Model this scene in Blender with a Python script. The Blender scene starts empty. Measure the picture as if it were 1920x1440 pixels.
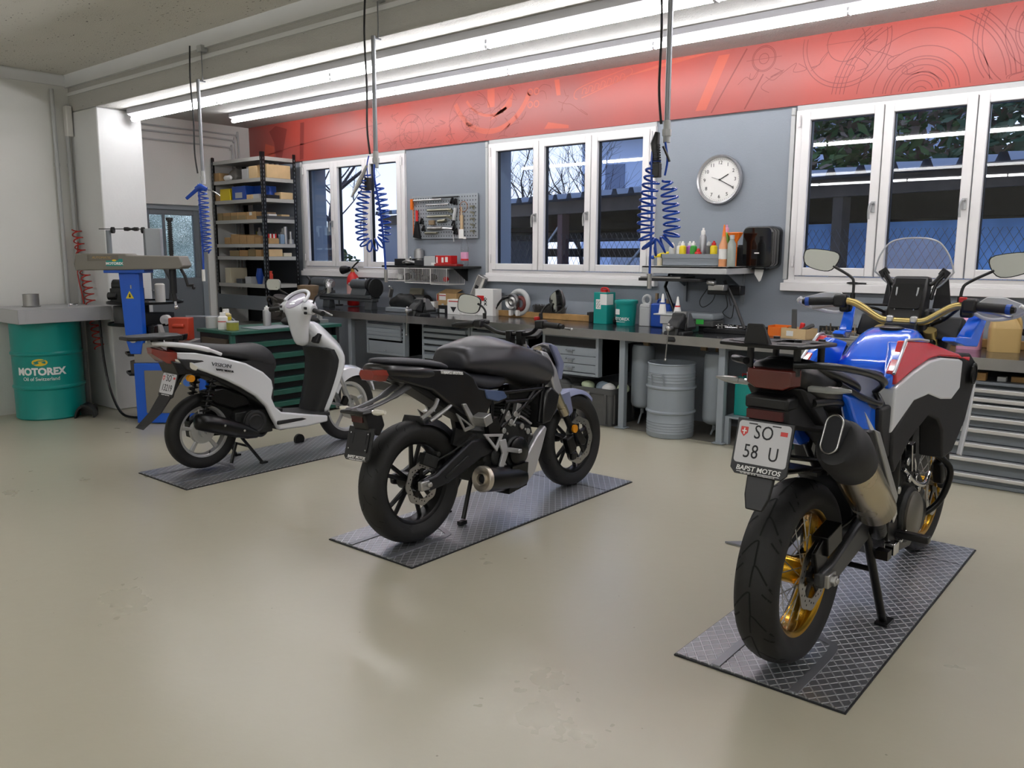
import bpy, bmesh, math, random
from mathutils import Vector as V, Matrix, noise
PI = math.pi
R = math.radians
rnd = random.Random(11)
S = bpy.context.scene
C = S.collection


def lin(h):
    h = h.lstrip('#')
    o = []
    for i in (0, 2, 4):
        c = int(h[i:i + 2], 16) / 255
        o.append(c / 12.92 if c <= .04045 else ((c + .055) / 1.055) ** 2.4)
    return (*o, 1)


class NT:
    """tiny node-tree helper"""
    def __init__(s, name):
        s.m = bpy.data.materials.new(name)
        s.m.use_nodes = True
        s.n = s.m.node_tree.nodes
        s.l = s.m.node_tree.links
        s.b = s.n['Principled BSDF']

    def new(s, t, **kw):
        n = s.n.new('ShaderNode' + t)
        for k, v in kw.items():
            if k.startswith('i_'):
                n.inputs[int(k[2:]) if k[2:].isdigit() else k[2:]].default_value = v
            else:
                setattr(n, k, v)
        return n

    def link(s, a, b):
        s.l.new(a, b)

    def math(s, op, a, b=None, c=None):
        n = s.n.new('ShaderNodeMath')
        n.operation = op
        for i, x in enumerate((a, b, c)):
            if x is None:
                continue
            if isinstance(x, (int, float)):
                n.inputs[i].default_value = x
            else:
                s.l.new(x, n.inputs[i])
        return n.outputs[0]

    def mix(s, fac, a, b):
        n = s.n.new('ShaderNodeMix')
        n.data_type = 'RGBA'
        for i, x in ((0, fac), (6, a), (7, b)):
            if isinstance(x, (int, float, tuple)):
                n.inputs[i].default_value = x
            else:
                s.l.new(x, n.inputs[i])
        return n.outputs[2]


def mat(name, c, r=.5, m=0, bump=None, var=None, coat=0, emit=None, tr=0, alpha=1, ior=1.45, spec=.5, rvar=None):
    t = NT(name)
    b = t.b
    col = lin(c)
    b.inputs['Base Color'].default_value = col
    b.inputs['Roughness'].default_value = r
    b.inputs['Metallic'].default_value = m
    b.inputs['IOR'].default_value = ior
    b.inputs['Specular IOR Level'].default_value = spec
    if coat:
        b.inputs['Coat Weight'].default_value = coat
        b.inputs['Coat Roughness'].default_value = .06
    if tr:
        b.inputs['Transmission Weight'].default_value = tr
    if alpha < 1:
        b.inputs['Alpha'].default_value = alpha
    if emit:
        b.inputs['Emission Color'].default_value = col
        b.inputs['Emission Strength'].default_value = emit
    if bump or var or rvar:
        tc = t.new('TexCoord')
    if var:
        sc, am = var
        n = t.new('TexNoise', i_Scale=sc, i_Detail=5.0, i_Roughness=.6)
        t.link(tc.outputs['Object'], n.inputs['Vector'])
        d = tuple(max(0, x * (1 - am)) for x in col[:3]) + (1,)
        e = tuple(min(1, x * (1 + am)) for x in col[:3]) + (1,)
        f = t.math('MULTIPLY_ADD', n.outputs[0], 2.4, -.7)
        cl = t.new('Clamp')
        t.link(f, cl.inputs[0])
        t.link(t.mix(cl.outputs[0], d, e), b.inputs['Base Color'])
    if rvar:
        sc, am = rvar
        n = t.new('TexNoise', i_Scale=sc, i_Detail=4.0)
        t.link(tc.outputs['Object'], n.inputs['Vector'])
        t.link(t.math('MULTIPLY_ADD', n.outputs[0], am * 2, r - am), b.inputs['Roughness'])
    if bump:
        n = t.new('TexNoise', i_Scale=bump[0], i_Detail=4.0)
        t.link(tc.outputs['Object'], n.inputs['Vector'])
        bp = t.new('Bump', i_Strength=bump[1], i_Distance=.01)
        t.link(n.outputs[0], bp.inputs['Height'])
        t.link(bp.outputs[0], b.inputs['Normal'])
    return t.m


def cr(pts, n=6, close=False):
    """Catmull-Rom through 2D or 3D points"""
    P = [V(p) for p in pts]
    out = []
    N = len(P)
    for i in range(N if close else N - 1):
        g = (lambda k: P[k % N]) if close else (lambda k: P[min(max(k, 0), N - 1)])
        a, b, c, d = g(i - 1), g(i), g(i + 1), g(i + 2)
        for k in range(n):
            t = k / n
            out.append(.5 * ((2 * b) + (c - a) * t + (2 * a - 5 * b + 4 * c - d) * t * t + (3 * b - a - 3 * c + d) * t ** 3))
    if not close:
        out.append(P[-1].copy())
    return out


def rrect(w, h, r, n=4, cx=0, cy=0):
    r = min(r, w / 2 - 1e-4, h / 2 - 1e-4)
    o = []
    for k, (sx, sy) in enumerate(((1, 1), (-1, 1), (-1, -1), (1, -1))):
        for i in range(n + 1):
            a = PI / 2 * (k + i / n)
            o.append((cx + sx * (w / 2 - r) + r * math.cos(a), cy + sy * (h / 2 - r) + r * math.sin(a)))
    return o


class M:
    """mesh collector: everything added becomes ONE mesh object"""
    def __init__(s, T=None):
        s.v, s.f, s.mi, s.T, s.k = [], [], [], T or Matrix(), 0

    def add(s, vs, fs):
        o = len(s.v)
        s.v += [s.T @ V(p) for p in vs]
        s.f += [[o + i for i in f] for f in fs]
        s.mi += [s.k] * len(fs)
        return s

    def box(s, x0, x1, y0, y1, z0, z1):
        vs = [(x, y, z) for x in (x0, x1) for y in (y0, y1) for z in (z0, z1)]
        return s.add(vs, [(0, 1, 3, 2), (4, 6, 7, 5), (0, 4, 5, 1), (2, 3, 7, 6), (0, 2, 6, 4), (1, 5, 7, 3)])

    def cbox(s, c, d, rx=0, ry=0, rz=0):
        T = Matrix.Translation(c) @ Matrix.Rotation(rz, 4, 'Z') @ Matrix.Rotation(ry, 4, 'Y') @ Matrix.Rotation(rx, 4, 'X')
        vs = [T @ V((x * d[0] / 2, y * d[1] / 2, z * d[2] / 2)) for x in (-1, 1) for y in (-1, 1) for z in (-1, 1)]
        return s.add(vs, [(0, 1, 3, 2), (4, 6, 7, 5), (0, 4, 5, 1), (2, 3, 7, 6), (0, 2, 6, 4), (1, 5, 7, 3)])

    def rings(s, rs, cap=True, close=False):
        n = len(rs[0])
        vs = [p for r in rs for p in r]
        fs = []
        K = len(rs)
        for k in range(K if close else K - 1):
            for i in range(n):
                j = (i + 1) % n
                fs.append((k * n + i, k * n + j, (k + 1) % K * n + j, (k + 1) % K * n + i))
        if cap and not close:
            fs += [tuple(range(n))[::-1], tuple((K - 1) * n + i for i in range(n))]
        return s.add(vs, fs)

    def prism(s, pts, a, d0, d1):
        f = {'x': lambda p, d: (d, p[0], p[1]), 'y': lambda p, d: (p[0], d, p[1]), 'z': lambda p, d: (p[0], p[1], d)}[a]
        return s.rings([[f(p, d) for p in pts] for d in (d0, d1)])

    def slab(s, pts, xo, xi):
        """side panel: (y,z) outline, outer x per point (number, or list) and inner x"""
        n = len(pts)
        o = xo if isinstance(xo, (list, tuple)) else [xo] * n
        i = xi if isinstance(xi, (list, tuple)) else [xi] * n
        return s.rings([[(o[k], *pts[k]) for k in range(n)], [(i[k], *pts[k]) for k in range(n)]])

    def tube(s, pts, r, n=8, close=False, cap=True, flat=1):
        P = [V(p) for p in pts]
        N = len(P)
        rr = r if isinstance(r, (list, tuple)) else [r] * N
        T = []
        for i in range(N):
            a = P[(i - 1) % N] if close else P[max(i - 1, 0)]
            b = P[(i + 1) % N] if close else P[min(i + 1, N - 1)]
            d = b - a
            T.append(d.normalized() if d.length > 1e-9 else V((0, 0, 1)))
        u = T[0].orthogonal().normalized()
        if abs(T[0].z) < .95:
            u = V((0, 0, 1)).cross(T[0]).normalized()
        rs = []
        for i in range(N):
            u = (u - T[i] * u.dot(T[i]))
            u = u.normalized() if u.length > 1e-6 else T[i].orthogonal().normalized()
            w = T[i].cross(u)
            rs.append([P[i] + (u * math.cos(2 * PI * k / n) + w * math.sin(2 * PI * k / n) * flat) * rr[i] for k in range(n)])
        return s.rings(rs, cap, close)

    def cyl(s, p0, p1, r0, r1=None, n=16):
        return s.tube([p0, p1], [r0, r0 if r1 is None else r1], n)

    def lathe(s, prof, c=(0, 0, 0), a='z', n=24, cap=True):
        f = {'z': lambda r, h, t: (c[0] + r * math.cos(t), c[1] + r * math.sin(t), c[2] + h),
             'x': lambda r, h, t: (c[0] + h, c[1] + r * math.cos(t), c[2] + r * math.sin(t)),
             'y': lambda r, h, t: (c[0] + r * math.sin(t), c[1] + h, c[2] + r * math.cos(t))}[a]
        return s.rings([[f(max(r, 1e-4), h, 2 * PI * k / n) for k in range(n)] for r, h in prof], cap)

    def torus(s, c, R_, r, a='x', n=32, m=10):
        f = {'z': lambda p, q: (p * 1, q * 0, 0)}
        pts = []
        for k in range(n):
            t = 2 * PI * k / n
            p, q = R_ * math.cos(t), R_ * math.sin(t)
            pts.append({'x': (c[0], c[1] + p, c[2] + q), 'y': (c[0] + p, c[1], c[2] + q), 'z': (c[0] + p, c[1] + q, c[2])}[a])
        return s.tube(pts, r, m, close=True)

    def ball(s, c, r, n=12):
        r = r if isinstance(r, (tuple, list)) else (r, r, r)
        rs = []
        for j in range(n + 1):
            t = PI * j / n
            q = max(math.sin(t), .01)
            rs.append([(c[0] + r[0] * q * math.cos(2 * PI * k / (2 * n)), c[1] + r[1] * q * math.sin(2 * PI * k / (2 * n)), c[2] - r[2] * math.cos(t)) for k in range(2 * n)])
        return s.rings(rs)

    def quads(s, items):
        for q in items:
            s.add(q, [tuple(range(len(q)))])
        return s

    def build(s, name, m, par=None, loc=None, rot=None, smooth=40, bevel=0, sub=0, recalc=True, seg=2, mirror=False):
        me = bpy.data.meshes.new(name)
        me.from_pydata([tuple(p) for p in s.v], [], s.f)
        for x in (m if isinstance(m, (list, tuple)) else [m]):
            me.materials.append(x)
        if any(s.mi):
            me.polygons.foreach_set('material_index', s.mi)
        if recalc:
            bm = bmesh.new()
            bm.from_mesh(me)
            bmesh.ops.recalc_face_normals(bm, faces=bm.faces)
            bm.to_mesh(me)
            bm.free()
        me.update()
        if smooth:
            me.shade_smooth()
            if not sub and smooth < 180:
                me.set_sharp_from_angle(angle=R(smooth))
        o = bpy.data.objects.new(name, me)
        C.objects.link(o)
        if par:
            o.parent = par
        if loc:
            o.location = loc
        if rot:
            o.rotation_euler = rot
        if mirror:
            o.modifiers.new('mirror', 'MIRROR')
        if bevel:
            b = o.modifiers.new('bevel', 'BEVEL')
            b.width, b.segments, b.limit_method, b.angle_limit = bevel, seg, 'ANGLE', R(35)
        if sub:
            b = o.modifiers.new('sub', 'SUBSURF')
            b.levels = b.render_levels = sub
        return o


def tag(o, label=None, cat=None, group=None, kind=None):
    for k, v in (('label', label), ('category', cat), ('group', group), ('kind', kind)):
        if v:
            o[k] = v
    return o


def thing(name, label, cat, loc=(0, 0, 0), rz=0, group=None, rot=None):
    o = bpy.data.objects.new(name, None)
    o.empty_display_size = .1
    C.objects.link(o)
    o.location = loc
    o.rotation_euler = rot or (0, 0, rz)
    return tag(o, label, cat, group)


def struct(name, m, mt, par=None, **kw):
    o = m.build(name, mt, par, **kw)
    if not par:
        o['kind'] = 'structure'
    return o


def copy_tree(o, par=None):
    c = o.copy()
    C.objects.link(c)
    if par:
        c.parent = par
    for ch in list(o.children):
        copy_tree(ch, c)
    return c


def dup(o, label, loc, rz=None, group=None, scale=None):
    c = copy_tree(o)
    c.location = loc
    if rz is not None:
        c.rotation_euler = (0, 0, rz)
    if scale:
        c.scale = scale
    return tag(c, label, group=group)


def text(s, size, name, m, par, T, ext=.0008, shear=0, bold=0, sx=1, align='CENTER', wrap=None, space=1):
    """lettering mesh: text lies in its local XY plane, T places it; wrap maps (x,y,z) points"""
    cu = bpy.data.curves.new('t', 'FONT')
    cu.body, cu.size, cu.extrude, cu.shear, cu.offset = s, size, ext, shear, bold
    cu.align_x, cu.align_y, cu.resolution_u, cu.space_character = align, 'CENTER', 3, space
    ob = bpy.data.objects.new('t', cu)
    me = bpy.data.meshes.new_from_object(ob)
    bpy.data.objects.remove(ob)
    for v in me.vertices:
        p = V((v.co.x * sx, v.co.y, v.co.z))
        v.co = wrap(p) if wrap else T @ p
    me.name = name
    me.materials.clear()
    me.materials.append(m)
    o = bpy.data.objects.new(name, me)
    C.objects.link(o)
    o.parent = par
    return o


def TR(loc, rx=0, ry=0, rz=0):
    return Matrix.Translation(loc) @ Matrix.Rotation(rz, 4, 'Z') @ Matrix.Rotation(ry, 4, 'Y') @ Matrix.Rotation(rx, 4, 'X')


# ---------------------------------------------------------------- materials
K = {}
K['white'] = mat('white_paint', '#dcdad6', .55, bump=(60, .08))
K['frame'] = mat('window_white', '#e2e0e0', .4)
K['bluegrey'] = mat('blue_grey_wall_paint', '#858c95', .6, bump=(90, .12), var=(1.2, .04))
K['wallwhite'] = mat('white_wall_paint', '#dadad6', .7, bump=(80, .1), var=(.8, .03))
K['colwhite'] = mat('white_pillar_paint', '#d7d8d8', .6, bump=(40, .1), var=(2, .03))
K['black'] = mat('black_plastic', '#101012', .38)
K['satin'] = mat('satin_black_metal', '#0c0c0d', .3, .3)
K['matt'] = mat('matt_black_plastic', '#19191b', .62, bump=(400, .05))
K['rubber'] = mat('tyre_rubber', '#141414', .62, bump=(300, .08), var=(12, .2))
K['groove'] = mat('tyre_groove', '#040404', .9)
K['chrome'] = mat('polished_chrome', '#d8d8da', .12, 1)
K['steel'] = mat('brushed_steel', '#a9a8a6', .32, 1, var=(6, .08), rvar=(8, .08))
K['alu'] = mat('cast_aluminium', '#b4b4b3', .38, .9, bump=(120, .1))
K['silver'] = mat('silver_paint', '#a9aaab', .35, .6)
K['castiron'] = mat('dark_cast_iron', '#2e2f2f', .5, .6, bump=(60, .2), var=(10, .3))
K['cab'] = mat('grey_cabinet_paint', '#8d959c', .42, bump=(200, .03), var=(3, .04))
K['cabdk'] = mat('darker_grey_cabinet_paint', '#6b7177', .45)
K['worktop'] = mat('dark_bench_top', '#4a4b50', .16, .75, var=(5, .25), rvar=(6, .08))
K['green'] = mat('green_cabinet_paint', '#194c40', .45, var=(8, .15))
K['teal'] = mat('teal_paint', '#0f8a83', .32, var=(3, .05))
K['blue'] = mat('blue_machine_paint', '#1257c4', .38, var=(4, .05))
K['hose'] = mat('blue_hose', '#1a45a5', .25)
K['card'] = mat('cardboard', '#b08f62', .8, var=(7, .12))
K['cardlt'] = mat('pale_cardboard', '#d0b487', .8, var=(6, .1))
K['red'] = mat('red_paint', '#b81c1c', .35)
K['redhose'] = mat('red_hose', '#a5281f', .4)
K['orange'] = mat('orange_plastic', '#e0701c', .4)
K['yellow'] = mat('yellow_plastic', '#e0c81e', .45)
K['paper'] = mat('white_paper', '#e6e5e2', .7)
K['greyplas'] = mat('grey_plastic', '#7e848a', .5)
K['ltgrey'] = mat('light_grey_plastic', '#b3b5b5', .5)
K['dkgrey'] = mat('dark_grey_plastic', '#4a4b4b', .55)
K['wood'] = mat('bench_wood', '#9a7748', .65, var=(9, .25))
K['cream'] = mat('cream_plastic', '#cfc6ac', .5)
K['pink'] = mat('pink_plastic', '#d295b4', .4)
K['gold'] = mat('gold_plastic', '#b79a63', .4)
K['purple'] = mat('purple_card', '#b43a94', .5)
K['bluecan'] = mat('blue_plastic', '#17449b', .4)
K['greencan'] = mat('green_can', '#6a9a34', .35)
K['olive'] = mat('olive_tin', '#8f8f3a', .4)
K['glassy'] = mat('clear_plastic', '#e8edf0', .08, tr=.95, ior=1.2, alpha=.55)
K['ink'] = mat('dark_ink', '#15161a', .6)
K['inkwhite'] = mat('white_ink', '#eeeeee', .5)
K['inkyellow'] = mat('yellow_ink', '#e3c02c', .5)
K['tan'] = mat('tan_leather', '#7d6a52', .7, var=(8, .2))
K['brush'] = mat('wire_bristles', '#4a4744', .6, .3)
K['mirror'] = mat('mirror_glass', '#d9dcd9', .03, 1)
# ---------------------------------------------------------------- setting
XL, XB, YB, XR, YF = -8.47, -10.35, 6.75, 4.2, -5.0
ZC, ZB, ZBM = 3.145, 3.19, 2.81


def floor_mat():
    t = NT('beige_floor_paint')
    tc = t.new('TexCoord')
    n1 = t.new('TexNoise', i_Scale=.7, i_Detail=6.0, i_Roughness=.6)
    n2 = t.new('TexNoise', i_Scale=9.0, i_Detail=6.0, i_Roughness=.7)
    n3 = t.new('TexVoronoi', i_Scale=9.0)
    n4 = t.new('TexNoise', i_Scale=55.0, i_Detail=3.0)
    for n in (n1, n2, n3, n4):
        t.link(tc.outputs['Object'], n.inputs['Vector'])
    c = t.mix(n1.outputs[0], lin('#b3ae9b'), lin('#b9b4a2'))
    c = t.mix(t.math('MULTIPLY', n2.outputs[0], .06), c, lin('#948e76'))
    sp = t.math('LESS_THAN', n3.outputs['Distance'], .035)
    sp = t.math('MULTIPLY', sp, t.math('GREATER_THAN', n2.outputs[0], .53))
    sp2 = None
    c = t.mix(t.math('MULTIPLY', sp, .5), c, lin('#5c5844'))
    t.link(c, t.b.inputs['Base Color'])
    t.link(t.math('MULTIPLY_ADD', n1.outputs[0], .2, .2), t.b.inputs['Roughness'])
    t.b.inputs['Specular IOR Level'].default_value = .55
    bp = t.new('Bump', i_Strength=.12, i_Distance=.01)
    n5 = t.new('TexNoise', i_Scale=14.0, i_Detail=5.0)
    t.link(tc.outputs['Object'], n5.inputs['Vector'])
    t.link(n5.outputs[0], bp.inputs['Height'])
    t.link(bp.outputs[0], t.b.inputs['Normal'])
    return t.m


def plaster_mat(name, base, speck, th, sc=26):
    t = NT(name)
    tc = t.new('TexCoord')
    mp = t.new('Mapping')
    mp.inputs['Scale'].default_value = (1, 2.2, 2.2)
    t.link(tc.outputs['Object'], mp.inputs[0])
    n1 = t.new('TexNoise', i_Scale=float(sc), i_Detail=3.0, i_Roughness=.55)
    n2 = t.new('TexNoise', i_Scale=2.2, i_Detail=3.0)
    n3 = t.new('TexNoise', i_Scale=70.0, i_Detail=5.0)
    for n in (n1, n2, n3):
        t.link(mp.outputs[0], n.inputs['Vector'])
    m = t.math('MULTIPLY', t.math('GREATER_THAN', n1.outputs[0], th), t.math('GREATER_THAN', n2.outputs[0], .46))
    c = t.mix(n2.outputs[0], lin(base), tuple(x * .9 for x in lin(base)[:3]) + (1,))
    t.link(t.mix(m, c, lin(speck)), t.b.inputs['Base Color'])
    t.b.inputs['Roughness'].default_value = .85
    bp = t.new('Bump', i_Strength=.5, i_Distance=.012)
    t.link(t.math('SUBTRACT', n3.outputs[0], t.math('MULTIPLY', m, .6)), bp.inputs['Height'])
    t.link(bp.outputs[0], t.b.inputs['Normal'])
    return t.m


m = M().box(XB - .3, XR + .3, YF - .3, YB + .35, -.3, 0)
struct('floor', m, floor_mat())
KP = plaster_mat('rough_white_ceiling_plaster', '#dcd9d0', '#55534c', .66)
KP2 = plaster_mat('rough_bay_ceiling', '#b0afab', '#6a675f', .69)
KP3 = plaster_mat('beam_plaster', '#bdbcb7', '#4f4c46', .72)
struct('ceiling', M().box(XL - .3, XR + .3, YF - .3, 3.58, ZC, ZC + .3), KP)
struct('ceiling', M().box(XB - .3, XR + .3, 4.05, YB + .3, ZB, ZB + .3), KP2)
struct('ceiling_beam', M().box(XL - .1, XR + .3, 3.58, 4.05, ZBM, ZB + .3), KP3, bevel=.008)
m = M().box(XL, XR, 3.55, 3.58, 3.03, ZC).box(XL, XR, 3.565, 3.58, 2.955, 2.985)
struct('trim_1', m, K['colwhite'])
m = M().box(XL, XL + .02, YF, 3.58, 3.04, 3.13)
struct('trim_2', m, K['colwhite'])
struct('wall_left', M().box(XL - .3, XL, YF, 3.9, 0, ZC), K['wallwhite'])
struct('pillar', M().box(XL - .05, -7.92, 3.58, 4.0, 0, ZBM), K['colwhite'], bevel=.012)
struct('wall_return', M().box(XB - .3, XL - .3, 3.7, 4.0, 0, ZB), K['wallwhite'])
# far left wall of the bay, with the door opening
D0, D1, DZ = 5.12, 6.03, 2.11
m = M().box(XB - .3, XB, 4.0, D0, 0, ZB).box(XB - .3, XB, D1, YB + .3, 0, ZB).box(XB - .3, XB, D0, D1, DZ, ZB)
struct('wall_left_bay', m, K['wallwhite'])
struct('wall_right', M().box(XR, XR + .3, YF, YB, 0, ZB), K['wallwhite'])
struct('wall_rear', M().box(XB, XR, YF - .3, YF, 0, ZB), K['wallwhite'])
# back wall around three window openings
WIN = [(-9.15, -7.22), (-5.93, -3.93), (-2.65, -.68)]
WZ0, WZ1 = 1.235, 2.63
m = M().box(XB, XR, YB, YB + .34, 0, WZ0).box(XB, XR, YB, YB + .34, WZ1, ZB)
xs = [XB] + [x for w in WIN for x in w] + [XR]
for k in range(0, len(xs), 2):
    m.box(xs[k], xs[k + 1], YB, YB + .34, WZ0, WZ1)
struct('wall_back', m, K['bluegrey'])

# red printed mural board above the windows
t = NT('red_mural_print')
tc = t.new('TexCoord')
n = t.new('TexNoise', i_Scale=.9, i_Detail=2.0)
t.link(tc.outputs['Object'], n.inputs['Vector'])
f = t.new('Clamp')
t.link(t.math('MULTIPLY_ADD', n.outputs[0], 3.0, -1.0), f.inputs[0])
t.link(t.mix(f.outputs[0], lin('#a43c30'), lin('#8d443f')), t.b.inputs['Base Color'])
t.b.inputs['Roughness'].default_value = .38
KM = [t.m, mat('mural_dark_lines', '#7a2f2b', .4), mat('mural_orange_shapes', '#b24f3b', .4)]
m = M().box(XB + .02, XR, YB - .025, YB, 2.672, ZB)
y0 = YB - .0255


def ribbon(m, pts, w):
    P = [V((p[0], p[1])) for p in pts]
    for a, b in zip(P, P[1:]):
        d = b - a
        if d.length < 1e-6:
            continue
        q = V((-d.y, d.x)).normalized() * w / 2
        g = [(a + q), (b + q), (b - q), (a - q)]
        if all(2.68 < p.y < ZB - .005 and XB + .03 < p.x < XR for p in g):
            m.add([(p.x, y0, p.y) for p in g], [(0, 1, 2, 3)])


def arc(cx, cz, r, a0=0, a1=360, n=60):
    return [(cx + r * math.cos(R(a0 + (a1 - a0) * k / n)), cz + r * math.sin(R(a0 + (a1 - a0) * k / n))) for k in range(n + 1)]


m.k = 1
for cx, cz, rs in ((-1.75, 2.66, (.05, .09, .13, .15, .2, .24, .26, .33, .45, .55, .58, .61, .64)),
                   (-.95, 3.0, (.04, .08, .1, .16, .2, .22, .28, .42, .45, .48)),
                   (-2.95, 3.07, (.04, .09, .1)), (.2, 2.9, (.05, .1, .15, .2, .3, .33)), (-2.3, 3.1, (.14, .3, .33)),
                   (1.4, 2.7, (.1, .2, .3, .4)), (-6.2, 2.9, (.06, .12, .3)), (-7.1, 2.85, (.12, .2))):
    for r in rs:
        ribbon(m, arc(cx, cz, r), .006)
    ribbon(m, [(cx - .15, cz), (cx + .15, cz)], .004)
    ribbon(m, [(cx, cz - .15), (cx, cz + .15)], .004)
for k in range(70):
    x, z = rnd.uniform(-7.8, -4.9) if k % 2 else rnd.uniform(-3.2, 1.5), rnd.uniform(2.7, 3.15)
    p = [(x, z)]
    for i in range(6):
        x += rnd.uniform(-.12, .12)
        z += rnd.uniform(-.08, .08)
        p.append((x, z))
    ribbon(m, cr(p, 4), .005)
m.quads([[(-9.7, y0, 2.7), (-9.6, y0, 2.7), (-9.45, y0, 3.1), (-9.7, y0, 3.16), (-9.85, y0, 3.1), (-9.75, y0, 2.95)],
         [(-9.2, y0, 2.69), (-9.12, y0, 2.69), (-9.08, y0, 3.15), (-9.16, y0, 3.15)]])
for q in ([(-9.9, 2.8), (-9.4, 2.86), (-8.9, 2.9), (-7.6, 3.0)], [(-3.4, 2.69), (-3.1, 3.17)], [(-3.1, 2.69), (-2.95, 2.95)]):
    ribbon(m, q, .012)
m.k = 2
ribbon(m, [(a[0], a[1]) for a in arc(-5.9, 3.32, .56, 205, 335)], .055)
ribbon(m, arc(-5.9, 3.34, .42, 215, 300), .03)
m.quads([[(-5.93, y0, 2.86), (-5.62, y0, 2.98), (-5.6, y0, 3.12), (-5.72, y0, 3.0)], [(-5.95, y0, 3.0), (-5.85, y0, 3.0), (-5.85, y0, 3.18), (-5.95, y0, 3.18)],
         [(-5.05, y0, 3.02), (-5.0, y0, 3.02), (-5.02, y0, 3.17), (-5.08, y0, 3.17)], [(-4.35, y0, 3.09), (-3.75, y0, 3.18), (-3.4, y0, 3.185), (-3.9, y0, 3.13)],
         [(-3.55, y0, 2.72), (-3.45, y0, 2.72), (-3.25, y0, 3.15), (-3.35, y0, 3.15)], [(-5.2, y0, 2.72), (-5.15, y0, 2.78), (-4.9, y0, 2.73), (-4.9, y0, 2.7)],
         [(-10.0, y0, 2.72), (-9.75, y0, 2.72), (-9.75, y0, 2.9), (-9.95, y0, 2.95)]])
for k in range(7):
    cx = -4.72 + k * .07
    ribbon(m, cr([(cx - .03, 3.0 + k * .012), (cx - .01, 3.05 + k * .013), (cx + .025, 3.04 + k * .012), (cx + .01, 3.0 + k * .012), (cx + .04, 3.01 + k * .012)], 4), .008)
ribbon(m, cr([(-4.8, 2.96), (-4.83, 3.03), (-4.7, 3.08), (-4.3, 3.16), (-4.22, 3.17), (-4.2, 3.12), (-4.3, 3.08), (-4.5, 3.03)], 5, True), .008)
for x in (-5.38, -5.3):
    for z in (2.94, 3.06):
        ribbon(m, arc(x, z + .03, .03, 0, 360, 14), .012)
o = m.build('mural_board', KM, recalc=False)
tag(o, 'long red printed board with line drawings running above the windows', 'mural', kind=None)

# windows
def window(i, x0, x1):
    T = V((x0, YB, 0))
    w = x1 - x0
    root = struct('window_%d' % i, M().box(0, .055, -.035, .05, WZ0, WZ1).box(w - .055, w, -.035, .05, WZ0, WZ1).box(.055, w - .055, -.035, .05, WZ1 - .03, WZ1)
                  .box(.055, w - .055, -.035, .05, WZ0, WZ0 + .09), K['frame'], loc=T, bevel=.004)
    M().box(-.05, w + .05, -.07, 0, WZ0 - .03, WZ0 + .035).box(-.03, w + .03, -.05, 0, WZ0 + .035, WZ0 + .06).build('sill', K['frame'], root, bevel=.004)
    M().box(0, w, -.02, .04, WZ1, 2.67).build('shutter_box', K['ltgrey'], root)
    M().box(-.045, -.012, -.03, 0, 1.3, 2.64).cyl((-.025, -.03, 2.6), (-.025, -.03, 2.655), .017).build('shutter_strap', K['ltgrey'], root)
    sw = (w - .1) / 3
    for k in range(3):
        a, b = .05 + k * sw + .004, .05 + (k + 1) * sw - .004
        z0, z1 = WZ0 + .095, WZ1 - .018
        sd = .066
        s = M().box(a, a + sd, -.055, .02, z0, z1).box(b - sd, b, -.055, .02, z0, z1).box(a + sd, b - sd, -.055, .02, z1 - sd, z1).box(a + sd, b - sd, -.055, .02, z0, z0 + sd).build('sash', K['frame'], root, bevel=.006)
        M().box(a + sd - .002, b - sd + .002, -.006, -.001, z0 + sd - .002, z1 - sd + .002).build('pane', KGL, s)
        g = M()
        for q in ((a + sd - .001, a + sd + .006, z0 + sd, z1 - sd), (b - sd - .006, b - sd + .001, z0 + sd, z1 - sd)):
            g.box(q[0], q[1], -.02, .02, q[2], q[3])
        g.box(a + sd, b - sd, -.02, .02, z1 - sd - .005, z1 - sd)
        g.build('gasket', K['black'], s)
        if k < 2:
            hx = b - .03
            h = M().box(hx - .014, hx + .014, -.066, -.055, 1.82, 1.9).cyl((hx, -.06, 1.885), (hx, -.1, 1.885), .009, n=10).tube(cr([(hx, -.1, 1.885), (hx - .012, -.102, 1.87), (hx - .018, -.1, 1.82), (hx - .016, -.096, 1.765)], 4), .0085, 8)
            h.build('handle', K['silver'], s)
    hg = M()
    for z in (1.4, 2.5):
        hg.cyl((.035, -.05, z), (.035, -.05, z + .09), .009, n=8).cyl((w - .035, -.05, z), (w - .035, -.05, z + .09), .009, n=8)
    hg.build('hinge', K['frame'], root)


t = NT('window_glass')
gl = t.new('BsdfGlass', i_IOR=1.5)
gl.inputs['Roughness'].default_value = 0
gl.inputs['Color'].default_value = (.93, .97, 1, 1)
tr_ = t.new('BsdfTransparent')
tr_.inputs[0].default_value = (.90, .95, 1, 1)
gs = t.new('BsdfGlossy')
gs.inputs['Roughness'].default_value = .0
fr = t.new('Fresnel', i_IOR=1.6)
ms = t.new('MixShader')
ge = t.new('NewGeometry')
t.link(t.math('MULTIPLY', fr.outputs[0], t.math('SUBTRACT', 1.0, ge.outputs['Backfacing'])), ms.inputs[0])
t.link(tr_.outputs[0], ms.inputs[1])
t.link(gs.outputs[0], ms.inputs[2])
t.link(ms.outputs[0], t.n['Material Output'].inputs[0])
KGL = t.m
for i, w in enumerate(WIN):
    window(i + 1, *w)

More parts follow.
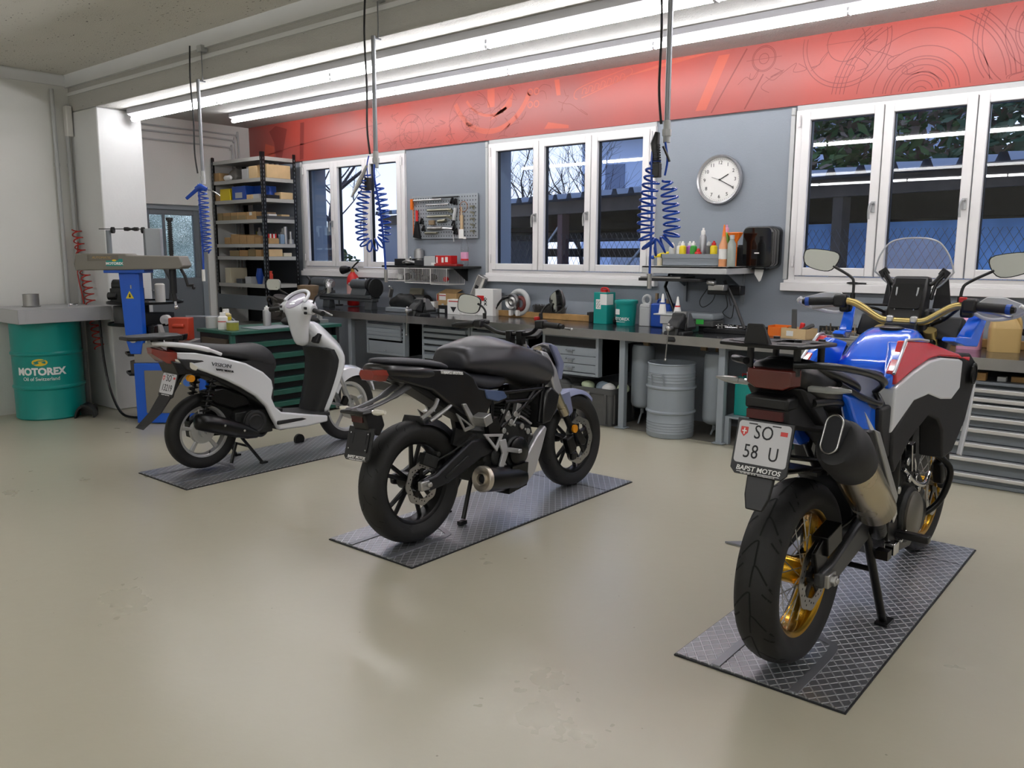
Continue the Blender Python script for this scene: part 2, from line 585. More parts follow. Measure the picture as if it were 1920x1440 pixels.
# glazed door in the bay's left wall
o = struct('door_1', M().box(0, .08, 0, .07, 0, DZ).box(0, .08, .84, .91, 0, DZ).box(0, .08, .07, .84, DZ - .06, DZ), K['cab'], loc=(XB - .12, D0, 0))
d = M().box(.01, .06, .07, .84, 0, 1.17).box(.01, .06, .07, .16, 1.17, DZ - .06).box(.01, .06, .76, .84, 1.17, DZ - .06).box(.01, .06, .16, .76, 1.98, DZ - .06).box(.015, .055, .34, .37, 1.17, 1.98)
d = d.build('door_leaf', K['cabdk'], o, bevel=.004)
t = NT('rippled_door_glass')
tc = t.new('TexCoord')
n = t.new('TexNoise', i_Scale=28.0, i_Detail=2.0)
t.link(tc.outputs['Object'], n.inputs['Vector'])
bp = t.new('Bump', i_Strength=.6, i_Distance=.02)
t.link(n.outputs[0], bp.inputs['Height'])
t.link(bp.outputs[0], t.b.inputs['Normal'])
t.b.inputs['Transmission Weight'].default_value = 1
t.b.inputs['Base Color'].default_value = (.75, .9, .9, 1)
t.b.inputs['Roughness'].default_value = .05
M().box(.033, .037, .155, .765, 1.165, 1.985).build('pane', t.m, d)
M().cyl((.06, .13, 1.02), (.11, .13, 1.02), .01, n=8).tube([(.105, .13, 1.02), (.105, .24, 1.02)], .009, 8).build('handle', K['silver'], d)

# pipes on the walls
for k, (x, y, z1) in enumerate(((XL + .03, 3.42, 3.0), (XL + .04, 3.53, 2.78))):
    o = M().cyl((x, y, .03), (x, y, z1), .018, n=10)
    for z in (.5, 1.4, 2.3):
        o.cyl((x, y, z), (x, y, z + .03), .024, n=10)
    tag(o.build('wall_pipe', K['ltgrey']), ['thin grey vertical pipe on the left wall, the one further from the pillar', 'thin grey vertical pipe beside the pillar corner'][k], 'pipe', 'vertical pipes by the pillar')
tag(M().cbox((XL + .05, 3.54, 2.72), (.07, .06, .28)).build('junction_box', K['white'], bevel=.01), 'white junction box at the left end of the beam', 'junction box')
for k, (z, y1) in enumerate(((3.07, 6.55), (3.0, 6.5), (2.9, 6.45))):
    p = cr([(XB + .03, 4.1, z), (XB + .03, 5.2, z), (XB + .03, y1 - .12, z), (XB + .03, y1 - .03, z - .03), (XB + .03, y1, z - .12), (XB + .03, y1, 1.0)], 6)
    tag(M().tube(p, .011, 8).build('conduit', K['ltgrey']), ['topmost', 'middle', 'lowest'][k] + ' of three grey conduits bending down behind the shelving', 'conduit', 'conduits on the bay wall')

# ceiling light rows
KE = NT('fluorescent_tube')
KE.b.inputs['Base Color'].default_value = (1, 1, 1, 1)
KE.b.inputs['Emission Color'].default_value = (1, .985, 1, 1)
KE.b.inputs['Emission Strength'].default_value = 40
KLB = mat('light_housing', '#d6d6dc', .35)


def light_row(label, x0, x1, y, z, drop=0, dim=None):
    root = thing('light_row', label, 'ceiling light', (x0, y, z), group='fluorescent light rows')
    L = x1 - x0
    M().prism([(-.05, 0), (.05, 0), (.05, -.045), (.03, -.06), (-.03, -.06), (-.05, -.045)], 'x', 0, L).build('housing', KLB, root)
    n = max(1, round(L / 1.5))
    for k in range(n):
        a, b = L * k / n + .008, L * (k + 1) / n - .008
        M().cyl((a, 0, -.088), (b, 0, -.088), .021, n=12).build('tube', dim or KE.m, root)
        M().box(a - .007, a + .012, -.02, .02, -.11, -.06).build('end_cap', KLB, root)
    if drop:
        M().cyl((.5, 0, 0), (.5, 0, drop), .006, n=6).cyl((L - .5, 0, 0), (L - .5, 0, drop), .006, n=6).build('hanger', K['ltgrey'], root)


light_row('long fluorescent light row fixed under the ceiling beam, nearest the camera', -7.83, 3.9, 3.87, ZBM)
light_row('long fluorescent light row on the bay ceiling beside the red mural', -9.45, 3.9, 5.93, ZB)

KE2 = mat('added_fill_tube', '#ffffff', .5, emit=40)  # unseen light rows added behind the camera to brighten the front half
light_row('added fill light row near the rear wall', -7.4, 3.5, -2.6, ZC - .25, .25, KE2)
light_row('added weaker fill light row over the open floor behind the camera', -7.4, 3.5, -.6, ZC - .25, .25, mat('added_weak_fill_tube', '#ffffff', .5, emit=14))  # second added row, weaker fill for the same front area

# ---------------------------------------------------------------- outdoors
KG = mat('wet_asphalt', '#6f7680', .8, var=(2, .15))
struct('ground_outdoors', M().box(-60, 40, YB + .34, 90, -.35, -.05), KG)
KSH = mat('shed_timber', '#4a4038', .8, var=(4, .3))
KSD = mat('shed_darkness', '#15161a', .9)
KCR = mat('corrugated_sheet', '#8a8f96', .5, var=(1, .1))
# open shed with a corrugated roof, running obliquely past windows two and three
def shed():
    a, b = V((-16.3, 14.46, 0)), V((1.6, 9.1, 0))
    d = (b - a)
    L = d.length
    root = thing('open_shed', 'long open shed with corrugated roof standing across the yard', 'shed', a, math.atan2(d.y, d.x))
    n = int(L / .04)
    vs, fs = [], []
    for i in range(n + 1):
        ph = (i % 10) / 10
        hgt = (.09 if .25 < ph < .65 else 0) if i < 190 else (.09 if .1 < ph < .45 else 0)
        for yy, zz in ((-.3, 2.44), (3.6, 2.75)):
            vs.append((i * .04, yy, zz + hgt))
    for i in range(n):
        fs.append((2 * i, 2 * i + 2, 2 * i + 3, 2 * i + 1))
    M().add(vs, fs).build('roof', KCR, root, smooth=0, recalc=False)
    M().box(0, L, -.12, -.04, 2.2, 2.42).build('eaves_beam', KSH, root)
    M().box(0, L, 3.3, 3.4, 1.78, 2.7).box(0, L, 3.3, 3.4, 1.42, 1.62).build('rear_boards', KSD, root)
    M().box(2.3, L, 5.6, 5.7, 0, 1.48).build('rear_wall', mat('pale_wall_outdoors', '#e3eaf6', .8), root)
    M().box(0, 2.2, -.02, 3.3, 0, 2.4).build('end_bay_wall', mat('grey_shed_wall', '#8d8f96', .8), root)
    M().box(10.4, L, .5, .6, 0, 1.9).build('pale_partition', mat('pale_blue_partition', '#7fb0ea', .8, var=(1.2, .35)), root)
    for x in (3.0, 5.3, 7.6, 10.3, 13.3, 16):
        M().box(x - .07, x + .07, -.1, .06, 0, 2.2).build('post', mat('red_brown_post', '#5a3f3c', .8) if x == 7.6 else KSH, root)
    for x in (7.5, 10.2):
        M().cyl((x - .05, 0, 2.0), (x - 1.0, 0, 1.2), .02, n=6).build('brace', K['ltgrey'], root)
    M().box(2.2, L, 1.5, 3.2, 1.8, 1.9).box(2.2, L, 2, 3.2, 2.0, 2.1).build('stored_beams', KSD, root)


shed()
# chain-link fence
fm = M()
for k in range(150):
    x = -8 + k * .075
    for s in (1, -1):
        fm.tube([(x, 8.6, 0), (x + s * 1.0, 8.6, 1.75)], .0025, 3)
fe = thing('chain_link_fence', 'diamond mesh wire fence in front of the shed', 'fence', (0, 0, 0))
fm.build('wire_mesh', K['dkgrey'], fe)['kind'] = 'stuff'
for x in (-7.9, 3.5):
    M().cyl((x, 8.62, 0), (x, 8.62, 1.8), .025, n=8).build('post', K['greyplas'], fe)
h = thing('white_house', 'white house with a tiled roof standing behind the shed', 'house', (-17.6, 25, 0), R(14))
M().box(0, 12, 0, 8, 0, 5.7).build('walls', mat('house_render', '#c7d6ef', .8), h)
M().prism([(-.7, 5.55), (4, 8.6), (9, 5.55), (9, 5.75), (4, 8.8), (-.7, 5.75)], 'x', -.7, 12.6).build and M().slab([(-.8, 5.6), (-.8, 5.75), (4, 8.2), (8.8, 5.75), (8.8, 5.6)], -.6, 12.6).build('roof', mat('house_roof', '#8a7476', .7), h)
M().box(.9, 1.6, -.05, .05, 2.4, 4.6).box(3.9, 4.4, -.05, .05, 3.2, 4.4).build('window', mat('house_window', '#6d7c98', .3), h)


def bare_tree(name, label, loc, h, seed, lean=0, spread=1.0, mx=4):
    q = random.Random(seed)
    m = M()

    def grow(p, d, L, r, lv):
        pts = [p]
        n = 4
        for i in range(n):
            d = (d + V((q.uniform(-.2, .2), q.uniform(-.2, .2), q.uniform(-.08, .12)))).normalized()
            p = p + d * L / n
            pts.append(p)
        m.tube(pts, [r * (1 - .5 * i / n) for i in range(n + 1)], 4 if lv else 7, cap=False)
        if lv >= mx:
            return
        for k in range(5 if lv < 3 else 3):
            a = q.uniform(0, 2 * PI)
            e = q.uniform(.4, 1.0) * spread
            nd = (d + V((math.cos(a) * e, math.sin(a) * e, q.uniform(-.15, .25)))).normalized()
            grow(pts[q.randint(2, n)], nd, L * q.uniform(.55, .75), r * .45, lv + 1)
    grow(V((0, 0, 0)), V((lean, 0, 1)).normalized(), h * .42, h * .016, 0)
    tag(m.build(name, mat('bark_' + str(seed), '#3a3436', .9), loc=loc), label, 'tree')


bare_tree('bare_tree', 'large leafless tree filling the left window', (-16.2, 12.6, 0), 7.2, 3, .05, 1.3, 5)
bare_tree('bare_tree', 'leafless tree with thin drooping twigs at the right of the left window', (-19.5, 18.0, 0), 8.5, 5, .05, 1.2)
bare_tree('bare_tree', 'leafless tree left of the white house in the middle window', (-15.6, 19.3, 0), 6.2, 8, 0, 1.0)
bare_tree('bare_tree', 'small leafless tree in front of the white house', (-12.9, 18.6, 0), 5.2, 12, 0, 1.0)


def leafy(name, label, cat, loc, rad, n, size, c1, c2, seed, shape='ball'):
    q = random.Random(seed)
    root = thing(name, label, cat, loc)
    m = M()
    for _ in range(n):
        while True:
            p = V((q.uniform(-1, 1), q.uniform(-1, 1), q.uniform(-1, 1)))
            if shape == 'ball' and .3 < p.length < 1:
                break
            if shape == 'cone' and V((p.x, p.y)).length < (1 - p.z) / 2 + .06:
                break
        c = V((p.x * rad[0], p.y * rad[1], p.z * rad[2] + rad[2]))
        u = V((q.uniform(-1, 1), q.uniform(-1, 1), q.uniform(-1, .4))).normalized()
        w = u.orthogonal().normalized()
        s = size * q.uniform(.5, 1.3)
        m.k = 0 if q.random() < .65 else 1
        m.add([c - w * s * .3, c + u * s, c + w * s * .3, c - u * s * .5], [(0, 1, 2, 3)])
    m.build('foliage', [mat(name + '_a', c1, .8), mat(name + '_b', c2, .8)], root, smooth=0, recalc=False)
    M().cyl((0, 0, 0), (0, 0, rad[2] * 1.6), rad[0] * .05, rad[0] * .02, n=7).build('trunk', KSH, root)


leafy('conifer', 'broad dark green conifer behind the shed, right window left pane', 'tree', (-7.4, 19.5, 0), (2.4, 2.2, 4.2), 5200, .22, '#33502f', '#52584a', 21)
leafy('conifer', 'dense conifer with brownish shoots behind the shed, middle of the right window', 'tree', (-4.6, 18.0, 0), (2.2, 2.2, 4.6), 5200, .22, '#43602f', '#6d5f50', 22)
leafy('conifer', 'dark conifer behind the shed, at the right edge of the right window', 'tree', (-1.6, 16.6, 0), (2.4, 2.2, 4.4), 5200, .22, '#2c4d33', '#45583f', 23)
leafy('garden_bush', 'round green bush low in the left window', 'bush', (-17.2, 13.0, 0), (1.5, 1.0, .85), 3600, .12, '#3d5a35', '#7a7448', 24)
leafy('garden_bush', 'ivy clad bush outside the glazed door', 'bush', (-12.6, 5.9, 0), (.9, 1.6, 1.3), 3800, .1, '#4f6f5c', '#7ea0a0', 25)

w = bpy.data.worlds.new('sky')
S.world = w
w.use_nodes = True
n = w.node_tree.nodes
bg = n['Background']
tc = n.new('ShaderNodeTexCoord')
sx = n.new('ShaderNodeSeparateXYZ')
mx = n.new('ShaderNodeMix')
mx.data_type = 'RGBA'
mx.inputs[6].default_value = lin('#eef2ff')
mx.inputs[7].default_value = lin('#a9bff2')
w.node_tree.links.new(tc.outputs['Generated'], sx.inputs[0])
mr = n.new('ShaderNodeMapRange')
mr.inputs[1].default_value, mr.inputs[2].default_value = .0, .45
w.node_tree.links.new(sx.outputs[2], mr.inputs[0])
w.node_tree.links.new(mr.outputs[0], mx.inputs[0])
w.node_tree.links.new(mx.outputs[2], bg.inputs[0])
bg.inputs[1].default_value = 1.5

# ---------------------------------------------------------------- camera
cd = bpy.data.cameras.new('camera')
cam = bpy.data.objects.new('camera', cd)
C.objects.link(cam)
cd.sensor_width, cd.lens = 36, 1552.04 * 36 / 1920
yw, pt, rl = R(39.8089), R(8.9726), R(.1766)
fw = V((-math.sin(yw) * math.cos(pt), math.cos(yw) * math.cos(pt), -math.sin(pt)))
r0 = V((math.cos(yw), math.sin(yw), 0))
u0 = r0.cross(fw)
rr = r0 * math.cos(rl) + u0 * math.sin(rl)
uu = u0 * math.cos(rl) - r0 * math.sin(rl)
cam.matrix_world = Matrix(((rr.x, uu.x, -fw.x, 0), (rr.y, uu.y, -fw.y, 0), (rr.z, uu.z, -fw.z, 1.502), (0, 0, 0, 1)))
cd.clip_start = .05
S.camera = cam
S.view_settings.view_transform = 'Standard'
S.view_settings.look = 'None'
S.view_settings.exposure = .12
S.view_settings.gamma = 1
S.view_settings.use_curve_mapping = False
S.cycles.max_bounces = 8
S.cycles.transparent_max_bounces = 12
S.cycles.caustics_reflective = S.cycles.caustics_refractive = False
S.cycles.sample_clamp_indirect = 4
S.cycles.use_denoising = True
# ---------------------------------------------------------------- shared motorcycle parts
def tyre_prof(Rr, w, rb, seg=1):
    d = Rr - rb
    h = [(rb, .36), (rb + .3 * d, .47), (rb + .55 * d, .5), (Rr - .27 * d, .455), (Rr - .12 * d, .35), (Rr - .03 * d, .19), (Rr, 0)]
    p = [(r, -k * w) for r, k in h] + [(r, k * w) for r, k in h[-2::-1]]
    p += [(rb - .012, .30 * w), (rb - .012, -.30 * w)]
    return p + [p[0]]


def surf_r(Rr, w, rb, x):
    """tyre outer radius at lateral offset x (tread zone)"""
    d = Rr - rb
    k = abs(x) / w
    t = [(0, Rr), (.19, Rr - .03 * d), (.35, Rr - .12 * d), (.455, Rr - .27 * d), (.5, rb + .55 * d)]
    for (a, ra), (b, r2) in zip(t, t[1:]):
        if k <= b:
            return ra + (r2 - ra) * (k - a) / (b - a)
    return rb + .5 * d


def grooves(par, Rr, w, rb, pattern, n, wd=.005):
    """dark tread grooves following the tyre surface: pattern = polylines of (x/w, angle)"""
    m = M()
    for k in range(n):
        a0 = 2 * PI * k / n
        for pl in pattern:
            pts = cr([(p[0], p[1], 0) for p in pl], 4)
            L = []
            for i, p in enumerate(pts):
                q = pts[min(i + 1, len(pts) - 1)] - pts[max(i - 1, 0)]
                t = V((q.x * w, q.y * Rr)).normalized()
                nn = V((-t.y, t.x)) * wd / 2
                row = []
                for s in (1, -1):
                    x = p.x * w + nn.x * s
                    a = a0 + p.y + nn.y * s / Rr
                    r = surf_r(Rr, w, rb, x) + .0008
                    row.append((x, r * math.cos(a), r * math.sin(a)))
                L.append(row)
            for u, v in zip(L, L[1:]):
                m.add([u[0], u[1], v[1], v[0]], [(0, 1, 2, 3)])
    return m.build('tread_groove', K['groove'], par, smooth=0, recalc=False)


def disc(m, x, c, r0, r1, n=48, wavy=0, th=.004, holes=0):
    rs = []
    for xx, inner in ((x - th / 2, 0), (x - th / 2, 1), (x + th / 2, 1), (x + th / 2, 0)):
        ring = []
        for k in range(n):
            a = 2 * PI * k / n
            r = (r0 + wavy * .5 * math.cos(a * 8)) if inner == 0 else (r1 + wavy * math.cos(a * 8))
            ring.append((xx, c[1] + r * math.cos(a), c[2] + r * math.sin(a)))
        rs.append(ring)
    m.rings(rs, cap=False, close=True)


def wheel(par, name, c, Rr, w, rb, rim, spokes, spoke_fn, hubw=.05, hubr=.03):
    """wheel = rim object carrying tyre and spokes"""
    rw = .34 * w
    p = [(rb + .004, -rw), (rb + .004, -rw * .85), (rb - .014, -rw * .7), (rb - .02, 0), (rb - .014, rw * .7), (rb + .004, rw * .85), (rb + .004, rw), (rb - .006, rw), (rb - .022, rw * .8), (rb - .03, 0), (rb - .022, -rw * .8), (rb - .006, -rw)]
    root = M().lathe(p + [p[0]], a='x', n=64, cap=False).build(name, rim, par, loc=c, smooth=45)
    M().lathe(tyre_prof(Rr, w, rb), a='x', n=64, cap=False).build('tyre', K['rubber'], root, smooth=60)
    M().cyl((-hubw, 0, 0), (hubw, 0, 0), hubr, n=20).cyl((-hubw - .03, 0, 0), (hubw + .03, 0, 0), .012, n=12).build('hub', rim, root)
    spoke_fn(root)
    return root, root


def plate_swiss(par, name, T, w, h, top, bot, label_h=.03, third='BAPST MOTOS', dealer=True, holder=True, black=False):
    """licence plate in its holder: local X across, Y up, facing +Z of T"""
    m = M().prism([(-w / 2 - .006, h / 2 + .006), (w / 2 + .006, h / 2 + .006), (w / 2 + .006, -h / 2 - label_h * .5), (w / 2 - .012, -h / 2 - label_h), (-w / 2 + .012, -h / 2 - label_h), (-w / 2 - .006, -h / 2 - label_h * .5)], 'z', -.008, 0)
    root = m.build(name, K['black'], par, bevel=.002)
    root.matrix_local = T
    if not black:
        M().prism(rrect(w - .004, h - .004, .012), 'z', 0, .0016).build('plate', mat('plate_white', '#c8c8cc', .35), root)
        text(top, h * .45, 'lettering', K['ink'], root, TR((0, h * .24, .0018)), sx=.8, space=1.05)
        text(bot, h * .45, 'lettering', K['ink'], root, TR((0, -h * .22, .0018)), sx=.8, space=1.05)
        s = M()
        a, b = -w * .37, h * .24
        s.prism([(a - .013, b + .015), (a + .013, b + .015), (a + .013, b - .004), (a, b - .018), (a - .013, b - .004)], 'z', .0016, .0022)
        s.prism([(-a - .012, b + .014), (-a + .012, b + .014), (-a + .012, b - .0), (-a - .012, b - .0)], 'z', .0016, .0022)
        s.build('red_shield', mat('plate_red', '#c63a36', .45), root)
        M().prism([(a - .002, b + .011), (a + .002, b + .011), (a + .002, b - .01), (a - .002, b - .01)], 'z', .0022, .0026).prism([(a - .008, b + .003), (a + .008, b + .003), (a + .008, b - .001), (a - .008, b - .001)], 'z', .0022, .0026).build('white_cross', K['inkwhite'], root)
        M().box(-w * .3, -w * .14, h * .42, h * .445, .001, .003).box(w * .14, w * .3, h * .42, h * .445, .001, .003).build('slot', K['ink'], root)
    else:
        M().prism(rrect(w * .8, h * .8, .01), 'z', 0, .004).build('bracket', K['matt'], root)
        b = M()
        for x in (-.36, .36):
            b.cyl((x * w, h * .3, .002), (x * w, h * .3, .008), .004, n=8)
            b.cyl((x * w, -h * .3, .002), (x * w, -h * .3, .008), .004, n=8)
        b.build('bolt', K['chrome'], root)
        M().box(-w * .3, -w * .24, -h * .1, h * .3, .004, .0055).box(w * .24, w * .3, -h * .1, h * .3, .004, .0055).box(-w * .28, w * .28, h * .33, h * .37, .004, .0055).build('slot', K['ink'], root)
    if dealer:
        y = -h / 2 - label_h * .42
        text('BAPST MOTOS', label_h * .62, 'lettering', K['inkwhite'], root, TR((0, y, .0012)), bold=.0004, shear=.15, sx=1.05)
        M().box(-w * .4, w * .4, y - label_h * .36, y - label_h * .31, 0, .001).build('underline', K['inkwhite'], root)
        text('Tel. 032 681 10 10   www.bapstmotos.ch', label_h * .2, 'lettering', K['inkwhite'], root, TR((0, y - label_h * .45, .0012)))
    return root


def mir(fn):
    fn(1)
    fn(-1)


def mirror_unit(par, stem, c, w, h, ry=0, rz=0, shape=None, mt=None, hold='black'):
    """handlebar mirror: stem path, head centre, head facing -Y"""
    T = TR(c, 0, ry, rz)
    out = shape or rrect(w, h, h * .38)
    back = M(T)
    back.rings([[(x, .0, z) for x, z in out], [(x * .97, .012, z * .97) for x, z in out], [(x * .7, .03, z * .7) for x, z in out]])
    root = back.build('mirror', mt or K['black'], par, smooth=50)
    M().tube(cr(stem, 5), .0065, 8).cyl(stem[0], (stem[0][0], stem[0][1], stem[0][2] + .035), .011, n=10).build('stem', K[hold], root)
    M(T).prism([(x * .93, z * .93) for x, z in out], 'y', -.0025, .0005).build('mirror_glass', K['mirror'], root)
    return root


def coil_pts(p0, p1, r, turns, n=12):
    a, b = V(p0), V(p1)
    d = (b - a).normalized()
    u = d.orthogonal().normalized()
    w = d.cross(u)
    return [a + (b - a) * (k / (turns * n)) + (u * math.cos(2 * PI * k / n) + w * math.sin(2 * PI * k / n)) * r for k in range(int(turns * n) + 1)]


def loft_sym(secs, axis='y'):
    """stations [(y, [(x,z) half profile bottom->top])] mirrored to closed rings"""
    rs = []
    for y, hp in secs:
        right = [(x, y, z) for x, z in hp]
        left = [(-x, y, z) for x, z in hp[::-1] if x > 1e-4]
        rs.append(right + left)
    return rs


def part(par, name, m, mt, label=None, **kw):
    o = m.build(name, mt, par, **kw)
    if label:
        o['label'] = label
    return o


def grp(par, name):
    o = bpy.data.objects.new(name, None)
    C.objects.link(o)
    o.parent = par
    return o
# ---------------------------------------------------------------- white scooter
KW = mat('scooter_white_paint', '#dfe1e6', .18, coat=.6)
KRIM = mat('scooter_rim_silver', '#bdbebf', .35, .5)
KLENS = mat('red_lens', '#7c2a22', .12, coat=.5)
KCLR = mat('clear_lens', '#d9d5c8', .1, coat=.5)
KAMB = mat('amber_lens', '#d58a14', .25, coat=.4)
KSEAT = mat('black_seat_vinyl', '#242427', .55, bump=(260, .1))

sc = thing('scooter', 'white step-through scooter on the floor lift next to the blue tyre machine', 'scooter', (-5.23, 2.93, .012))


def star5(n, rr, hub, wd, th=.022):
    def f(root):
        m = M()
        for k in range(n):
            a = 2 * PI * k / n + .35
            ca, sa = math.cos(a), math.sin(a)
            P = []
            for r, hw in ((hub, wd * 1.2), (rr * .55, wd * .7), (rr, wd)):
                P.append((r, hw))
            rs = []
            for r, hw in P:
                rs.append([(x, r * ca - s * hw * sa, r * sa + s * hw * ca) for x, s in ((-th / 2, -1), (th / 2, -1), (th / 2, 1), (-th / 2, 1))])
            m.rings(rs)
        m.build('spokes', KRIM, root, bevel=.004)
    return f


def sc_disc(root, x, r):
    m = M()
    disc(m, x, (0, 0, 0), r * .62, r, wavy=.003)
    for k in range(5):
        a = 2 * PI * k / 5
        m.cbox((x, r * .4 * math.cos(a), r * .4 * math.sin(a)), (.004, r * .6, .016), rx=a)
    m.build('brake_disc', K['steel'], root)


fw_, _ = wheel(sc, 'wheel', (0, 1.255, .272), .272, .085, .205, KRIM, 5, star5(5, .2, .03, .013), .045, .035)
sc_disc(fw_, .055, .095)
rw_, _ = wheel(sc, 'wheel', (0, 0, .272), .262, .1, .185, KRIM, 5, star5(5, .18, .03, .016), .05, .04)
M().lathe([(.04, -.02), (.085, -.02), (.09, .0), (.085, .02), (.04, .02)], a='x', n=28).build('brake_drum', KRIM, rw_)

# side panels
out = [(-.25, .845), (-.08, .83), (.1, .785), (.27, .73), (.4, .655), (.465, .59), (.475, .53), (.46, .46), (.49, .39), (.54, .345), (.75, .3), (.94, .262), (.95, .212), (.75, .2), (.52, .212), (.47, .3), (.42, .40), (.33, .49), (.22, .565), (.11, .63), (-.01, .69), (-.13, .745)]
xo = [.085, .125, .15, .16, .165, .17, .17, .165, .165, .165, .175, .18, .165, .155, .15, .155, .16, .165, .165, .16, .145, .11]


def sp_(s):
    part(sc, 'side_panel', M().slab(out, [s * x for x in xo], [s * (x - .045) for x in xo]), KW, bevel=.014, seg=3, smooth=60)


mir(sp_)
# dark under-seat body between the panels, floorboard and tunnel
core = [(-.2, .80), (.1, .76), (.3, .74), (.5, .76), (.53, .70), (.52, .55), (.5, .40), (.56, .33), (.96, .26), (.97, .2), (.55, .2), (.45, .38), (.2, .55), (0, .66), (-.15, .72)]
part(sc, 'underseat_body', M().slab(core, .118, -.118), K['matt'], bevel=.01)
part(sc, 'floorboard', M().box(-.165, .165, .5, .97, .255, .285).prism([(.5, .285), (.97, .25), (.97, .285), (.5, .33)], 'x', -.15, .15), K['matt'], bevel=.008)

# seat
secs = [(-.22, [(0, .84), (.06, .84), (.085, .87), (.04, .895), (0, .897)]), (0, [(0, .80), (.10, .805), (.125, .845), (.08, .885), (0, .89)]),
        (.2, [(0, .76), (.12, .77), (.14, .81), (.09, .85), (0, .853)]), (.34, [(0, .74), (.12, .72), (.145, .78), (.1, .845), (0, .85)]),
        (.45, [(0, .72), (.12, .68), (.14, .76), (.1, .85), (0, .857)]), (.535, [(0, .66), (.11, .64), (.125, .72), (.09, .79), (0, .80)]), (.565, [(0, .63), (.09, .62), (.1, .69), (.06, .73), (0, .735)])]
part(sc, 'seat', M().rings(loft_sym(secs)), KSEAT, sub=2)
# tail: lamp, reflector lenses, rear handle, carrier
part(sc, 'tail_lamp', M().rings(loft_sym([(-.335, [(0, .84), (.03, .84), (.035, .875), (0, .88)]), (-.26, [(0, .775), (.075, .775), (.09, .85), (0, .88)]), (-.2, [(0, .755), (.095, .76), (.1, .84), (0, .86)])])), KLENS, 'red tail lamp', smooth=30)


def winker(s):
    part(sc, 'rear_indicator', M().slab([(-.215, .80), (-.12, .775), (-.07, .735), (-.085, .71), (-.2, .755)], [s * x for x in (.103, .118, .13, .125, .1)], s * .07), KCLR, 'clear indicator lens', bevel=.006)
    part(sc, 'side_reflector', M().cyl((s * .11, -.13, .665), (s * .14, -.13, .665), .024, n=16), KAMB, 'round amber reflector')
    part(sc, 'grab_rail', M().tube(cr([(s * .125, .1, .805), (s * .135, .0, .845), (s * .13, -.15, .885), (s * .09, -.29, .905), (s * .03, -.32, .905)], 6), [.012] * 6 + [.017] * 12 + [.014] * 7, 10), KW, smooth=60)
    part(sc, 'shock_absorber', M().tube(coil_pts((s * .105, .04, .65), (s * .1, -.03, .42), .03, 7), .006, 6).cyl((s * .105, .05, .68), (s * .1, -.05, .34), .012, n=10), K['satin'])


mir(winker)
part(sc, 'carrier', M().prism([(-.5, -.06), (-.46, -.1), (-.3, -.115), (-.16, -.11), (-.14, 0), (-.16, .11), (-.3, .115), (-.46, .1), (-.5, .06)][::1], 'z', 0, .022).build and M(Matrix(((0, 1, 0, 0), (1, 0, 0, 0), (0, 0, 1, .935), (0, 0, 0, 1)))).prism([(-.5, -.06), (-.46, -.1), (-.3, -.115), (-.16, -.11), (-.13, 0), (-.16, .11), (-.3, .115), (-.46, .1), (-.5, .06)], 'z', 0, .024).box(-.3, -.26, -.06, .06, -.03, 0).box(-.2, -.16, -.06, .06, -.05, 0), K['black'], bevel=.008)
# rear mudguard with plate
part(sc, 'rear_fender', M().rings([[(x * w, y, z) for x, y, z in ((-1, y0_, z0_), (1, y0_, z0_), (1, y0_ + t_, z0_ + .01), (-1, y0_ + t_, z0_ + .01))] for w, y0_, z0_, t_ in ((.1, -.12, .74, .05), (.085, -.19, .66, .03), (.075, -.25, .55, .02), (.07, -.33, .44, .015), (.055, -.435, .355, .012))]), K['matt'], smooth=50)
part(sc, 'undertail', M().slab([(-.24, .79), (.05, .72), (.12, .62), (.0, .66), (-.1, .69), (-.2, .69)], .11, -.11), K['black'], bevel=.01)
plate_swiss(sc, 'licence_plate', TR((0, -.222, .628), R(72), 0, 0) @ Matrix.Rotation(0, 4, 'Z'), .18, .14, 'SO', '13219', .024)
# engine, muffler, stand
part(sc, 'engine', M().box(-.1, .1, .2, .5, .2, .38).slab([(-.06, .33), (.1, .42), (.4, .4), (.45, .26), (.2, .2), (-.05, .22)], -.06, -.13).cyl((.09, .33, .3), (.135, .33, .3), .088, n=24).box(-.09, .09, .4, .6, .24, .36), K['castiron'], bevel=.008)
fan = M().lathe([(.085, 0), (.085, .012), (.07, .016), (.06, .01), (.05, .016), (.03, .01), (.0, .012)], c=(.136, .33, .3), a='x', n=28)
part(sc, 'fan_cover', fan, K['matt'])
part(sc, 'airbox', M().slab([(-.04, .56), (.12, .58), (.3, .5), (.34, .42), (.2, .4), (.05, .46)], .1, .02), K['satin'], bevel=.02)
mp = [(.15, -.125, .375), (.152, -.11, .373), (.155, -.03, .35), (.155, .07, .315), (.15, .17, .275), (.145, .27, .235), (.135, .34, .21)]
part(sc, 'exhaust', M().tube(mp, [.04, .055, .062, .06, .055, .045, .028], 18).tube(cr([(.135, .33, .212), (.1, .4, .19), (.05, .47, .2), (.03, .5, .26)], 5), .016, 10), K['satin'], smooth=60)
part(sc, 'exhaust_bolt', M().cyl((.205, .05, .33), (.218, .05, .33), .008, n=10).cyl((.2, .2, .27), (.212, .2, .27), .008, n=10), K['chrome'])
part(sc, 'centre_stand', M().tube([(.1, .24, .2), (.17, .36, .0)], .011, 8).tube([(-.1, .24, .2), (-.17, .36, .0)], .011, 8).tube([(.12, .28, .13), (-.12, .28, .13)], .009, 8).cbox((.172, .365, .006), (.03, .05, .012)).cbox((-.172, .365, .006), (.03, .05, .012)).tube([(.06, .22, .16), (.07, .17, .02)], .012, 8), K['satin'])

